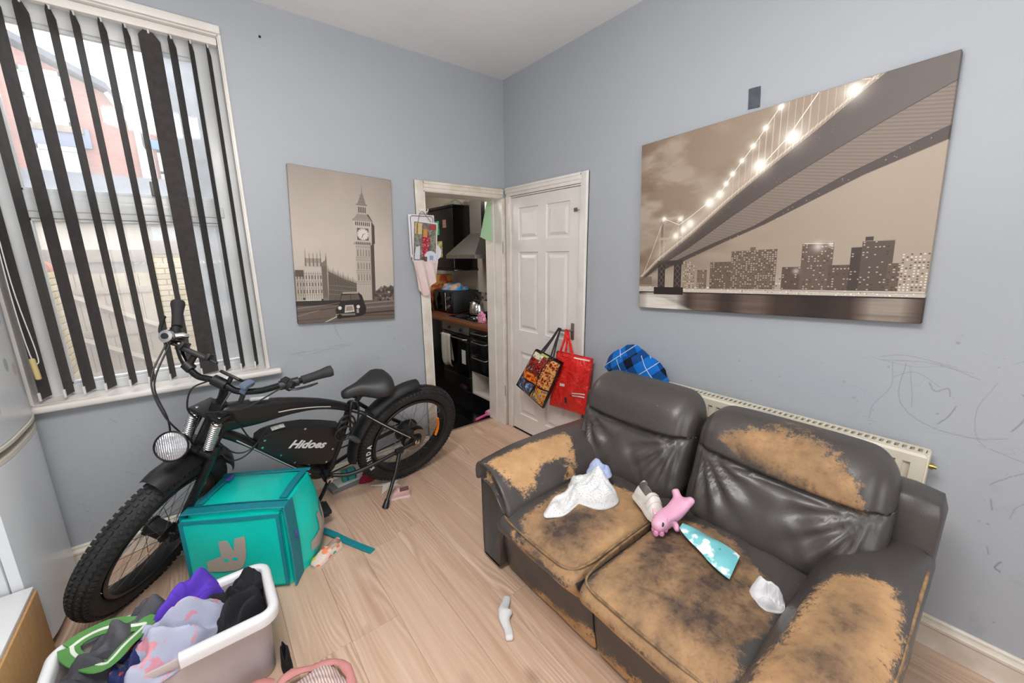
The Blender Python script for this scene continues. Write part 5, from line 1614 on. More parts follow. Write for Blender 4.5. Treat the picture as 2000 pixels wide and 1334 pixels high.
tag(gt.build('top_grille', RADM, rad, smooth=False), kind='stuff')
MB().box((-.088, RY0 + .01, RZ0 + .02), (-.05, RY1 - .01, RZ1 - .02)).build('convector_fins', pm('grey_brown_fins', '#8f897b', .6), rad, smooth=False)  # plain block in a darker grey-brown than the enamel
MB().cyl((-.07, RY0 - .005, RZ1 - .05), (-.07, RY0 - .018, RZ1 - .05), .011, n=12).cyl((-.07, RY0 - .018, RZ1 - .05), (-.07, RY0 - .026, RZ1 - .05), .007, n=10).build('bleed_valve', pm('brass', '#b89a5a', .3, metal=.9), rad)
for y in (RY0 + .25, RY1 - .25):
    MB().box((-.036, y - .02, .5), (-.002, y + .02, .56)).build('wall_bracket', RADM, rad, smooth=False)
MB().tube([(-.07, RY0 - .02, .26), (-.07, RY0 - .02, .02), (-.07, RY0 - .02, .002)], .008, 10).box((-.085, RY0 - .04, .24), (-.055, RY0, .28), .006).build('pipe', pm('painted_pipe', '#cfc8ba', .4), rad)

# ------------------------------------------------------------------ canvas prints
def free(mb, name, mat, M, label=None, cat=None, group=None, **kw):
    o = mb.build(name, mat, None, local=True, **kw)
    o.matrix_world = M
    reg(o, M)
    return tag(o, label, cat, group)

def bridge_print():
    im = Img(1320, 990, '#b99a7e')
    U, V = im.U / im.w, im.V / im.h
    # sky: dusk gradient, lighter to the right and near the skyline, clouds to the left
    def mixc(a, b, t): return np.array(im.c(a)) * (1 - t[..., None]) + np.array(im.c(b)) * t[..., None]
    im.a = mixc('#a58568', '#c9b199', np.clip(.15 + U * 1.0 - (V - .5) * .25, 0, 1))
    cl = im.fbm(5, 9, 5, 4)
    t = np.clip((cl - .47) * 5, 0, 1) * np.clip(1.15 - U * 1.5, 0, 1)
    im.a = im.a * (1 - t[..., None] * .85) + np.array(im.c('#d3bda5')) * t[..., None] * .85
    dk = np.clip((im.fbm(4, 7, 4, 9) - .5) * 4, 0, 1) * np.clip(.9 - U * 1.3, 0, 1)
    im.a = im.a * (1 - dk[..., None] * .4) + np.array(im.c('#7d5d45')) * dk[..., None] * .4
    t = np.clip((.42 - V) * 2.2, 0, .6) * np.clip(U * 3 - .3, 0, 1)
    im.a = im.a * (1 - t[..., None]) + np.array(im.c('#cdb8a2')) * t[..., None]
    # water and shore
    im.rect(0, -.01, 1, .105, '#4a342a')
    wv = im.fbm(2, 40, 4, 2)
    for (u0, u1, c, a) in ((0, .25, '#efe4d6', .95), (.25, .4, '#c3a68e', .5), (.44, .60, '#b79a82', .55), (.66, .80, '#2c1d18', .6), (.83, 1.0, '#d9c8b5', .8)):
        m_ = (V < .105) * np.clip(np.minimum(U - u0, u1 - U) * 18 + .1, 0, 1) * a * np.clip(.45 + wv, 0, 1)
        im.a = im.a * (1 - m_[..., None]) + np.array(im.c(c)) * m_[..., None]
    m_ = (V < .105) * np.clip((wv - .5) * 3, 0, 1) * .4
    im.a = im.a * (1 - m_[..., None]) + np.array(im.c('#241812')) * m_[..., None]
    im.poly([(0, -.01), (.3, -.01), (.12, .075), (0, .09)], '#f0e6da', .7, 14)
    im.rect(0, .102, 1, .138, '#e2d3c2'); im.rect(0, .100, 1, .106, '#2c1e18')
    im.line([(.2, .128), (1, .122)], 2, '#8c735e', .8)
    g = np.random.default_rng(5)
    for k in range(150):
        im.disc(g.random(), .108 + .03 * g.random(), 1 + 2 * g.random(), '#fff8ec' if k % 3 else '#7b6350', .7)
    # skyline
    for (u0, v1, u1, v0, c, lt) in ((.225, .285, .281, .13, '#b59a82', .5), (.292, .235, .334, .13, '#8d745f', .3), (.347, .276, .434, .13, '#7c6452', .4), (.431, .33, .595, .13, '#846b58', .75),
                                    (.595, .20, .625, .13, '#cbb7a2', .3), (.615, .24, .685, .13, '#6b5445', .3), (.673, .345, .765, .13, '#7a6454', .35), (.755, .244, .826, .13, '#6f594a', .4),
                                    (.812, .318, .854, .13, '#54433a', .35), (.839, .342, .917, .13, '#6a574b', .25), (.906, .246, .94, .13, '#7a6353', .5), (.936, .285, 1.01, .13, '#c9b39c', .8)):
        im.rect(u0, v0, u1, v1, c)
        nx = max(3, int((u1 - u0) * 110)); ny = int((v1 - v0) * 95)
        for i in range(nx):
            for j in range(ny):
                if g.random() < lt:
                    uu = u0 + (i + .25) * (u1 - u0) / nx; vv = v0 + (j + .3) * (v1 - v0) / ny
                    im.rect(uu, vv, uu + .5 * (u1 - u0) / nx, vv + .45 * (v1 - v0) / ny, '#fff3df' if g.random() < .6 else '#4b392e', .75)
    im.rect(.50, .33, .52, .345, '#846b58'); im.glow(.72, .33, 22, '#fff6e8', .8); im.glow(.755, .335, 12, '#fff6e8', .8); im.glow(.66, .22, 14, '#fff6e8', .7); im.rect(.845, .34, .865, .36, '#54433a')
    im.line([(.68, .347), (.76, .34)], 3, '#fff6e8', .8); im.line([(.84, .343), (.916, .34)], 2, '#e6d6c4', .8)
    # far tower of the bridge with lit cables
    for u in (.118, .205):
        im.rect(u - .014, .27, u + .014, .555, '#c8b098', .95); im.rect(u - .006, .28, u + .006, .53, '#8e7560', .8)
    im.rect(.1, .53, .22, .55, '#d8c2aa'); im.rect(.1, .42, .22, .435, '#d0b9a0')
    for k in range(5):
        im.line([(.118, .30 + k * .05), (.205, .35 + k * .05)], 2, '#b0977f', .8); im.line([(.205, .30 + k * .05), (.118, .35 + k * .05)], 2, '#b0977f', .8)
    cab = [(.126, .545), (.2, .50), (.26, .545), (.323, .60), (.371, .635), (.394, .682), (.417, .725), (.449, .779), (.486, .837), (.525, .91), (.575, 1.0)]
    im.line(cab, 3, '#fff4e4', .95)
    im.line([(.126, .545), (.06, .33), (.01, .18)], 3, '#fff4e4', .8); im.line([(.20, .54), (.14, .40), (.03, .2)], 2, '#efe0cc', .6)
    ncab = [(.50, .70), (.515, .731), (.6, .844), (.68, 1.0)]
    im.line(ncab, 4, '#fff4e4', .95)
    im.line([(.79, 1.0), (.83, .985)], 3, '#f0e2d0', .9)
    top = [(.0, .172), (.1, .289), (.254, .431), (.403, .585), (.531, .706), (.69, .85), (.796, .951), (.86, 1.01)]
    dlo = [(.0, .165), (.107, .262), (.247, .363), (.424, .513), (.572, .628), (.7, .716), (.858, .818), (1.01, .905)]
    ulo = [(.12, .255), (.219, .308), (.343, .373), (.508, .451), (.647, .547), (.766, .625), (.894, .693), (1.01, .752)]
    glo = [(.12, .235), (.225, .287), (.387, .375), (.546, .455), (.71, .552), (.822, .618), (1.01, .703)]
    # hangers between near cable and deck
    for k in range(16):
        t = k / 15
        u = .42 + t * .33
        va = np.interp(u, [p[0] for p in top], [p[1] for p in top]); vb = np.interp(u, [p[0] for p in cab] , [p[1] for p in cab]) if u < .575 else np.interp(u, [p[0] for p in ncab], [p[1] for p in ncab])
        im.line([(u, va), (u, vb)], 1.6, '#f3e4d0', .75)
    for k in range(8):
        u = .505 + k * .022
        im.line([(u, np.interp(u, [p[0] for p in top], [p[1] for p in top]) + .02), (u + .002, np.interp(u, [p[0] for p in cab], [p[1] for p in cab]))], 1.6, '#f6ead9', .8)
    # lit parapet, dark girder, ribbed underside, second girder
    im.line([(u, v + .018) for u, v in top], 10, '#e9d6c0', .9)
    im.poly(top + [(1.01, 1.01)] + dlo[::-1], '#5d4c44')
    m_ = (sdf(top + [(1.01, 1.01)] + dlo[::-1], U, V) > 0) * np.clip(U * 1.3 - .35, 0, 1) * .75
    im.a = im.a * (1 - m_[..., None]) + np.array(im.c('#857a76')) * m_[..., None]
    im.poly(dlo + ulo[::-1], '#9a8678')
    ribs = np.sin((V * 1.35 + U * .42) * 330)
    sl = (sdf(dlo + ulo[::-1], U, V) > 0)
    m_ = sl * np.clip(ribs * .5 + .25, 0, 1) * .35
    im.a = im.a * (1 - m_[..., None]) + np.array(im.c('#6d564b')) * m_[..., None]
    m_ = sl * np.clip(-ribs * .5, 0, 1) * .25 * np.clip(U, 0, 1)
    im.a = im.a * (1 - m_[..., None]) + np.array(im.c('#c4ab98')) * m_[..., None]
    im.poly(ulo + glo[::-1], '#5b4a44')
    im.line(glo, 3, '#8a7264', .8); im.line(ulo, 2, '#3f312c', .7); im.line(dlo, 3, '#43352f', .8)
    for k in range(40):
        t = g.random(); u = .1 + t * .9
        v = np.interp(u, [p[0] for p in ulo], [p[1] for p in ulo]) - .01 - .02 * g.random()
        im.disc(u, v, 1 + 1.5 * g.random(), '#d9c8b8', .8)
    for k in range(40):
        u = .1 + g.random() * .85
        v0 = np.interp(u, [p[0] for p in dlo], [p[1] for p in dlo]); v1 = np.interp(u, [p[0] for p in top], [p[1] for p in top])
        im.disc(u, v0 + (v1 - v0) * g.random(), 1 + 1.2 * g.random(), '#b9a79a', .5)
    # truss railing texture
    for k in range(60):
        u = .12 + k * .0125
        v = np.interp(u, [p[0] for p in top], [p[1] for p in top])
        im.line([(u, v + .006), (u + .008, v + .034)], 1.3, '#6d5647', .7)
    # pier
    for u in (.12, .20):
        im.rect(u - .018, .12, u + .018, .29, '#3a2c26', .95)
        for k in range(4):
            im.line([(u - .012, .14 + k * .036), (u + .012, .176 + k * .036)], 2.2, '#b59d88', .8); im.line([(u + .012, .14 + k * .036), (u - .012, .176 + k * .036)], 2.2, '#b59d88', .8)
    im.rect(.1, .27, .225, .295, '#4a3a32'); im.rect(.082, .09, .229, .135, '#2e211c'); im.rect(.0, .15, .07, .20, '#8a725e', .8)
    for k in range(16):
        t = k / 15; u = .10 + t * .42
        im.glow(u, np.interp(u, [p[0] for p in top], [p[1] for p in top]) + .05, 46 - 14 * t, '#f6e2c8', .42)
    # lamps
    for u, v, r in ((.774, .965, 34), (.614, .838, 40), (.514, .742, 36), (.57, .985, 18), (.525, .91, 18), (.486, .84, 17), (.449, .782, 16), (.417, .727, 18), (.394, .684, 16), (.371, .635, 24), (.33, .60, 30), (.126, .545, 14), (.205, .53, 16), (.25, .50, 26), (.22, .47, 22), (.185, .44, 18)):
        im.glow(u, v, r * 1.5, '#fff2dc', .75); im.glow(u, v, r * .7, '#fffaf0', 1.0)
    gr_ = im.a.mean(2, keepdims=True); im.a = ((im.a * .78 + gr_ * .22) * np.where(gr_ > .93, 1.0, .83 + .17 * np.clip((gr_ - .8) / .13, 0, 1)))
    return im.image('bridge_print')
CW, CH = 1.196, .906
m_, _ = print_mat('sepia_bridge_canvas', bridge_print(), CW, CH, rough=.55)
M = Matrix.Translation((-.018, -1.932, 1.7055)) @ Matrix.Rotation(R(-2.55), 4, 'X') @ Matrix.Rotation(R(-90), 4, 'Z')
free(MB().box((-CW / 2, -.016, -CH / 2), (CW / 2, .016, CH / 2), .002, seg=1), 'canvas_print', m_, M, 'large sepia canvas of a lit suspension bridge and skyline on the right wall', 'picture')

def clock_print():
    im = Img(800, 1210, '#c9bbad')
    U, V = im.U / im.w, im.V / im.h
    g = np.random.default_rng(8)
    def mixc(a, b, t): return np.array(im.c(a)) * (1 - t[..., None]) + np.array(im.c(b)) * t[..., None]
    im.a = mixc('#d8ccbf', '#9c8f85', np.clip((V - .55) * 1.6 + np.hypot(U - .45, 0) * .25 - .05, 0, 1))
    im.a = im.a * (.97 + .06 * im.fbm(3, 4, 4, 3)[..., None])
    INK, MID, LT = '#2c241f', '#77695f', '#ddd3c8'
    # river-side palace on the left
    im.rect(0, .145, .255, .375, '#d3c8bc'); im.rect(0, .145, .09, .355, '#bfb2a5')
    for k in range(13):
        u = .0 + k * .0205
        im.rect(u, .16, u + .006, .34, '#8d7f73', .7)
    for v in (.19, .235, .28, .33): im.line([(0, v), (.255, v)], 2.5, '#7d6f64', .7)
    for i in range(9):
        for j in range(3):
            im.rect(.016 + i * .027, .2 + j * .047, .026 + i * .027, .225 + j * .047, '#4b3f37', .7)
    im.rect(.005, .31, .08, .352, '#4a3f38', .8); im.rect(.09, .375, .25, .40, '#c6b9ab'); im.rect(.10, .40, .245, .43, '#a89a8c')
    for u in (.104, .14, .175, .21, .242):
        im.poly([(u - .009, .375), (u + .009, .375), (u + .006, .455), (u, .50 if u in (.104, .242) else .47), (u - .006, .455)], '#b3a597')
        im.rect(u - .003, .38, u + .003, .43, INK, .7)
    im.poly([(.245, .145), (.30, .145), (.30, .42), (.295, .475), (.285, .42), (.245, .40)], '#8a7b6f')
    for k in range(5): im.rect(.255 + k * .008, .17, .258 + k * .008, .38, INK, .6)
    # the long receding range towards the tower
    im.poly([(.30, .14), (.60, .137), (.60, .262), (.46, .295), (.31, .345)], '#7a6c60')
    for k in range(24):
        u = .305 + k * .0122
        top_ = .345 - (u - .31) * .29
        im.rect(u, .15, u + .0042, top_ - .015, INK, .75)
        im.poly([(u - .002, top_ - .01), (u + .007, top_ - .01), (u + .0025, top_ + .025 + .02 * ((k % 4) == 0))], '#4d4138', .9)
    for v in (.175, .205, .235): im.line([(.30, v + .02), (.60, v)], 2, '#c9bcae', .7)
    # tower
    im.poly([(.588, .137), (.758, .134), (.752, .655), (.592, .655)], '#cfc3b6')
    im.poly([(.752, .134), (.790, .134), (.790, .64), (.752, .66)], '#5a4d44')
    for k in range(9):
        u = .604 + k * .0175
        im.rect(u, .15, u + .0045, .57, '#9b8c7f', .85)
    for v in (.26, .275, .34, .355, .43, .445, .52): im.line([(.588, v), (.755, v)], 3, '#85776b', .8)
    for k in range(5):
        for v in (.285, .365, .455): im.rect(.61 + k * .03, v, .618 + k * .03, v + .045, '#6b5d52', .7)
    im.rect(.575, .535, .768, .555, '#b6a89a'); im.rect(.575, .55, .768, .70, '#d2c6ba')
    im.poly([(.768, .55), (.80, .545), (.80, .67), (.768, .70)], '#54473e')
    for k in range(8): im.rect(.60 + k * .02, .537, .609 + k * .02, .555, INK, .7)
    im.rect(.615, .566, .735, .648, '#6e6157'); im.disc(.676, .607, 47, '#efe8df'); im.disc(.676, .607, 47, '#8a7c70', .0)
    for k in range(12): im.disc(.676 + 40 / 800 * math.sin(k * .5236), .607 + 40 / 1210 * math.cos(k * .5236), 3, INK, .8)
    im.line([(.676, .607), (.664, .583)], 4, INK); im.line([(.676, .607), (.70, .612)], 3, INK)
    for k in range(8): im.rect(.60 + k * .02, .665, .61 + k * .02, .69, INK, .85)
    im.rect(.572, .695, .775, .712, '#ab9d8f')
    im.poly([(.59, .712), (.755, .712), (.72, .745), (.625, .745)], '#a3968a')
    im.poly([(.755, .712), (.79, .69), (.74, .745), (.72, .745)], '#5f5249')
    im.rect(.622, .742, .724, .802, '#c4b7aa')
    for k in range(5): im.rect(.636 + k * .017, .752, .645 + k * .017, .79, INK, .85)
    im.rect(.615, .80, .73, .81, '#8f8174')
    im.poly([(.63, .81), (.718, .81), (.682, .89), (.678, .96), (.674, .89)], '#93867b')
    for v in (.825, .845, .865): im.line([(.645, v), (.70, v)], 2, '#5d5047', .7)
    im.disc(.678, .90, 4, '#8a7c70')
    # trees and road
    for k in range(120):
        u = .78 + .23 * g.random(); v = .14 + .11 * g.random() * (.5 + .5 * math.sin((u - .76) * 9))
        im.disc(u, v, 8 + 9 * g.random(), '#4b4038' if g.random() < .6 else '#75675b', .75)
    im.rect(0, -.01, 1, .145, '#6f6055')
    im.rect(0, .118, .58, .15, '#2f2721')
    for (p, q, w, c, a) in (((0, .10), (.45, .135), 5, '#cfc3b6', .5), ((0, .075), (.40, .10), 7, '#3d332c', .7), ((0, .05), (.2, .085), 5, '#d8cdc0', .4), ((.25, .0), (.40, .045), 7, '#ece4d9', .9), ((.62, .12), (1, .135), 9, '#a8998a', .8), ((.66, .09), (1, .10), 16, '#a39486', .6), ((.62, .05), (1, .06), 14, '#332a24', .8), ((.6, .035), (1, .03), 9, '#4b4038', .8), ((0, .02), (.3, .03), 8, '#4e433a', .6)):
        im.line([p, q], w, c, a)
    for u, v in ((.07, .165), (.24, .155), (.93, .145), (.84, .145)): im.disc(u, v, 9, INK, .9)
    # black cab
    im.poly([(.375, .02), (.36, .085), (.40, .115), (.425, .19), (.46, .203), (.60, .203), (.64, .18), (.665, .12), (.68, .09), (.67, .045), (.60, .03)], '#1d1815')
    im.poly([(.415, .145), (.43, .185), (.60, .19), (.62, .15)], '#6a5d53'); im.line([(.52, .148), (.52, .188)], 4, '#1d1815')
    im.rect(.44, .193, .60, .205, '#d6cbbf', .8); im.poly([(.45, .06), (.46, .113), (.545, .115), (.555, .065)], '#d9cfc4'); im.poly([(.465, .072), (.47, .105), (.535, .106), (.54, .075)], '#a2958a')
    for u, v in ((.405, .095), (.595, .10)): im.disc(u, v, 15, '#f1ebe3'); 
    im.rect(.36, .04, .56, .055, '#a89b8f', .8); im.disc(.40, .035, 20, '#14100e'); im.disc(.61, .05, 18, '#14100e'); im.disc(.66, .075, 14, '#14100e')
    im.rect(.575, .055, .60, .085, '#e9e2d8', .7)
    im.a *= .88
    return im.image('clock_tower_print')
PW, PH = .617, .932
m_, _ = print_mat('sepia_clock_tower_canvas', clock_print(), PW, PH, rough=.55)
M = Matrix.Translation((-1.31, -.016, 1.590)) @ Matrix.Rotation(R(2.95), 4, 'Y')
free(MB().box((-PW / 2, -.014, -PH / 2), (PW / 2, .014, PH / 2), .002, seg=1), 'canvas_print', m_, M, 'sepia canvas of a clock tower and black cab on the wall beside the window', 'picture')
tp = MB()
tp.loft([[(-.001, y0, z0), (-.001, y0 - .05, z0 - .002), (-.001 - d, y0 - .05, z0 - .002), (-.0025 - d * .2, y0 - .018, z0), (-.0025, y0, z0)] for y0, z0, d in ((-1.848, 2.182, .006), (-1.846, 2.225, .012), (-1.842, 2.268, .004))])
tag(tp.build('wall_tape', pm('grey_black_tape', '#4a4c54', .45, var='#5b5e68', vs=20)), 'piece of curling dark grey tape stuck to the wall above the bridge canvas', 'tape')
tag(MB().cyl((-1.643, 0, 2.703), (-1.643, -.006, 2.703), .006, n=10).build('wall_nail', BLACKISH), 'small dark nail head high on the back wall', 'nail')

# ------------------------------------------------------------------ fridge-freezer at the left edge
FR = Mt('white_fridge_enamel', '#dadee2', .22, spec=.5)
FRU = Mt('white_fridge_with_stickers', '#cdd1d5', .25, spec=.5)
v1 = FRU.n('TexVoronoi', {'Vector': FRU.map(FRU.obj(), (1, 1, .7)), 'Scale': 9.0}, 0)
rc = FRU.n('TexVoronoi', {'Vector': FRU.map(FRU.obj(), (1, 1, .7)), 'Scale': 9.0}, 1)
FRU.set(Base_Color=FRU.mix(FRU.ramp(v1, (.20, .9), (.25, 0.0)), '#cdd1d5', FRU.ramp(rc, (.2, '#d9b9bd'), (.45, '#7d9a92'), (.6, '#e3cfd2'), (.8, '#b78f93'))))
fx0, fx1, fy0, fy1 = -3.30, -2.745, -.615, -.065
frg = thing('fridge_freezer', 'tall white fridge-freezer with stickers on its upper door at the left of the window', 'fridge', (-3.05, -.34, 0))
MB().box((fx0, fy0, .02), (fx1 - .06, fy1, 1.74), .012).build('body', FR.m, frg)
def fdoor(z0, z1, mat):
    b_ = MB()
    n = 14
    prof = []
    for i in range(n + 1):
        t = -1 + 2 * i / n
        y = (fy0 + fy1) / 2 + t * (fy1 - fy0) / 2
        prof.append((fx1 + .004 - .03 * abs(t) ** 3.5, y))
    ring = prof + [(fx1 - .056, fy1), (fx1 - .056, fy0)]
    b_.loft([[(x - .004 * (k in (0, 3)), y, z) for x, y in ring] for k, z in enumerate((z0, z0 + .006, z1 - .006, z1))])
    return b_.build('door', mat, frg, angle=30)
fdoor(.05, .815, FR.m)
ud = fdoor(.875, 1.74, FRU.m)
# the recessed grip between the doors
def grip_strip(z0, z1, dx, mat, nm):
    b_ = MB(); n = 14; ring = []
    for i in range(n + 1):
        t = -1 + 2 * i / n
        y = (fy0 + fy1) / 2 + t * (fy1 - fy0) / 2
        ring.append((fx1 + .006 + dx - .032 * abs(t) ** 3.5, y))
    ring += [(fx1 - .05, fy1), (fx1 - .05, fy0)]
    b_.loft([[(x, y, z) for x, y in ring] for z in (z0, z1)])
    b_.build(nm, mat, frg, angle=30)
CREAMP = pm('cream_door_trim', '#cfcbbd', .4)
grip_strip(.862, .875, .003, CREAMP, 'door_trim')
grip_strip(.832, .862, -.03, pm('grey_recess', '#9ea09c', .5), 'grip_recess')
grip_strip(.815, .832, .0, CREAMP, 'door_trim')
MB().box((fx0 + .04, fy0 + .02, 0), (fx1 - .08, fy1 - .02, .03)).build('plinth', BLACKISH, frg, smooth=False)
# chipboard drawer chest in front of it
CHIP = Mt('raw_chipboard', '#a57e53', .8)
CHIP.set(Base_Color=CHIP.mix(CHIP.noise(1.0, 4, CHIP.map(CHIP.obj(), (60, 60, 14))), '#c99e69', '#a87f52'))
cs = thing('chipboard_chest', 'low white-topped chipboard chest against the front of the fridge side', 'chest', (-2.95, -.95, 0))
MB().box((-3.25, -1.30, .0), (-2.735, -.64, .334), .002).build('side_panel', CHIP.m, cs)
MB().box((-3.26, -1.305, .334), (-2.742, -.635, .35), .003).build('top', pm('white_melamine', '#d9dadb', .3), cs)

# ------------------------------------------------------------------ teal delivery bag
TEAL = Mt('teal_tarpaulin', '#06c4b6', .33, spec=.5)
TEAL.bump(TEAL.noise(9, 4, None, .6), .35, .012)
DTEAL = pm('dark_teal_webbing', '#0e7f8c', .6, bs=120)
BW, BD, BH = .43, .34, .425
bagM = Matrix.Translation((-2.045 + .02, -.557 - .0, 0)) @ Matrix.Rotation(math.atan2(-.229, .383), 4, 'Z')
bag = thing('delivery_bag', 'teal insulated delivery bag standing in front of the bike', 'bag', (-2.025, -.557, 0), math.atan2(-.229, .383))
def bagbox(lo, hi, nx, ny, nz_, fn):
    b_ = MB(); verts = {}; vl = []; fl = []
    n3 = (nx, ny, nz_)
    def vid(t):
        k_ = tuple(round(q, 5) for q in t)
        if k_ not in verts:
            verts[k_] = len(vl)
            p = [lo[i] + (hi[i] - lo[i]) * (t[i] * .5 + .5) for i in range(3)]
            vl.append(fn(Vector(p), Vector(t)))
        return verts[k_]
    for ax in range(3):
        a1, a2 = (ax + 1) % 3, (ax + 2) % 3
        for s_ in (-1, 1):
            for i in range(n3[a1]):
                for j in range(n3[a2]):
                    q = []
                    for di, dj in ((0, 0), (1, 0), (1, 1), (0, 1)):
                        t = [0, 0, 0]; t[ax] = s_; t[a1] = -1 + 2 * (i + di) / n3[a1]; t[a2] = -1 + 2 * (j + dj) / n3[a2]
                        q.append(vid(tuple(t)))
                    fl.append(tuple(q) if s_ > 0 else tuple(q[::-1]))
    return b_.add(vl, fl)
def bag_fn(p, t):
    x, y, z = p
    # round the vertical edges a little, swell the sides, sag the top
    m2 = max(abs(t.x), abs(t.y))
    if t.x > .3:
        q_ = max(0.0, 1 - ((t.y - .28) / .74) ** 2) ** .5
        x += .058 * (t.x - .3) / .7 * q_ * (1 - (t.z + .25) ** 2 * .62)
    if t.y < -.3: y -= .012 * (1 - t.x ** 2) * (1 - t.z ** 2)
    if t.z > .5: z += .006 * (1 - t.x ** 2) * (1 - t.y ** 2) - .012 * max(0, t.y) + .008 * nz((x * 8, y * 8, 0), 1, 4)
    cr2 = abs(t.x) * abs(t.y)
    if cr2 > .8: x -= .012 * (1 if t.x > 0 else -1) * (cr2 - .8) / .2; y -= .012 * (1 if t.y > 0 else -1) * (cr2 - .8) / .2
    n_ = nz((x * 6, y * 6, z * 7), 1, 8) * .006
    if abs(t.x) > .99: x += n_ * 1.6
    if abs(t.y) > .99: y += n_
    return (x, y, max(z, .002))
hw, hd = BW / 2, BD / 2
bagbox((-hw, -hd + .0, .002), (hw, hd, BH), 18, 14, 16, bag_fn).build('shell', TEAL.m, bag, local=True, angle=60)
def strip(pts, w, th, nm, mat, nrm, par=bag):
    """flat ribbon along local points with face normal nrm"""
    P_ = [Vector(q) for q in pts]; rings = []
    for i, p in enumerate(P_):
        t = (P_[min(i + 1, len(P_) - 1)] - P_[max(i - 1, 0)]).normalized()
        s_ = t.cross(Vector(nrm)).normalized() * w / 2
        n_ = Vector(nrm) * th
        rings.append([p - s_ - n_ * .3, p + s_ - n_ * .3, p + s_ * .9 + n_, p - s_ * .9 + n_])
    return MB().loft([[tuple(q) for q in r_] for r_ in rings]).build(nm, mat, par, local=True, angle=30)
F_ = -hd - .003
# front lid with webbing round it
lid = bagbox((-hw - .004, -hd - .022, .03), (hw - .022, -hd + .012, BH - .025), 14, 3, 14, lambda p, t: (p.x, p.y - .006 * (1 - t.x ** 2) * (1 - t.z ** 2) * (t.y < 0) + .003 * nz((p.x * 9, 0, p.z * 9), 1, 2), p.z)).build('front_flap', TEAL.m, bag, local=True, angle=50)
fy = -hd - .023
for nm, pts, nr in (('edge_tape', [(-hw - .002, fy, BH - .03), (0, fy - .002, BH - .03), (hw - .024, fy, BH - .03)], (0, -1, 0)), ('edge_tape', [(-hw, fy, BH - .03), (-hw, fy, .03)], (0, -1, 0)), ('edge_tape', [(hw - .026, fy, BH - .03), (hw - .026, fy, .03)], (0, -1, 0))):
    strip(pts, .016, .004, nm, DTEAL, nr)
# zipped gusset over the top and down the right side
g0 = -hd + .035
strip([(-hw - .002, g0 - .02, BH + .004), (-.1, g0 - .02, BH + .007), (.1, g0 - .02, BH + .007), (hw + .006, g0 - .02, BH + .002)], .062, .003, 'zip_gusset', DTEAL, (0, 0, 1))
strip([(hw + .004, g0 - .012, BH + .0), (hw + .007, g0 - .012, BH - .06), (hw + .010, g0 - .008, .2), (hw + .006, g0 - .004, .004)], .10, .004, 'zip_gusset', DTEAL, (1, 0, 0))
strip([(-hw - .004, g0 - .02, BH), (-hw - .004, g0 - .02, .02)], .07, .003, 'zip_gusset', DTEAL, (-1, 0, 0))
strip([(-hw, g0 - .0, BH + .008), (0, g0 + .0, BH + .012), (hw, g0, BH + .006)], .006, .004, 'zip_line', pm('deep_teal_zip', '#0a5764', .5), (0, 0, 1))
# top straps
strip([(hw - .03, -hd + .06, BH + .006), (hw - .03, 0, BH + .010), (hw - .03, hd - .01, BH + .0)], .035, .004, 'strap', DTEAL, (0, 0, 1))
strip([(-hw + .035, -hd + .06, BH + .006), (-hw + .035, 0, BH + .008), (-hw + .035, hd - .01, BH)], .03, .004, 'strap', DTEAL, (0, 0, 1))
strip([(-hw, hd - .012, BH), (0, hd - .012, BH + .002), (hw, hd - .012, BH)], .022, .004, 'edge_tape', DTEAL, (0, 0, 1))
PURP = pm('purple_toggle', '#5a4aa0', .4)
MB().box((-hw + .05, hd - .10, BH + .012), (-hw + .075, hd - .05, BH + .022), .004).build('buckle', PURP, bag, local=True)
MB().box((hw + .010, g0 + .0, .225), (hw + .020, g0 + .015, .26), .003).build('zip_puller', PURP, bag, local=True)
# printed emblem on the flap and its partial twin on the side
em = [(0, .007), (0, .05), (.056, .071), (.055, .135), (.058, .138), (.088, .139), (.104, .089), (.116, .144), (.155, .151), (.149, .071), (.141, .038), (.129, .012), (.106, 0), (.05, .001)]
REFL = pm('grey_reflective_print', '#a89f96', .45)
def emblem(M_, sc, nm, eyes=True):
    b_ = MB().prism([(x * sc, z * sc) for x, z in em], 0, .0012)
    o = b_.build(nm, REFL, bag, smooth=False, local=True)
    I_ = M_
    o.data.transform(I_)
    if eyes:
        for (x, z, w) in ((.072, .051, .0075), (.105, .053, .0075)):
            e = MB().lathe([(0, .0012), (w * sc, .0012), (w * sc, .0018), (0, .0018)], 14, Matrix.Translation((x * sc, z * sc, 0)) @ Matrix.Scale(1.3, 4, (1, 0, 0)), cap=False).build('emblem_eye', TEAL.m, o, local=True)
            e.data.transform(I_)
    return o
emblem(frame_mat((-.135, fy - .0075, .135), (1, 0, 0), (0, 0, 1), (0, -1, 0)), 1.15, 'emblem')
# its twin on the bulging side follows the cloth
b4 = bmesh.new()
b4.faces.new([b4.verts.new((0, -.05 + x * 1.15, .07 + z * 1.25)) for x, z in em])
bmesh.ops.triangulate(b4, faces=b4.faces[:])
bmesh.ops.subdivide_edges(b4, edges=b4.edges[:], cuts=5, use_grid_fill=True)
for q in b4.verts:
    y, z = q.co.y, q.co.z
    q.co = Vector(bag_fn(Vector((hw, y, z)), Vector((1, y / hd, (z - .002) / (BH - .002) * 2 - 1)))) + Vector((.004, 0, 0))
MB().bm(b4).build('emblem', REFL, bag, local=True)

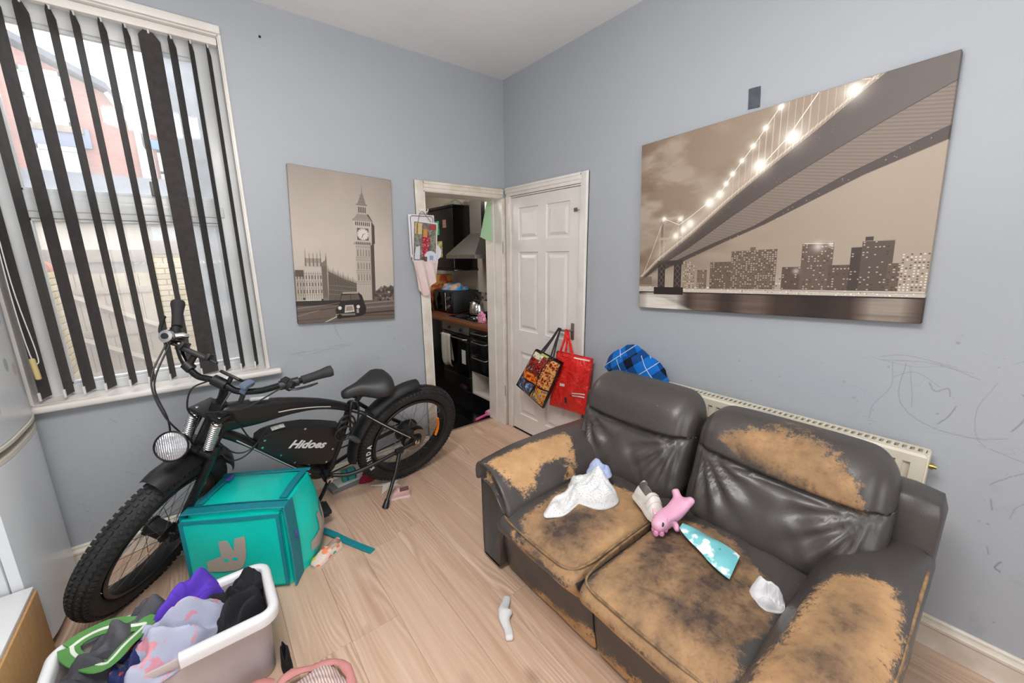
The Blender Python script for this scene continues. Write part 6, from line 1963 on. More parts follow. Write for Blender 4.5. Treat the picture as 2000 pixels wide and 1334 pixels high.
sp2 = thing('bag_strap', 'loose dark teal strap trailing on the floor from the delivery bag', 'strap', (-1.65, -.67, 0))
P_ = cr([(-1.76, -.46, .016), (-1.70, -.56, .012), (-1.64, -.69, .006), (-1.565, -.838, .004)], 6)
rings = []
for i, p in enumerate(P_):
    t = (P_[min(i + 1, len(P_) - 1)] - P_[max(i - 1, 0)]).normalized(); s_ = t.cross(Vector((0, 0, 1))).normalized() * .019
    rings.append([tuple(p - s_ - Vector((0, 0, .002))), tuple(p + s_ - Vector((0, 0, .002))), tuple(p + s_ + Vector((0, 0, .002))), tuple(p - s_ + Vector((0, 0, .002)))])
MB().loft(rings).build('webbing', DTEAL, sp2)

# ------------------------------------------------------------------ laundry basket and clothes
BASK = pm('white_basket_plastic', '#dcdcdf', .4)
BODYB = pm('milky_basket_plastic', '#b9b0b0', .45, var='#aca2a2', vs=3)
bk_ = thing('laundry_basket', 'white plastic laundry tub with broken rim, full of clothes', 'basket', (-2.32, -1.12, 0))
bx0, bx1, by0, by1, bz = -2.64, -2.04, -1.28, -.98, .302
def rrect(x0, x1, y0, y1, r, z, n=5):
    out = []
    for cx_, cy_, a0 in ((x1 - r, y1 - r, 0), (x0 + r, y1 - r, 90), (x0 + r, y0 + r, 180), (x1 - r, y0 + r, 270)):
        for k_ in range(n + 1):
            a = R(a0 + 90 * k_ / n)
            out.append((cx_ + r * math.cos(a), cy_ + r * math.sin(a), z))
    return out
t_ = .045
MB().loft([rrect(bx0 + t_, bx1 - t_ * .6, by0 + t_, by1 - t_, .05, .004), rrect(bx0 + t_ * .4, bx1 - .02, by0 + .018, by1 - .02, .045, bz - .015), rrect(bx0 + t_ * .4 + .003, bx1 - .023, by0 + .021, by1 - .023, .045, bz - .015), rrect(bx0 + t_ + .003, bx1 - t_ * .6 - .003, by0 + t_ + .003, by1 - t_ - .003, .05, .008)], caps=True).build('body', BODYB, bk_, angle=50)
# rolled rim, with the snapped-off stretch on the near side
rim_path = rrect(bx0 + .012, bx1 - .012, by0 + .012, by1 - .012, .04, bz, 7)
def seg(path, keep):
    return [p for p in path if keep(p)]
near_gap = (-2.50, -2.315)
full = rrect(bx0 + .008, bx1 - .008, by0 + .008, by1 - .008, .045, bz, 7)
# start the loop just right of the gap and run round to its left end
k0 = len(full) - 8
loop = [(near_gap[1], by0 + .008, bz)] + full[k0:] + full[:k0] + [(near_gap[0], by0 + .008, bz)]
def rimprof(p, pn, w):
    p, pn = Vector(p), Vector(pn)
    t = (pn - p).normalized(); o_ = t.cross(Vector((0, 0, 1)))
    pr = [(-.014, -.035), (-.014, .0), (-.008, .008), (.006, .010), (.016, .004), (.019, -.008), (.016, -.036), (.012, -.036), (.013, -.008), (-.010, -.003), (-.010, -.035)]
    return [tuple(p + o_ * a + Vector((0, 0, c_))) for a, c_ in pr]
rings = []
for i, p in enumerate(loop):
    a = loop[max(i - 1, 0)]; c_ = loop[min(i + 1, len(loop) - 1)]
    d = (Vector(c_) - Vector(a)).normalized()
    rings.append(rimprof(p, Vector(p) + d, .03))
MB().loft(rings).build('rim', BASK, bk_, angle=50)
MB().box((near_gap[0] - .01, by0 + .012, bz - .04), (near_gap[1] + .01, by0 + .017, bz - .012), .002).build('broken_edge', BODYB, bk_)

def cloth(name, col, var=None, vs=20, kind=None, rough=.85):
    m = Mt(name, col, rough, spec=.25)
    if kind == 'dots':
        v = m.n('TexVoronoi', {'Vector': m.obj(), 'Scale': vs, 'Randomness': .35}, 0)
        m.set(Base_Color=m.mix(m.ramp(v, (.22, 1.0), (.28, 0.0)), col, var))
    elif kind == 'patch':
        v = m.ramp(m.noise(vs, 3), (.56, 0.0), (.60, 1.0))
        m.set(Base_Color=m.mix(v, col, var))
    elif kind == 'stripe':
        v = m.ramp(m.n('TexWave', {'Vector': m.obj(), 'Scale': vs, 'Distortion': 1.2, 'Detail': 1.0}, 1), (.45, 0.0), (.55, 1.0))
        m.set(Base_Color=m.mix(v, col, var))
    elif var:
        m.set(Base_Color=m.mix(m.noise(vs, 4), col, var))
    m.bump(m.noise(320, 2), .15, .001)
    return m
CL_G = 'clothes piled in the laundry tub'
def lay(name, mb, m, label, cat='clothes', group=None, **kw):
    return tag(mb.build(name, m.m if isinstance(m, Mt) else m, angle=120, **kw), label, cat, group)
lay('black_trousers', heap((-2.175, -1.10, .19), .125, .105, .10, 31, .4, .8, 3.8), cloth('black_cotton', '#222226', '#2e2e33', 9), 'black garment filling the right end of the laundry tub', group=CL_G)
lay('black_socks', heap((-2.12, -1.04, .25), .085, .05, .06, 37, .5, .6, 3), cloth('black_knit', '#19191c', '#262629', 14), 'rolled black socks at the back right corner of the laundry tub', group=CL_G)
lay('dark_grey_leggings', heap((-2.42, -1.04, .23), .17, .075, .11, 33, .35, .6, 3.2), cloth('charcoal_marl', '#4a4a4f', '#5b5b60', 40), 'charcoal grey marled leggings lying along the back of the laundry tub', group=CL_G)
lay('purple_top', heap((-2.30, -1.03, .26), .125, .075, .115, 35, .45, .45, 2.4), cloth('violet_jersey', '#5636b4', '#6040b8', 4), 'violet top folded over the middle of the laundry tub', group=CL_G)
lay('pyjama_top', heap((-2.315, -1.155, .235), .175, .09, .105, 41, .62, .9, 3.6), cloth('lilac_grey_print', '#a9aec4', '#cf8f9c', 17, 'patch'), 'lilac grey pyjama top with pink print across the laundry tub', group=CL_G)
lay('red_navy_top', heap((-2.42, -1.17, .235), .10, .055, .085, 43, .9, .5, 3.0), cloth('navy_and_red_print', '#27305c', '#b8352c', 22, 'patch'), 'navy top with red and white print peeking out between grey clothes', group=CL_G)
lay('grey_shorts', heap((-2.53, -1.17, .20), .13, .115, .135, 45, .2, .45, 2.4), cloth('dark_grey_jersey', '#3d3d42', '#4a4a4f', 8), 'dark grey shorts at the left end of the laundry tub', group=CL_G)
# the green striped waistband looping over the shorts
GREEN = cloth('green_waistband', '#5a8f50', '#528548', 9)
wb = MB(); wb2 = MB()
pts = [(-2.596, -1.02, .318), (-2.564, -.998, .33), (-2.50, -1.02, .338), (-2.43, -1.065, .338), (-2.395, -1.095, .335), (-2.44, -1.155, .345), (-2.487, -1.195, .338), (-2.545, -1.13, .335), (-2.585, -1.06, .325)]
pts = [(x, y, z - .010 + .008 * math.sin(x * 90 + y * 60)) for x, y, z in pts]
P_ = cr(pts + [pts[0]], 6)
def ribbon(P_, w, off, th=.003):
    rings = []
    for i, p in enumerate(P_):
        t = (P_[min(i + 1, len(P_) - 1)] - P_[max(i - 1, 0)]).normalized()
        s_ = (t.cross(Vector((0, 0, 1)))).normalized()
        s_ = (s_ * .95 + Vector((0, 0, -.25))).normalized()
        n_ = s_.cross(t).normalized()
        if n_.z < 0: n_ = -n_
        q = p + s_ * off
        rings.append([tuple(q - s_ * w / 2 - n_ * th), tuple(q + s_ * w / 2 - n_ * th), tuple(q + s_ * w / 2 + n_ * th), tuple(q - s_ * w / 2 + n_ * th)])
    return MB().loft(rings)
gs = bpy.data.objects['grey_shorts']
ribbon(P_, .050, 0, .0022).build('waistband', GREEN.m, gs)
ribbon(P_, .010, .006, .0042).build('waistband_stripe', cloth('white_elastic', '#d5dccf').m, gs)
lay('black_hanging_garment', heap((-2.036, -1.235, .002), .018, .065, .085, 47, 0, .5, 3), cloth('black_fleece', '#1a1a1c', '#26262a', 30), 'black garment crumpled on the floor behind the right end of the laundry tub')
# pink jacket on the floor at the bottom edge
pj = thing('pink_jacket', 'pink jacket with striped lining dropped on the floor beside the laundry tub', 'jacket', (-1.97, -1.52, 0))
heap((-2.05, -1.48, .001), .19, .145, .07, 51, -.25, .45, 2.6).build('outer', cloth('dusty_pink_cotton', '#c98d8a', '#bd7f7d', 6).m, pj, angle=120)
heap((-2.0, -1.47, .04), .135, .125, .05, 53, -.3, .25, 2.0).build('lining', cloth('striped_lining', '#d8cbc6', '#b0918d', 34, 'stripe').m, pj, angle=120)
ring_ = []
for k in range(28):
    a = 2 * math.pi * k / 28
    ring_.append((-2.0 + .135 * math.cos(a), -1.47 + .125 * math.sin(a) * (1 + .08 * math.sin(a * 4)), .052 + .010 * math.sin(a * 3 + 1) + .018 * max(0, math.sin(a))))
MB().tube(ring_, [.014 + .004 * math.sin(k * 1.7) for k in range(28)], 10, closed=True, flat=.7).build('hem', cloth('pink_hem', '#c98d8a', '#b97b79', 20).m, pj)
MB().tube(cr([(-2.20, -1.38, .045), (-2.15, -1.35, .075), (-2.09, -1.355, .065)], 4), [.03, .034, .04, .044, .044, .042, .04, .036, .03], 12).build('sleeve', cloth('pink_sleeve', '#c48784', '#b97b79', 9).m, pj)

# ------------------------------------------------------------------ things on the sofa
WHC = cloth('white_dotted_muslin', '#d6d6d6', '#9aa4b4', 120, 'dots')
mu = thing('muslin_cloth', 'white dotted muslin cloth with blue corner on the far sofa seat', 'cloth', (-.86, -1.70, .48))
heap((-.82, -1.70, .466), .10, .12, .11, 61, .3, .35, 2.0).build('bundle', WHC.m, mu, angle=120)
heap((-.95, -1.66, .466), .135, .055, .04, 63, .15, .6, 2.4).build('trailing_corner', WHC.m, mu, angle=120)
heap((-.75, -1.675, .54), .06, .055, .05, 67, .4, .4, 2.5).build('blue_print_corner', cloth('blue_print_muslin', '#8d9cc4', '#b4bdd6', 22).m, mu, angle=120)

def shoe(M_, L, w, upper, sole, lining, parent_args, straps=0, strap_mat=None, toe=1.0, hgt=.055, open_=True):
    """child's shoe: toe towards +x, standing on z=0"""
    t = thing(*parent_args)
    b_ = MB()
    st_ = [(-.5, .55), (-.47, .80), (-.38, .95), (-.2, .92), (0, .90), (.2, 1.05), (.33, 1.08), (.43, .88), (.49, .5), (.5, .25)]
    def out(s): return [(x * L, yy * w / 2 * s) for x, yy in st_] + [(x * L, -yy * w / 2 * s) for x, yy in reversed(st_)]
    so = out(1.04)
    b_.loft([[(x, y, z) for x, y in so] for z in (.0, .004, .014)]); bb_ = b_
    b_.v = [tuple(M_ @ Vector(p)) for p in b_.v]
    b_.build('sole', sole, t, angle=40)
    xs_ = [-.50, -.49, -.46, -.40, -.30, -.18, -.06, .04, .14, .24, .33, .41, .465, .49, .50]
    def hw_(x): return np.interp(x, [p[0] for p in st_], [p[1] for p in st_]) * w / 2
    def hh_(x): return hgt * np.interp(x, [-.5, -.3, -.1, .05, .2, .35, .45, .5], [1.05, .98, .90, .95, .72, .52, .38, .12])
    def sect(x, k_, zo=.013):
        h_ = hh_(x)
        lean = .035 * max(0, -x - .4) / .1
        out_ = []
        for j in range(15):
            th = math.pi * j / 14
            c_ = math.cos(th)
            yy = hw_(x) * k_ * math.copysign(abs(c_) ** .7, c_); zz = zo + h_ * k_ * math.sin(th) ** .75
            out_.append(((x + lean * math.sin(th)) * L * (1 if k_ == 1 else .97), yy, zz))
        return out_
    def vamp(k_, zo):
        b3 = MB(); v = [p for x in xs_ for p in sect(x, k_, zo)]; f = []
        for i in range(len(xs_) - 1):
            for j in range(14):
                xm = (xs_[i] + xs_[i + 1]) / 2
                if -.44 < xm < .03 and 3 <= j <= 10: continue
                f.append((i * 15 + j, i * 15 + j + 1, (i + 1) * 15 + j + 1, (i + 1) * 15 + j))
        f.append(tuple(range(15))[::-1])
        b3.add(v, f)
        b3.v = [tuple(M_ @ Vector(p)) for p in b3.v]
        return b3
    vamp(1.0, .013).build('upper', upper, t, angle=70)
    vamp(.93, .015).build('lining', lining, t, angle=70)
    ins = MB(); ins.add([(x * .93, y * .85, .020) for x, y in out(1.0)], [tuple(range(len(so)))])
    ins.v = [tuple(M_ @ Vector(p)) for p in ins.v]
    ins.build('insole', lining, t)
    for k in range(straps):
        x = -.01 + k * .15
        rings = []
        for dx_ in (-.055, -.05, .05, .055):
            o_ = sect(x + dx_, 1.07 if abs(dx_) < .052 else 1.03)[1:-1]
            rings.append(o_)
        s_ = MB().loft(rings, closed=False, caps=False)
        s_.v = [tuple(M_ @ Vector(p)) for p in s_.v]
        s_.build('strap', strap_mat or upper, t)
    return t
WSH = pm('off_white_shoe_leather', '#d5d0ca', .5, var='#c3bbb2', vs=14)
shoe(Matrix.Translation((-.735, -1.925, .482)) @ Matrix.Rotation(R(-112), 4, 'Z') @ Matrix.Rotation(R(10), 4, 'Y') @ Matrix.Rotation(R(-14), 4, 'X'), .165, .068, WSH, pm('cream_sole', '#cfc9c0', .6), pm('grey_lining', '#8f8a86', .8),
     ('child_shoe', 'white child shoe with two straps lying on the sofa by the pink toy', 'shoe', (-.735, -1.93, .47)), 2, None, hgt=.07)
# pink pony bath toy on its front
PNK = pm('bubblegum_pink_vinyl', '#dba3bd', .4, var='#d597b3', vs=5)
py = thing('toy_pony', 'pink vinyl pony toy lying face down on the sofa seat', 'toy', (-.74, -2.03, .48))
def skin(name, joints, edges, mat, parent, sub=2):
    me = bpy.data.meshes.new(name)
    me.from_pydata([j[:3] for j in joints], edges, [])
    o = bpy.data.objects.new(name, me); COL.objects.link(o)
    md = o.modifiers.new('skin', 'SKIN'); md.use_smooth_shade = True
    for sv, j in zip(me.skin_vertices[0].data, joints):
        sv.radius = (j[3], j[3]); sv.use_root = False
    me.skin_vertices[0].data[0].use_root = True
    s2 = o.modifiers.new('sub', 'SUBSURF'); s2.levels = s2.render_levels = sub
    dg = bpy.context.evaluated_depsgraph_get()
    m2 = bpy.data.meshes.new_from_object(o.evaluated_get(dg))
    v = [tuple(q.co) for q in m2.vertices]; f = [tuple(p.vertices) for p in m2.polygons]
    bpy.data.objects.remove(o); bpy.data.meshes.remove(me); bpy.data.meshes.remove(m2)
    return MB().add(v, f).build(name, mat, parent, angle=180)
skin('body', [(-.70, -2.045, .535, .034), (-.735, -2.04, .525, .030), (-.775, -2.035, .52, .024), (-.815, -2.03, .515, .033), (-.850, -2.03, .500, .024),
              (-.675, -2.02, .565, .016), (-.665, -2.0, .590, .017), (-.68, -2.07, .565, .016), (-.67, -2.085, .590, .017), (-.76, -2.07, .50, .013), (-.775, -2.085, .488, .012), (-.76, -2.0, .50, .013), (-.775, -1.99, .488, .012)],
     [(0, 1), (1, 2), (2, 3), (3, 4), (0, 5), (5, 6), (0, 7), (7, 8), (2, 9), (9, 10), (2, 11), (11, 12)], PNK, py)
for yy, s_ in ((-2.058, 1), (-2.002, -1)):
    MB().lathe([(0, 0), (.009, .002), (.004, .02), (0, .024)], 10, Matrix.Translation((-.805, yy, .535)) @ Matrix.Rotation(R(25 * s_), 4, 'X'), cap=False).build('ear', PNK, py)
EYEW = pm('eye_white', '#e8e8ea', .3); EYEB = pm('eye_dark', '#1d2030', .2)
e = MB().lathe([(0, .005), (.008, .0045), (.0135, .0015), (.014, 0)], 14, frame_mat((-.832, -2.052, .529), (.35, -.1, .9), (-.6, -.75, .1), (-.60, -.60, .52)), cap=False).build('eye', EYEW, py)
MB().lathe([(0, .0068), (.0065, .0062), (.0092, .004), (.0095, .001)], 12, frame_mat((-.8325, -2.0525, .530), (.35, -.1, .9), (-.6, -.75, .1), (-.60, -.60, .52)), cap=False).build('pupil', EYEB, e)
mn = MB()
for k in range(6):
    mn.lathe([(0, -.014), (.009, -.008), (.011, 0), (.008, .009), (0, .013)], 10, Matrix.Translation((-.845 + .008 * k, -2.035 + .016 * math.sin(k * 2.1), .488 + .006 * (k % 2))), cap=False)
mn.build('mane', pm('deep_pink_mane', '#cf86ab', .45), py)
# wipes pouch sliding between seat and back
def pouch():
    b_ = MB()
    A = Vector((-.755, -2.085, .50)); B = Vector((-.775, -2.30, .487))
    d = (B - A); wv = Vector((-.075, -.012, -.004)).normalized()
    def fn(side):
        def g(u, v):
            hw_ = .018 + .045 * min(1, u * 1.6) + .004 * math.sin(u * 9)
            p = A + d * u + wv * hw_ * (v * 2 - 1) * 1.0 + wv * (.02 * u)
            th = .014 * (1 - abs(v * 2 - 1) ** 2) * (1 - abs(u * 2 - 1) ** 4) * (1 + .3 * math.sin(u * 13 + v * 5))
            return tuple(p + Vector((0, 0, side * th + .008)))
        return g
    b_.grid(fn(1), 26, 10); b_.grid(fn(-.4), 26, 10)
    return b_
PO = Mt('teal_white_pouch', '#7fc6c9', .3)
pn = PO.noise(11, 3)
PO.set(Base_Color=PO.mix(PO.ramp(pn, (.50, 0.0), (.53, 1.0)), '#74bfc6', '#dfe6e6'))
PO.set(Base_Color=PO.mix(PO.ramp(PO.n('TexVoronoi', {'Vector': PO.obj(), 'Scale': 22.0}), (.12, 1.0), (.16, 0.0)), PO.b.inputs['Base Color'].links[0].from_socket, '#2f9a86'))
lay('wipes_pouch', pouch(), PO, 'teal and white plastic wipes pouch on the near sofa seat', 'pouch')
lay('crumpled_sock', heap((-.81, -2.41, .45), .055, .05, .05, 71, .5, .7, 1.8), cloth('white_sock_cotton', '#dcdcde', '#cfcfd2', 30), 'crumpled white sock on the sofa seat by the near arm', 'sock')
# blue tartan cloth on the radiator
TT = Mt('blue_tartan', '#1d5fa8', .85, spec=.2)
sx_ = TT.nt.nodes.new('ShaderNodeSeparateXYZ'); TT.nt.links.new(TT.map(TT.obj(), rot=(R(38), R(10), R(8))), sx_.inputs[0])
def bands(sock, f, lo, hi):
    fr_ = TT.math('FRACT', TT.math('MULTIPLY', sock, f))
    return TT.math('MULTIPLY', TT.math('GREATER_THAN', fr_, lo), TT.math('LESS_THAN', fr_, hi))
b1, b2 = bands(sx_.outputs[1], 6.5, .1, .45), bands(sx_.outputs[2], 6.5, .1, .45)
l1, l2 = bands(sx_.outputs[1], 6.5, .70, .725), bands(sx_.outputs[2], 6.5, .70, .725)
c_ = TT.mix(TT.math('MULTIPLY', TT.math('ADD', b1, b2), .62, clamp=True), '#1568bd', '#0c1526')
c_ = TT.mix(TT.math('MAXIMUM', l1, l2), c_, '#b7c3cf')
TT.set(Base_Color=c_); TT.bump(TT.noise(200, 2), .15, .001)
lay('tartan_shirt', heap((-.085, -1.385, .82), .075, .215, .155, 82, 0, .12, 1.6, lump=.5), TT, 'blue and black tartan shirt bundled on top of the radiator', 'shirt')

# ------------------------------------------------------------------ small things on the floor
def sock():
    pts = [(-1.185, -1.525), (-1.215, -1.55), (-1.25, -1.575), (-1.265, -1.60), (-1.275, -1.63), (-1.285, -1.66), (-1.305, -1.695)]
    P_ = cr([(x, y, 0) for x, y in pts], 5)
    n = len(P_); rings = []
    for i, p in enumerate(P_):
        u = i / (n - 1)
        w = .018 + .014 * math.exp(-((u - .42) / .16) ** 2) 
        t = (P_[min(i + 1, n - 1)] - P_[max(i - 1, 0)]).normalized(); s_ = t.cross(Vector((0, 0, 1)))
        h = .012 + .008 * math.exp(-((u - .4) / .2) ** 2) 
        if i in (0, n - 1): w *= .75; h *= .6
        off = s_ * (.012 * math.exp(-((u - .42) / .12) ** 2))
        ring = []
        for k in range(12):
            a = 2 * math.pi * k / 12
            ring.append(tuple(p - off + s_ * w * math.cos(a) + Vector((0, 0, max(.0015, h + h * math.sin(a) + .0012 * math.sin(a * 4 + u * 11))))))
        rings.append(ring)
    return MB().loft(rings)
lay('ankle_sock', sock(), cloth('white_sock_knit', '#d8d8d8', '#c9c9c9', 60), 'flattened white ankle sock alone in the middle of the wooden floor', 'sock')
FLO = Mt('floral_canvas', '#d9c6bb', .7)
fv = FLO.n('TexVoronoi', {'Vector': FLO.obj(), 'Scale': 34.0}, 1)
fd = FLO.n('TexVoronoi', {'Vector': FLO.obj(), 'Scale': 34.0}, 0)
FLO.set(Base_Color=FLO.mix(FLO.ramp(fd, (.50, 1.0), (.56, 0.0)), '#dccbc0', FLO.ramp(fv, (.0, '#e8754e'), (.40, '#dcc4b8'), (.46, '#ee8660'), (.52, '#3fa191'), (.60, '#d9bb3c'), (.66, '#e8754e'), interp='CONSTANT')))
shoe(Matrix.Translation((-1.765, -.722, .0)) @ Matrix.Rotation(R(209), 4, 'Z'), .175, .068, FLO.m, pm('pale_rubber_sole', '#c9b9ac', .7), pm('beige_lining', '#c9b6a8', .8),
     ('child_shoe', 'floral child slipper beside the teal delivery bag', 'shoe', (-1.765, -.722, 0)), 1, FLO.m, hgt=.045)
PSH = pm('pale_pink_suede', '#c9a3a0', .7, var='#bb918f', vs=18)
ps = shoe(Matrix.Translation((-1.255, -.447, 0)) @ Matrix.Rotation(R(-20 + 180), 4, 'Z'), .15, .066, PSH, pm('white_rubber_sole', '#d3c8c4', .6), pm('dark_pink_lining', '#8e6b6b', .8),
     ('child_shoe', 'pale pink child shoe on the floor behind the bike kickstand', 'shoe', (-1.255, -.447, 0)), 1, PSH, hgt=.05)
# white paper star under the rear wheel
def star():
    b_ = MB(); top = []
    c0 = (-1.25, -.262)
    rr2 = [.145, .042, .11, .05, .12, .045, .13, .05, .105, .045]
    for k in range(10):
        a = R(12) + k * math.pi / 5
        top.append((c0[0] + rr2[k] * math.cos(a), c0[1] + rr2[k] * math.sin(a), .004 + .004 * (k % 3)))
    v = top + [(p[0], p[1], .002) for p in top] + [(c0[0], c0[1], .014), (c0[0], c0[1], .002)]
    f = []
    for k in range(10):
        n_ = (k + 1) % 10
        f += [(k, n_, 20), (10 + n_, 10 + k, 21), (k, 10 + k, 10 + n_, n_)]
    return b_.add(v, f)
STP = cloth('white_dotted_card', '#d3cdc4', '#a69e94', 60, 'dots')
tag(star().build('paper_star', STP.m, smooth=False), 'white spotted card star lying flat under the rear wheel', 'star')
gb = thing('flat_box', 'flat grey and white box lying on the floor by the skirting under the bike', 'box', (-1.47, -.12, 0))
Mg = Matrix.Translation((-1.475, -.13, 0)) @ Matrix.Rotation(R(30), 4, 'Z')
Mg = Matrix.Translation((-1.478, -.085, 0)) @ Matrix.Rotation(R(8), 4, 'Z')
MB().box((-.12, -.055, .001), (.12, .045, .03), .003, M=Mg).build('tray', pm('mid_grey_card', '#6f7175', .7), gb)
MB().box((-.08, -.05, .030), (.12, .05, .036), .002, M=Mg).build('sheet', pm('white_card', '#c6c3c0', .6), gb)
gp = MB().box((-.048, -.018, .0), (.048, .018, .075), .006, M=Matrix.Translation((-1.463, -.095, .037)) @ Matrix.Rotation(R(6), 4, 'Z'))
GPM = Mt('green_blue_packet', '#1f8f76', .4)
gx = GPM.nt.nodes.new('ShaderNodeSeparateXYZ'); GPM.nt.links.new(GPM.obj(), gx.inputs[0])
GPM.set(Base_Color=GPM.ramp(GPM.math('MULTIPLY_ADD', gx.outputs[0], 10.5, 15.87), (.0, '#188f74'), (.3, '#1c4f8f'), (.45, '#22957f'), (.75, '#2a8f8a'), (.9, '#27408a'), interp='CONSTANT'))
tag(gp.build('small_packet', GPM.m), 'small green and blue packet standing on the flat box under the bike', 'packet')
tag(heap((-1.335, -.115, .002), .075, .045, .05, 91, .2, .5, 3).build('red_cloth', cloth('dark_red_cloth', '#8e2436', '#74202f', 20).m), 'crumpled dark red cloth on the floor behind the rear tyre', 'cloth')
tag(MB().box((-2.36, -.13, .001), (-2.27, -.04, .06), .01).build('black_charger', BLACKISH), 'small black charger box on the floor seen through the front wheel', 'charger')
tag(heap((-2.33, -.2, .001), .05, .035, .012, 93).build('tissue', cloth('white_tissue', '#d5d2cf').m), 'scrap of white tissue on the floor behind the front wheel', 'tissue')

# ------------------------------------------------------------------ bags hanging on the cupboard door handle
RED = Mt('red_woven_plastic', '#e22a24', .33, spec=.5)
RED.bump(RED.noise(9, 4, None, .6, dist=1.5), 1.0, .03)
def hang_bag(corners, thick, seed, mats, nx=16, nz_=18, out=(-1, 0, 0), bulge=.03):
    """soft flat bag from its four front corners TL TR BR BL (world)"""
    TL, TR, BR, BL = [Vector(c) for c in corners]
    o_ = Vector(out)
    def pt(u, v, s_):
        p = (BL.lerp(BR, u)).lerp(TL.lerp(TR, u), v)
        env = (1 - abs(2 * u - 1) ** 3) * (1 - abs(2 * v - 1) ** 4)
        w = math.sin(u * 11 + seed + 2.5 * math.sin(v * 4 + seed)) * .019 * (1 - v * .8) + .012 * nz((u * 3, v * 3, seed), 1, seed)
        return p + o_ * ((thick * .5 + bulge * env + w * env) * s_)
    b_ = MB()
    b_.grid(lambda u, v: tuple(pt(u, v, 1)), nx, nz_)
    b_.grid(lambda u, v: tuple(pt(u, v, -.35)), nx, nz_)
    # side gussets
    for uu in (0, 1):
        b_.grid(lambda u, v: tuple(pt(uu, v, 1).lerp(pt(uu, v, -.35), u)), 3, nz_)
    b_.grid(lambda u, v: tuple(pt(u, 0, 1).lerp(pt(u, 0, -.35), v)), nx, 3)
    return b_, pt
rb = thing('shopping_bag', 'red woven shopping bag hanging from the white door handle', 'bag', (-.06, -.87, .35))
b_, pt_r = hang_bag([(-.075, -.72, .845), (-.055, -1.035, .845), (-.07, -1.00, .43), (-.085, -.66, .41)], .03, 2, None)
b_.build('body', RED.m, rb, fix=False)
for us in ((.12, .45), (.5, .28)):
    a, c_ = pt_r(us[0], .99, 1), pt_r(us[1], .99, 1)
    strip([tuple(a), tuple(a.lerp(Vector((-.058, -.795, 1.0)), .6)), (-.060, -.785, 1.012), (-.062, -.80, 1.008), tuple(c_.lerp(Vector((-.058, -.805, 1.0)), .55)), tuple(c_)], .022, .002, 'handle', RED.m, (-1, 0, .0), None).parent = rb
for o in [x for x in bpy.data.objects if x.name.startswith('handle') and x.parent == rb]:
    o.data.transform(wm(rb).inverted()); reg(o, wm(rb))
p0, p1 = pt_r(.58, .975, 1.03), pt_r(.97, .975, 1.03)
WHP = pm('white_bag_print', '#e6dcd8', .5)
def decal(pt, u0, u1, v0, v1, nm, mat, par, n=8, off=1.06, bumps=None):
    b2 = MB().grid(lambda u, v: tuple(pt(u0 + (u1 - u0) * u, v0 + (v1 - v0) * v, 1) + Vector((-.0025, 0, 0))), n, 4)
    return b2.build(nm, mat, par, fix=False)
decal(pt_r, .56, .97, .955, .975, 'print_line', WHP, rb)
for v in (.36, .31):
    decal(pt_r, .70, .96, v, v + .022, 'print_line', WHP, rb)
decal(pt_r, .52, .57, .16, .27, 'print_tag', pm('black_bag_print', '#26201f', .5), rb)
decal(pt_r, .28, .40, .42, .47, 'print_tag', WHP, rb)
def comic_print():
    im = Img(420, 520, '#1c1518')
    g = np.random.default_rng(21)
    fb1, fb2 = im.fbm(7, 9, 5, 31), im.fbm(6, 6, 5, 32)
    U, V = im.U / im.w, im.V / im.h
    def pal(poly, cols, seed):
        n_ = im.fbm(14, 17, 5, seed); n_ = (n_ - n_.min()) / (n_.max() - n_.min())
        idx = np.clip(n_ * 1.5 - .25, 0, .999) * (len(cols) - 1)
        i0 = idx.astype(int); t = (idx - i0)[..., None]
        ca = np.array([im.c(c) for c in cols])
        colr = ca[i0] * (1 - t) + ca[np.minimum(i0 + 1, len(cols) - 1)] * t
        m_ = np.clip(sdf([(a * im.w, b * im.h) for a, b in poly], im.U, im.V) + .5, 0, 1)[..., None]
        im.a = im.a * (1 - m_) + colr * m_
    pal([(.03, .55), (.60, .50), (.60, .97), (.03, .97)], ['#14090c', '#7d1420', '#c23a22', '#2c1416', '#8f7a70', '#e9d7a0'], 1)
    pal([(.03, .36), (.60, .36), (.60, .52), (.03, .52)], ['#6b1410', '#d24a18', '#f2a428', '#e0641c', '#8c1d14'], 2)
    pal([(.03, .04), (.52, .04), (.55, .33), (.03, .33)], ['#9fc9d6', '#6b94b0', '#5a4468', '#2e2a38', '#c3a2b4'], 3)
    pal([(.63, .40), (.97, .40), (.97, .97), (.63, .97)], ['#241a1c', '#8b2a22', '#d98a3c', '#e8c77c', '#b3331f', '#3a3238'], 4)
    pal([(.56, .03), (.97, .03), (.97, .37), (.62, .37)], ['#c8391c', '#ee8a22', '#f4cf4a', '#4f87b5', '#d9552a'], 5)
    pal([(.05, .86), (.40, .86), (.40, .97), (.05, .97)], ['#cfc9a8', '#e9e2c4', '#8d8a86'], 6)
    for a, c_ in (((.0, .345), (.6, .345)), ((.61, .0), (.61, 1)), ((.6, .385), (1, .385)), ((.0, .0), (.0, 1)), ((1, 0), (1, 1)), ((0, 0), (1, 0)), ((0, 1), (1, 1))):
        im.line([a, c_], 9, '#120d0f')
    return im.image('comic_panels_print')
cbm = Mt('comic_panel_print', '#888888', .3)
uvn = cbm.nt.nodes.new('ShaderNodeUVMap'); uvn.uv_map = 'print'
ti = cbm.nt.nodes.new('ShaderNodeTexImage'); ti.image = comic_print()
cbm.nt.links.new(uvn.outputs[0], ti.inputs[0]); cbm.set(Base_Color=ti.outputs[0]); cbm.bump(cbm.noise(20, 3), .25, .006)
cbg = thing('comic_shopping_bag', 'shopping bag printed with fiery comic panels hanging in front of the red bag', 'bag', (-.1, -.57, .4))
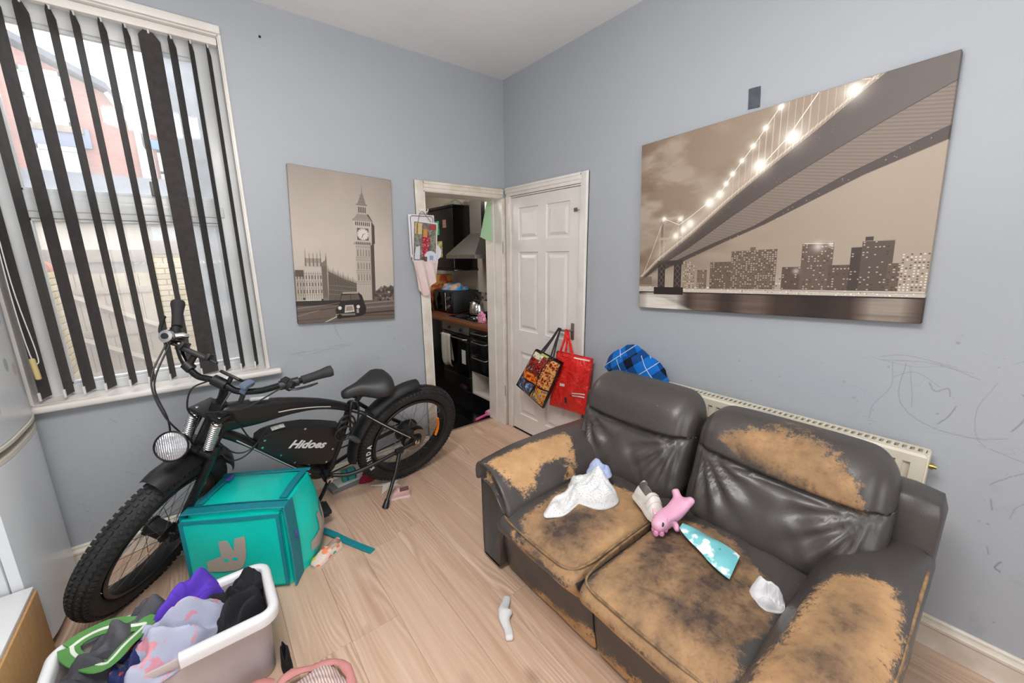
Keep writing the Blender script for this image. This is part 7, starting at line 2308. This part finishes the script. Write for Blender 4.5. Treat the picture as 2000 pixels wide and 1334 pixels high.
b_, pt_c = hang_bag([(-.155, -.575, .845), (-.155, -.855, .795), (-.15, -.655, .395), (-.14, -.32, .495)], .03, 5, None, 14, 16, bulge=.035)
bo = b_.build('body', cbm.m, cbg, fix=False)
uv = bo.data.uv_layers.new(name='print')
nv = 15 * 17
for lp in bo.data.loops:
    i = lp.vertex_index
    k = i % nv if i < 2 * nv else 0
    uv.data[lp.index].uv = ((k % 15) / 14, (k // 15) / 16) if i < 2 * nv else (.005, .5)
BHN = pm('black_bag_webbing', '#1c1b1d', .6)
for us in ((.22, .70), (.30, .60)):
    a, c_ = pt_c(us[0], .99, 1), pt_c(us[1], .99, 1)
    hk = Vector((-.058, -.715, 1.003))
    o = strip([tuple(a), tuple(a.lerp(hk, .6)), tuple(hk + Vector((0, .006, .008))), tuple(hk + Vector((0, -.012, .008))), tuple(c_.lerp(hk, .55)), tuple(c_)], .016, .002, 'handle', BHN, (-1, 0, 0), None)
    o.parent = cbg; o.data.transform(wm(cbg).inverted()); reg(o, wm(cbg))
decal(pt_c, .28, .55, .965, 1.0, 'green_trim', pm('lime_trim', '#a9b85a', .5), cbg)

# ------------------------------------------------------------------ pictures and bib hanging on the doorway architrave, green paper on the right jamb
hk = thing('wall_hook', 'white double hook at the top of the left doorway architrave', 'hook', (-.765, -.03, 1.86))
MB().box((-.785, -.028, 1.835), (-.745, -.02, 1.87), .003).tube(cr([(-.757, -.028, 1.86), (-.75, -.05, 1.845), (-.735, -.055, 1.85), (-.728, -.05, 1.868)], 4), .0035, 8).tube(cr([(-.773, -.028, 1.86), (-.78, -.05, 1.845), (-.795, -.055, 1.852), (-.80, -.05, 1.868)], 4), .0035, 8).build('hook_plate', GLOSS, hk)
def card_print(seed, cols, w=240, h=340, border='#d9d2d0'):
    im = Img(w, h, border)
    n_ = im.fbm(5, 7, 5, seed); n_ = (n_ - n_.min()) / (n_.max() - n_.min())
    idx = np.clip(n_ * 1.5 - .25, 0, .999) * (len(cols) - 1); i0 = idx.astype(int); t = (idx - i0)[..., None]
    ca = np.array([im.c(c) for c in cols]); colr = ca[i0] * (1 - t) + ca[i0 + 1] * t
    m_ = np.clip(sdf([(.04 * w, .03 * h), (.96 * w, .03 * h), (.96 * w, .97 * h), (.04 * w, .97 * h)], im.U, im.V) + .5, 0, 1)[..., None]
    im.a = im.a * (1 - m_) + colr * m_
    return im
im = card_print(3, ['#4b4a46', '#77756e', '#5c5548', '#8f8c84', '#5d6b58'])
im.poly([(.42, .12), (.62, .10), (.70, .62), (.52, .72), (.36, .60)], '#8f1f2c', .95, 6)
for k in range(60):
    g_ = RNG.random(2); im.disc(.38 + .3 * g_[0], .14 + .5 * g_[1], 3 + 4 * RNG.random(), '#c4485a' if k % 3 else '#e3a2a8', .8)
im.rect(.42, .62, .58, .82, '#c98a3a', .9); im.rect(.08, .68, .36, .95, '#c9b27c', .9); im.rect(.14, .68, .19, .94, '#7b5328', .9); im.rect(.66, .82, .94, .95, '#9c3a3c', .9)
im.disc(.75, .14, 52, '#cfd3de', .95, 3, 1.2); im.poly([(.08, .06), (.3, .06), (.3, .4), (.12, .36)], '#c9cdd6', .95, 4); im.rect(.70, .06, .86, .18, '#6f86b8', .7); im.rect(.40, .02, .60, .14, '#4d3f38', .9)
m1, _ = print_mat('photo_card', im.image('photo_card_print'), .185, .285, rough=.3)
Mc = Matrix.Translation((-.762, -.044, 1.638)) @ Matrix.Rotation(R(-3), 4, 'Z') @ Matrix.Rotation(R(5), 4, 'Y')
pc = free(MB().box((-.0925, -.0012, -.1425), (.0925, .0012, .1425)), 'photo_card', m1, Mc, 'colourful photo card hung by red string on the doorway architrave', 'card', smooth=False)
bc_ = MB().box((-.102, -.002, -.14), (.098, .002, .155), .0015)
free(bc_, 'white_board', pm('white_card_board', '#d3cfd2', .5), Matrix.Translation((-.775, -.036, 1.672)), 'white card with dark outline hanging behind the photo card', 'card')
wbo = bpy.data.objects['white_board']
MB().tube([(p[0] - .775, p[1] - .0405, p[2] + 1.672) for p in rrect(-.09, .088, -0.001, .001, .0005, 0, 1)][:0] + [(-.862, -.0395, 1.55), (-.862, -.0395, 1.805), (-.85, -.0395, 1.817), (-.70, -.0395, 1.817), (-.688, -.0395, 1.805), (-.688, -.0395, 1.55)], .0022, 6).build('outline', pm('purple_outline', '#5a3d55', .5), wbo)
MB().tube(cr([(-.81, -.046, 1.775), (-.795, -.05, 1.83), (-.775, -.052, 1.848), (-.745, -.05, 1.82), (-.705, -.046, 1.775)], 5), .0018, 6).build('red_string', pm('red_string_fibre', '#8a4a4a', .7), pc)
free(MB().lathe([(0, 0), (.06, 0), (.06, .002), (0, .002)], 24, Matrix.Rotation(R(90), 4, 'X'), cap=False), 'round_tag', pm('white_round_card', '#d2d0d6', .5), Matrix.Translation((-.69, -.034, 1.565)), 'white round card half hidden behind the photo card', 'card')
bb_ = MB()
def bibf(u, v):
    x = -.865 + .20 * u * (1 - .25 * (1 - v)) + .03 * (1 - v)
    z = 1.30 + .21 * v - (.05 * math.sin(u * 5) * (1 - v))
    return (x, -.034 - .018 * math.sin(u * 16 + v * 3) * (.3 + .7 * (1 - v)) - .012, z)
bb_.grid(bibf, 28, 14); bb_.grid(lambda u, v: tuple(Vector(bibf(u, v)) + Vector((0, .003, 0))), 28, 14)
tag(bb_.build('pink_bib', cloth('pale_pink_white_cotton', '#e0d6d2', '#d0b0ae', 14).m, fix=False, angle=120), 'pale pink and white bib hanging in folds below the photo card', 'bib')
gp_ = MB().add([(-.064, .135, 1.99), (-.061, .06, 1.99), (-.063, .08, 1.66), (-.18, .075, 1.70), (-.09, .12, 1.99)], [(0, 1, 2, 3, 4)])
gp_ = MB()
A_, B_, C_, D_ = Vector((-.046, .125, 1.975)), Vector((-.046, .12, 1.645)), Vector((-.172, .12, 1.69)), Vector((-.09, .125, 1.985))
gp_.grid(lambda u, v: tuple(B_.lerp(C_, u).lerp(A_.lerp(D_, u), v) + Vector((0, .006 * math.sin(u * 3), 0))), 6, 6)
gp_.grid(lambda u, v: tuple(B_.lerp(C_, u).lerp(A_.lerp(D_, u), v) + Vector((0, .006 * math.sin(u * 3) + .001, 0))), 6, 6)
tag(gp_.build('green_paper', pm('mint_green_paper', '#a3c7a0', .8), fix=False), 'mint green sheet of paper hanging on the right door jamb of the kitchen', 'paper')
bpy.context.view_layer.update()
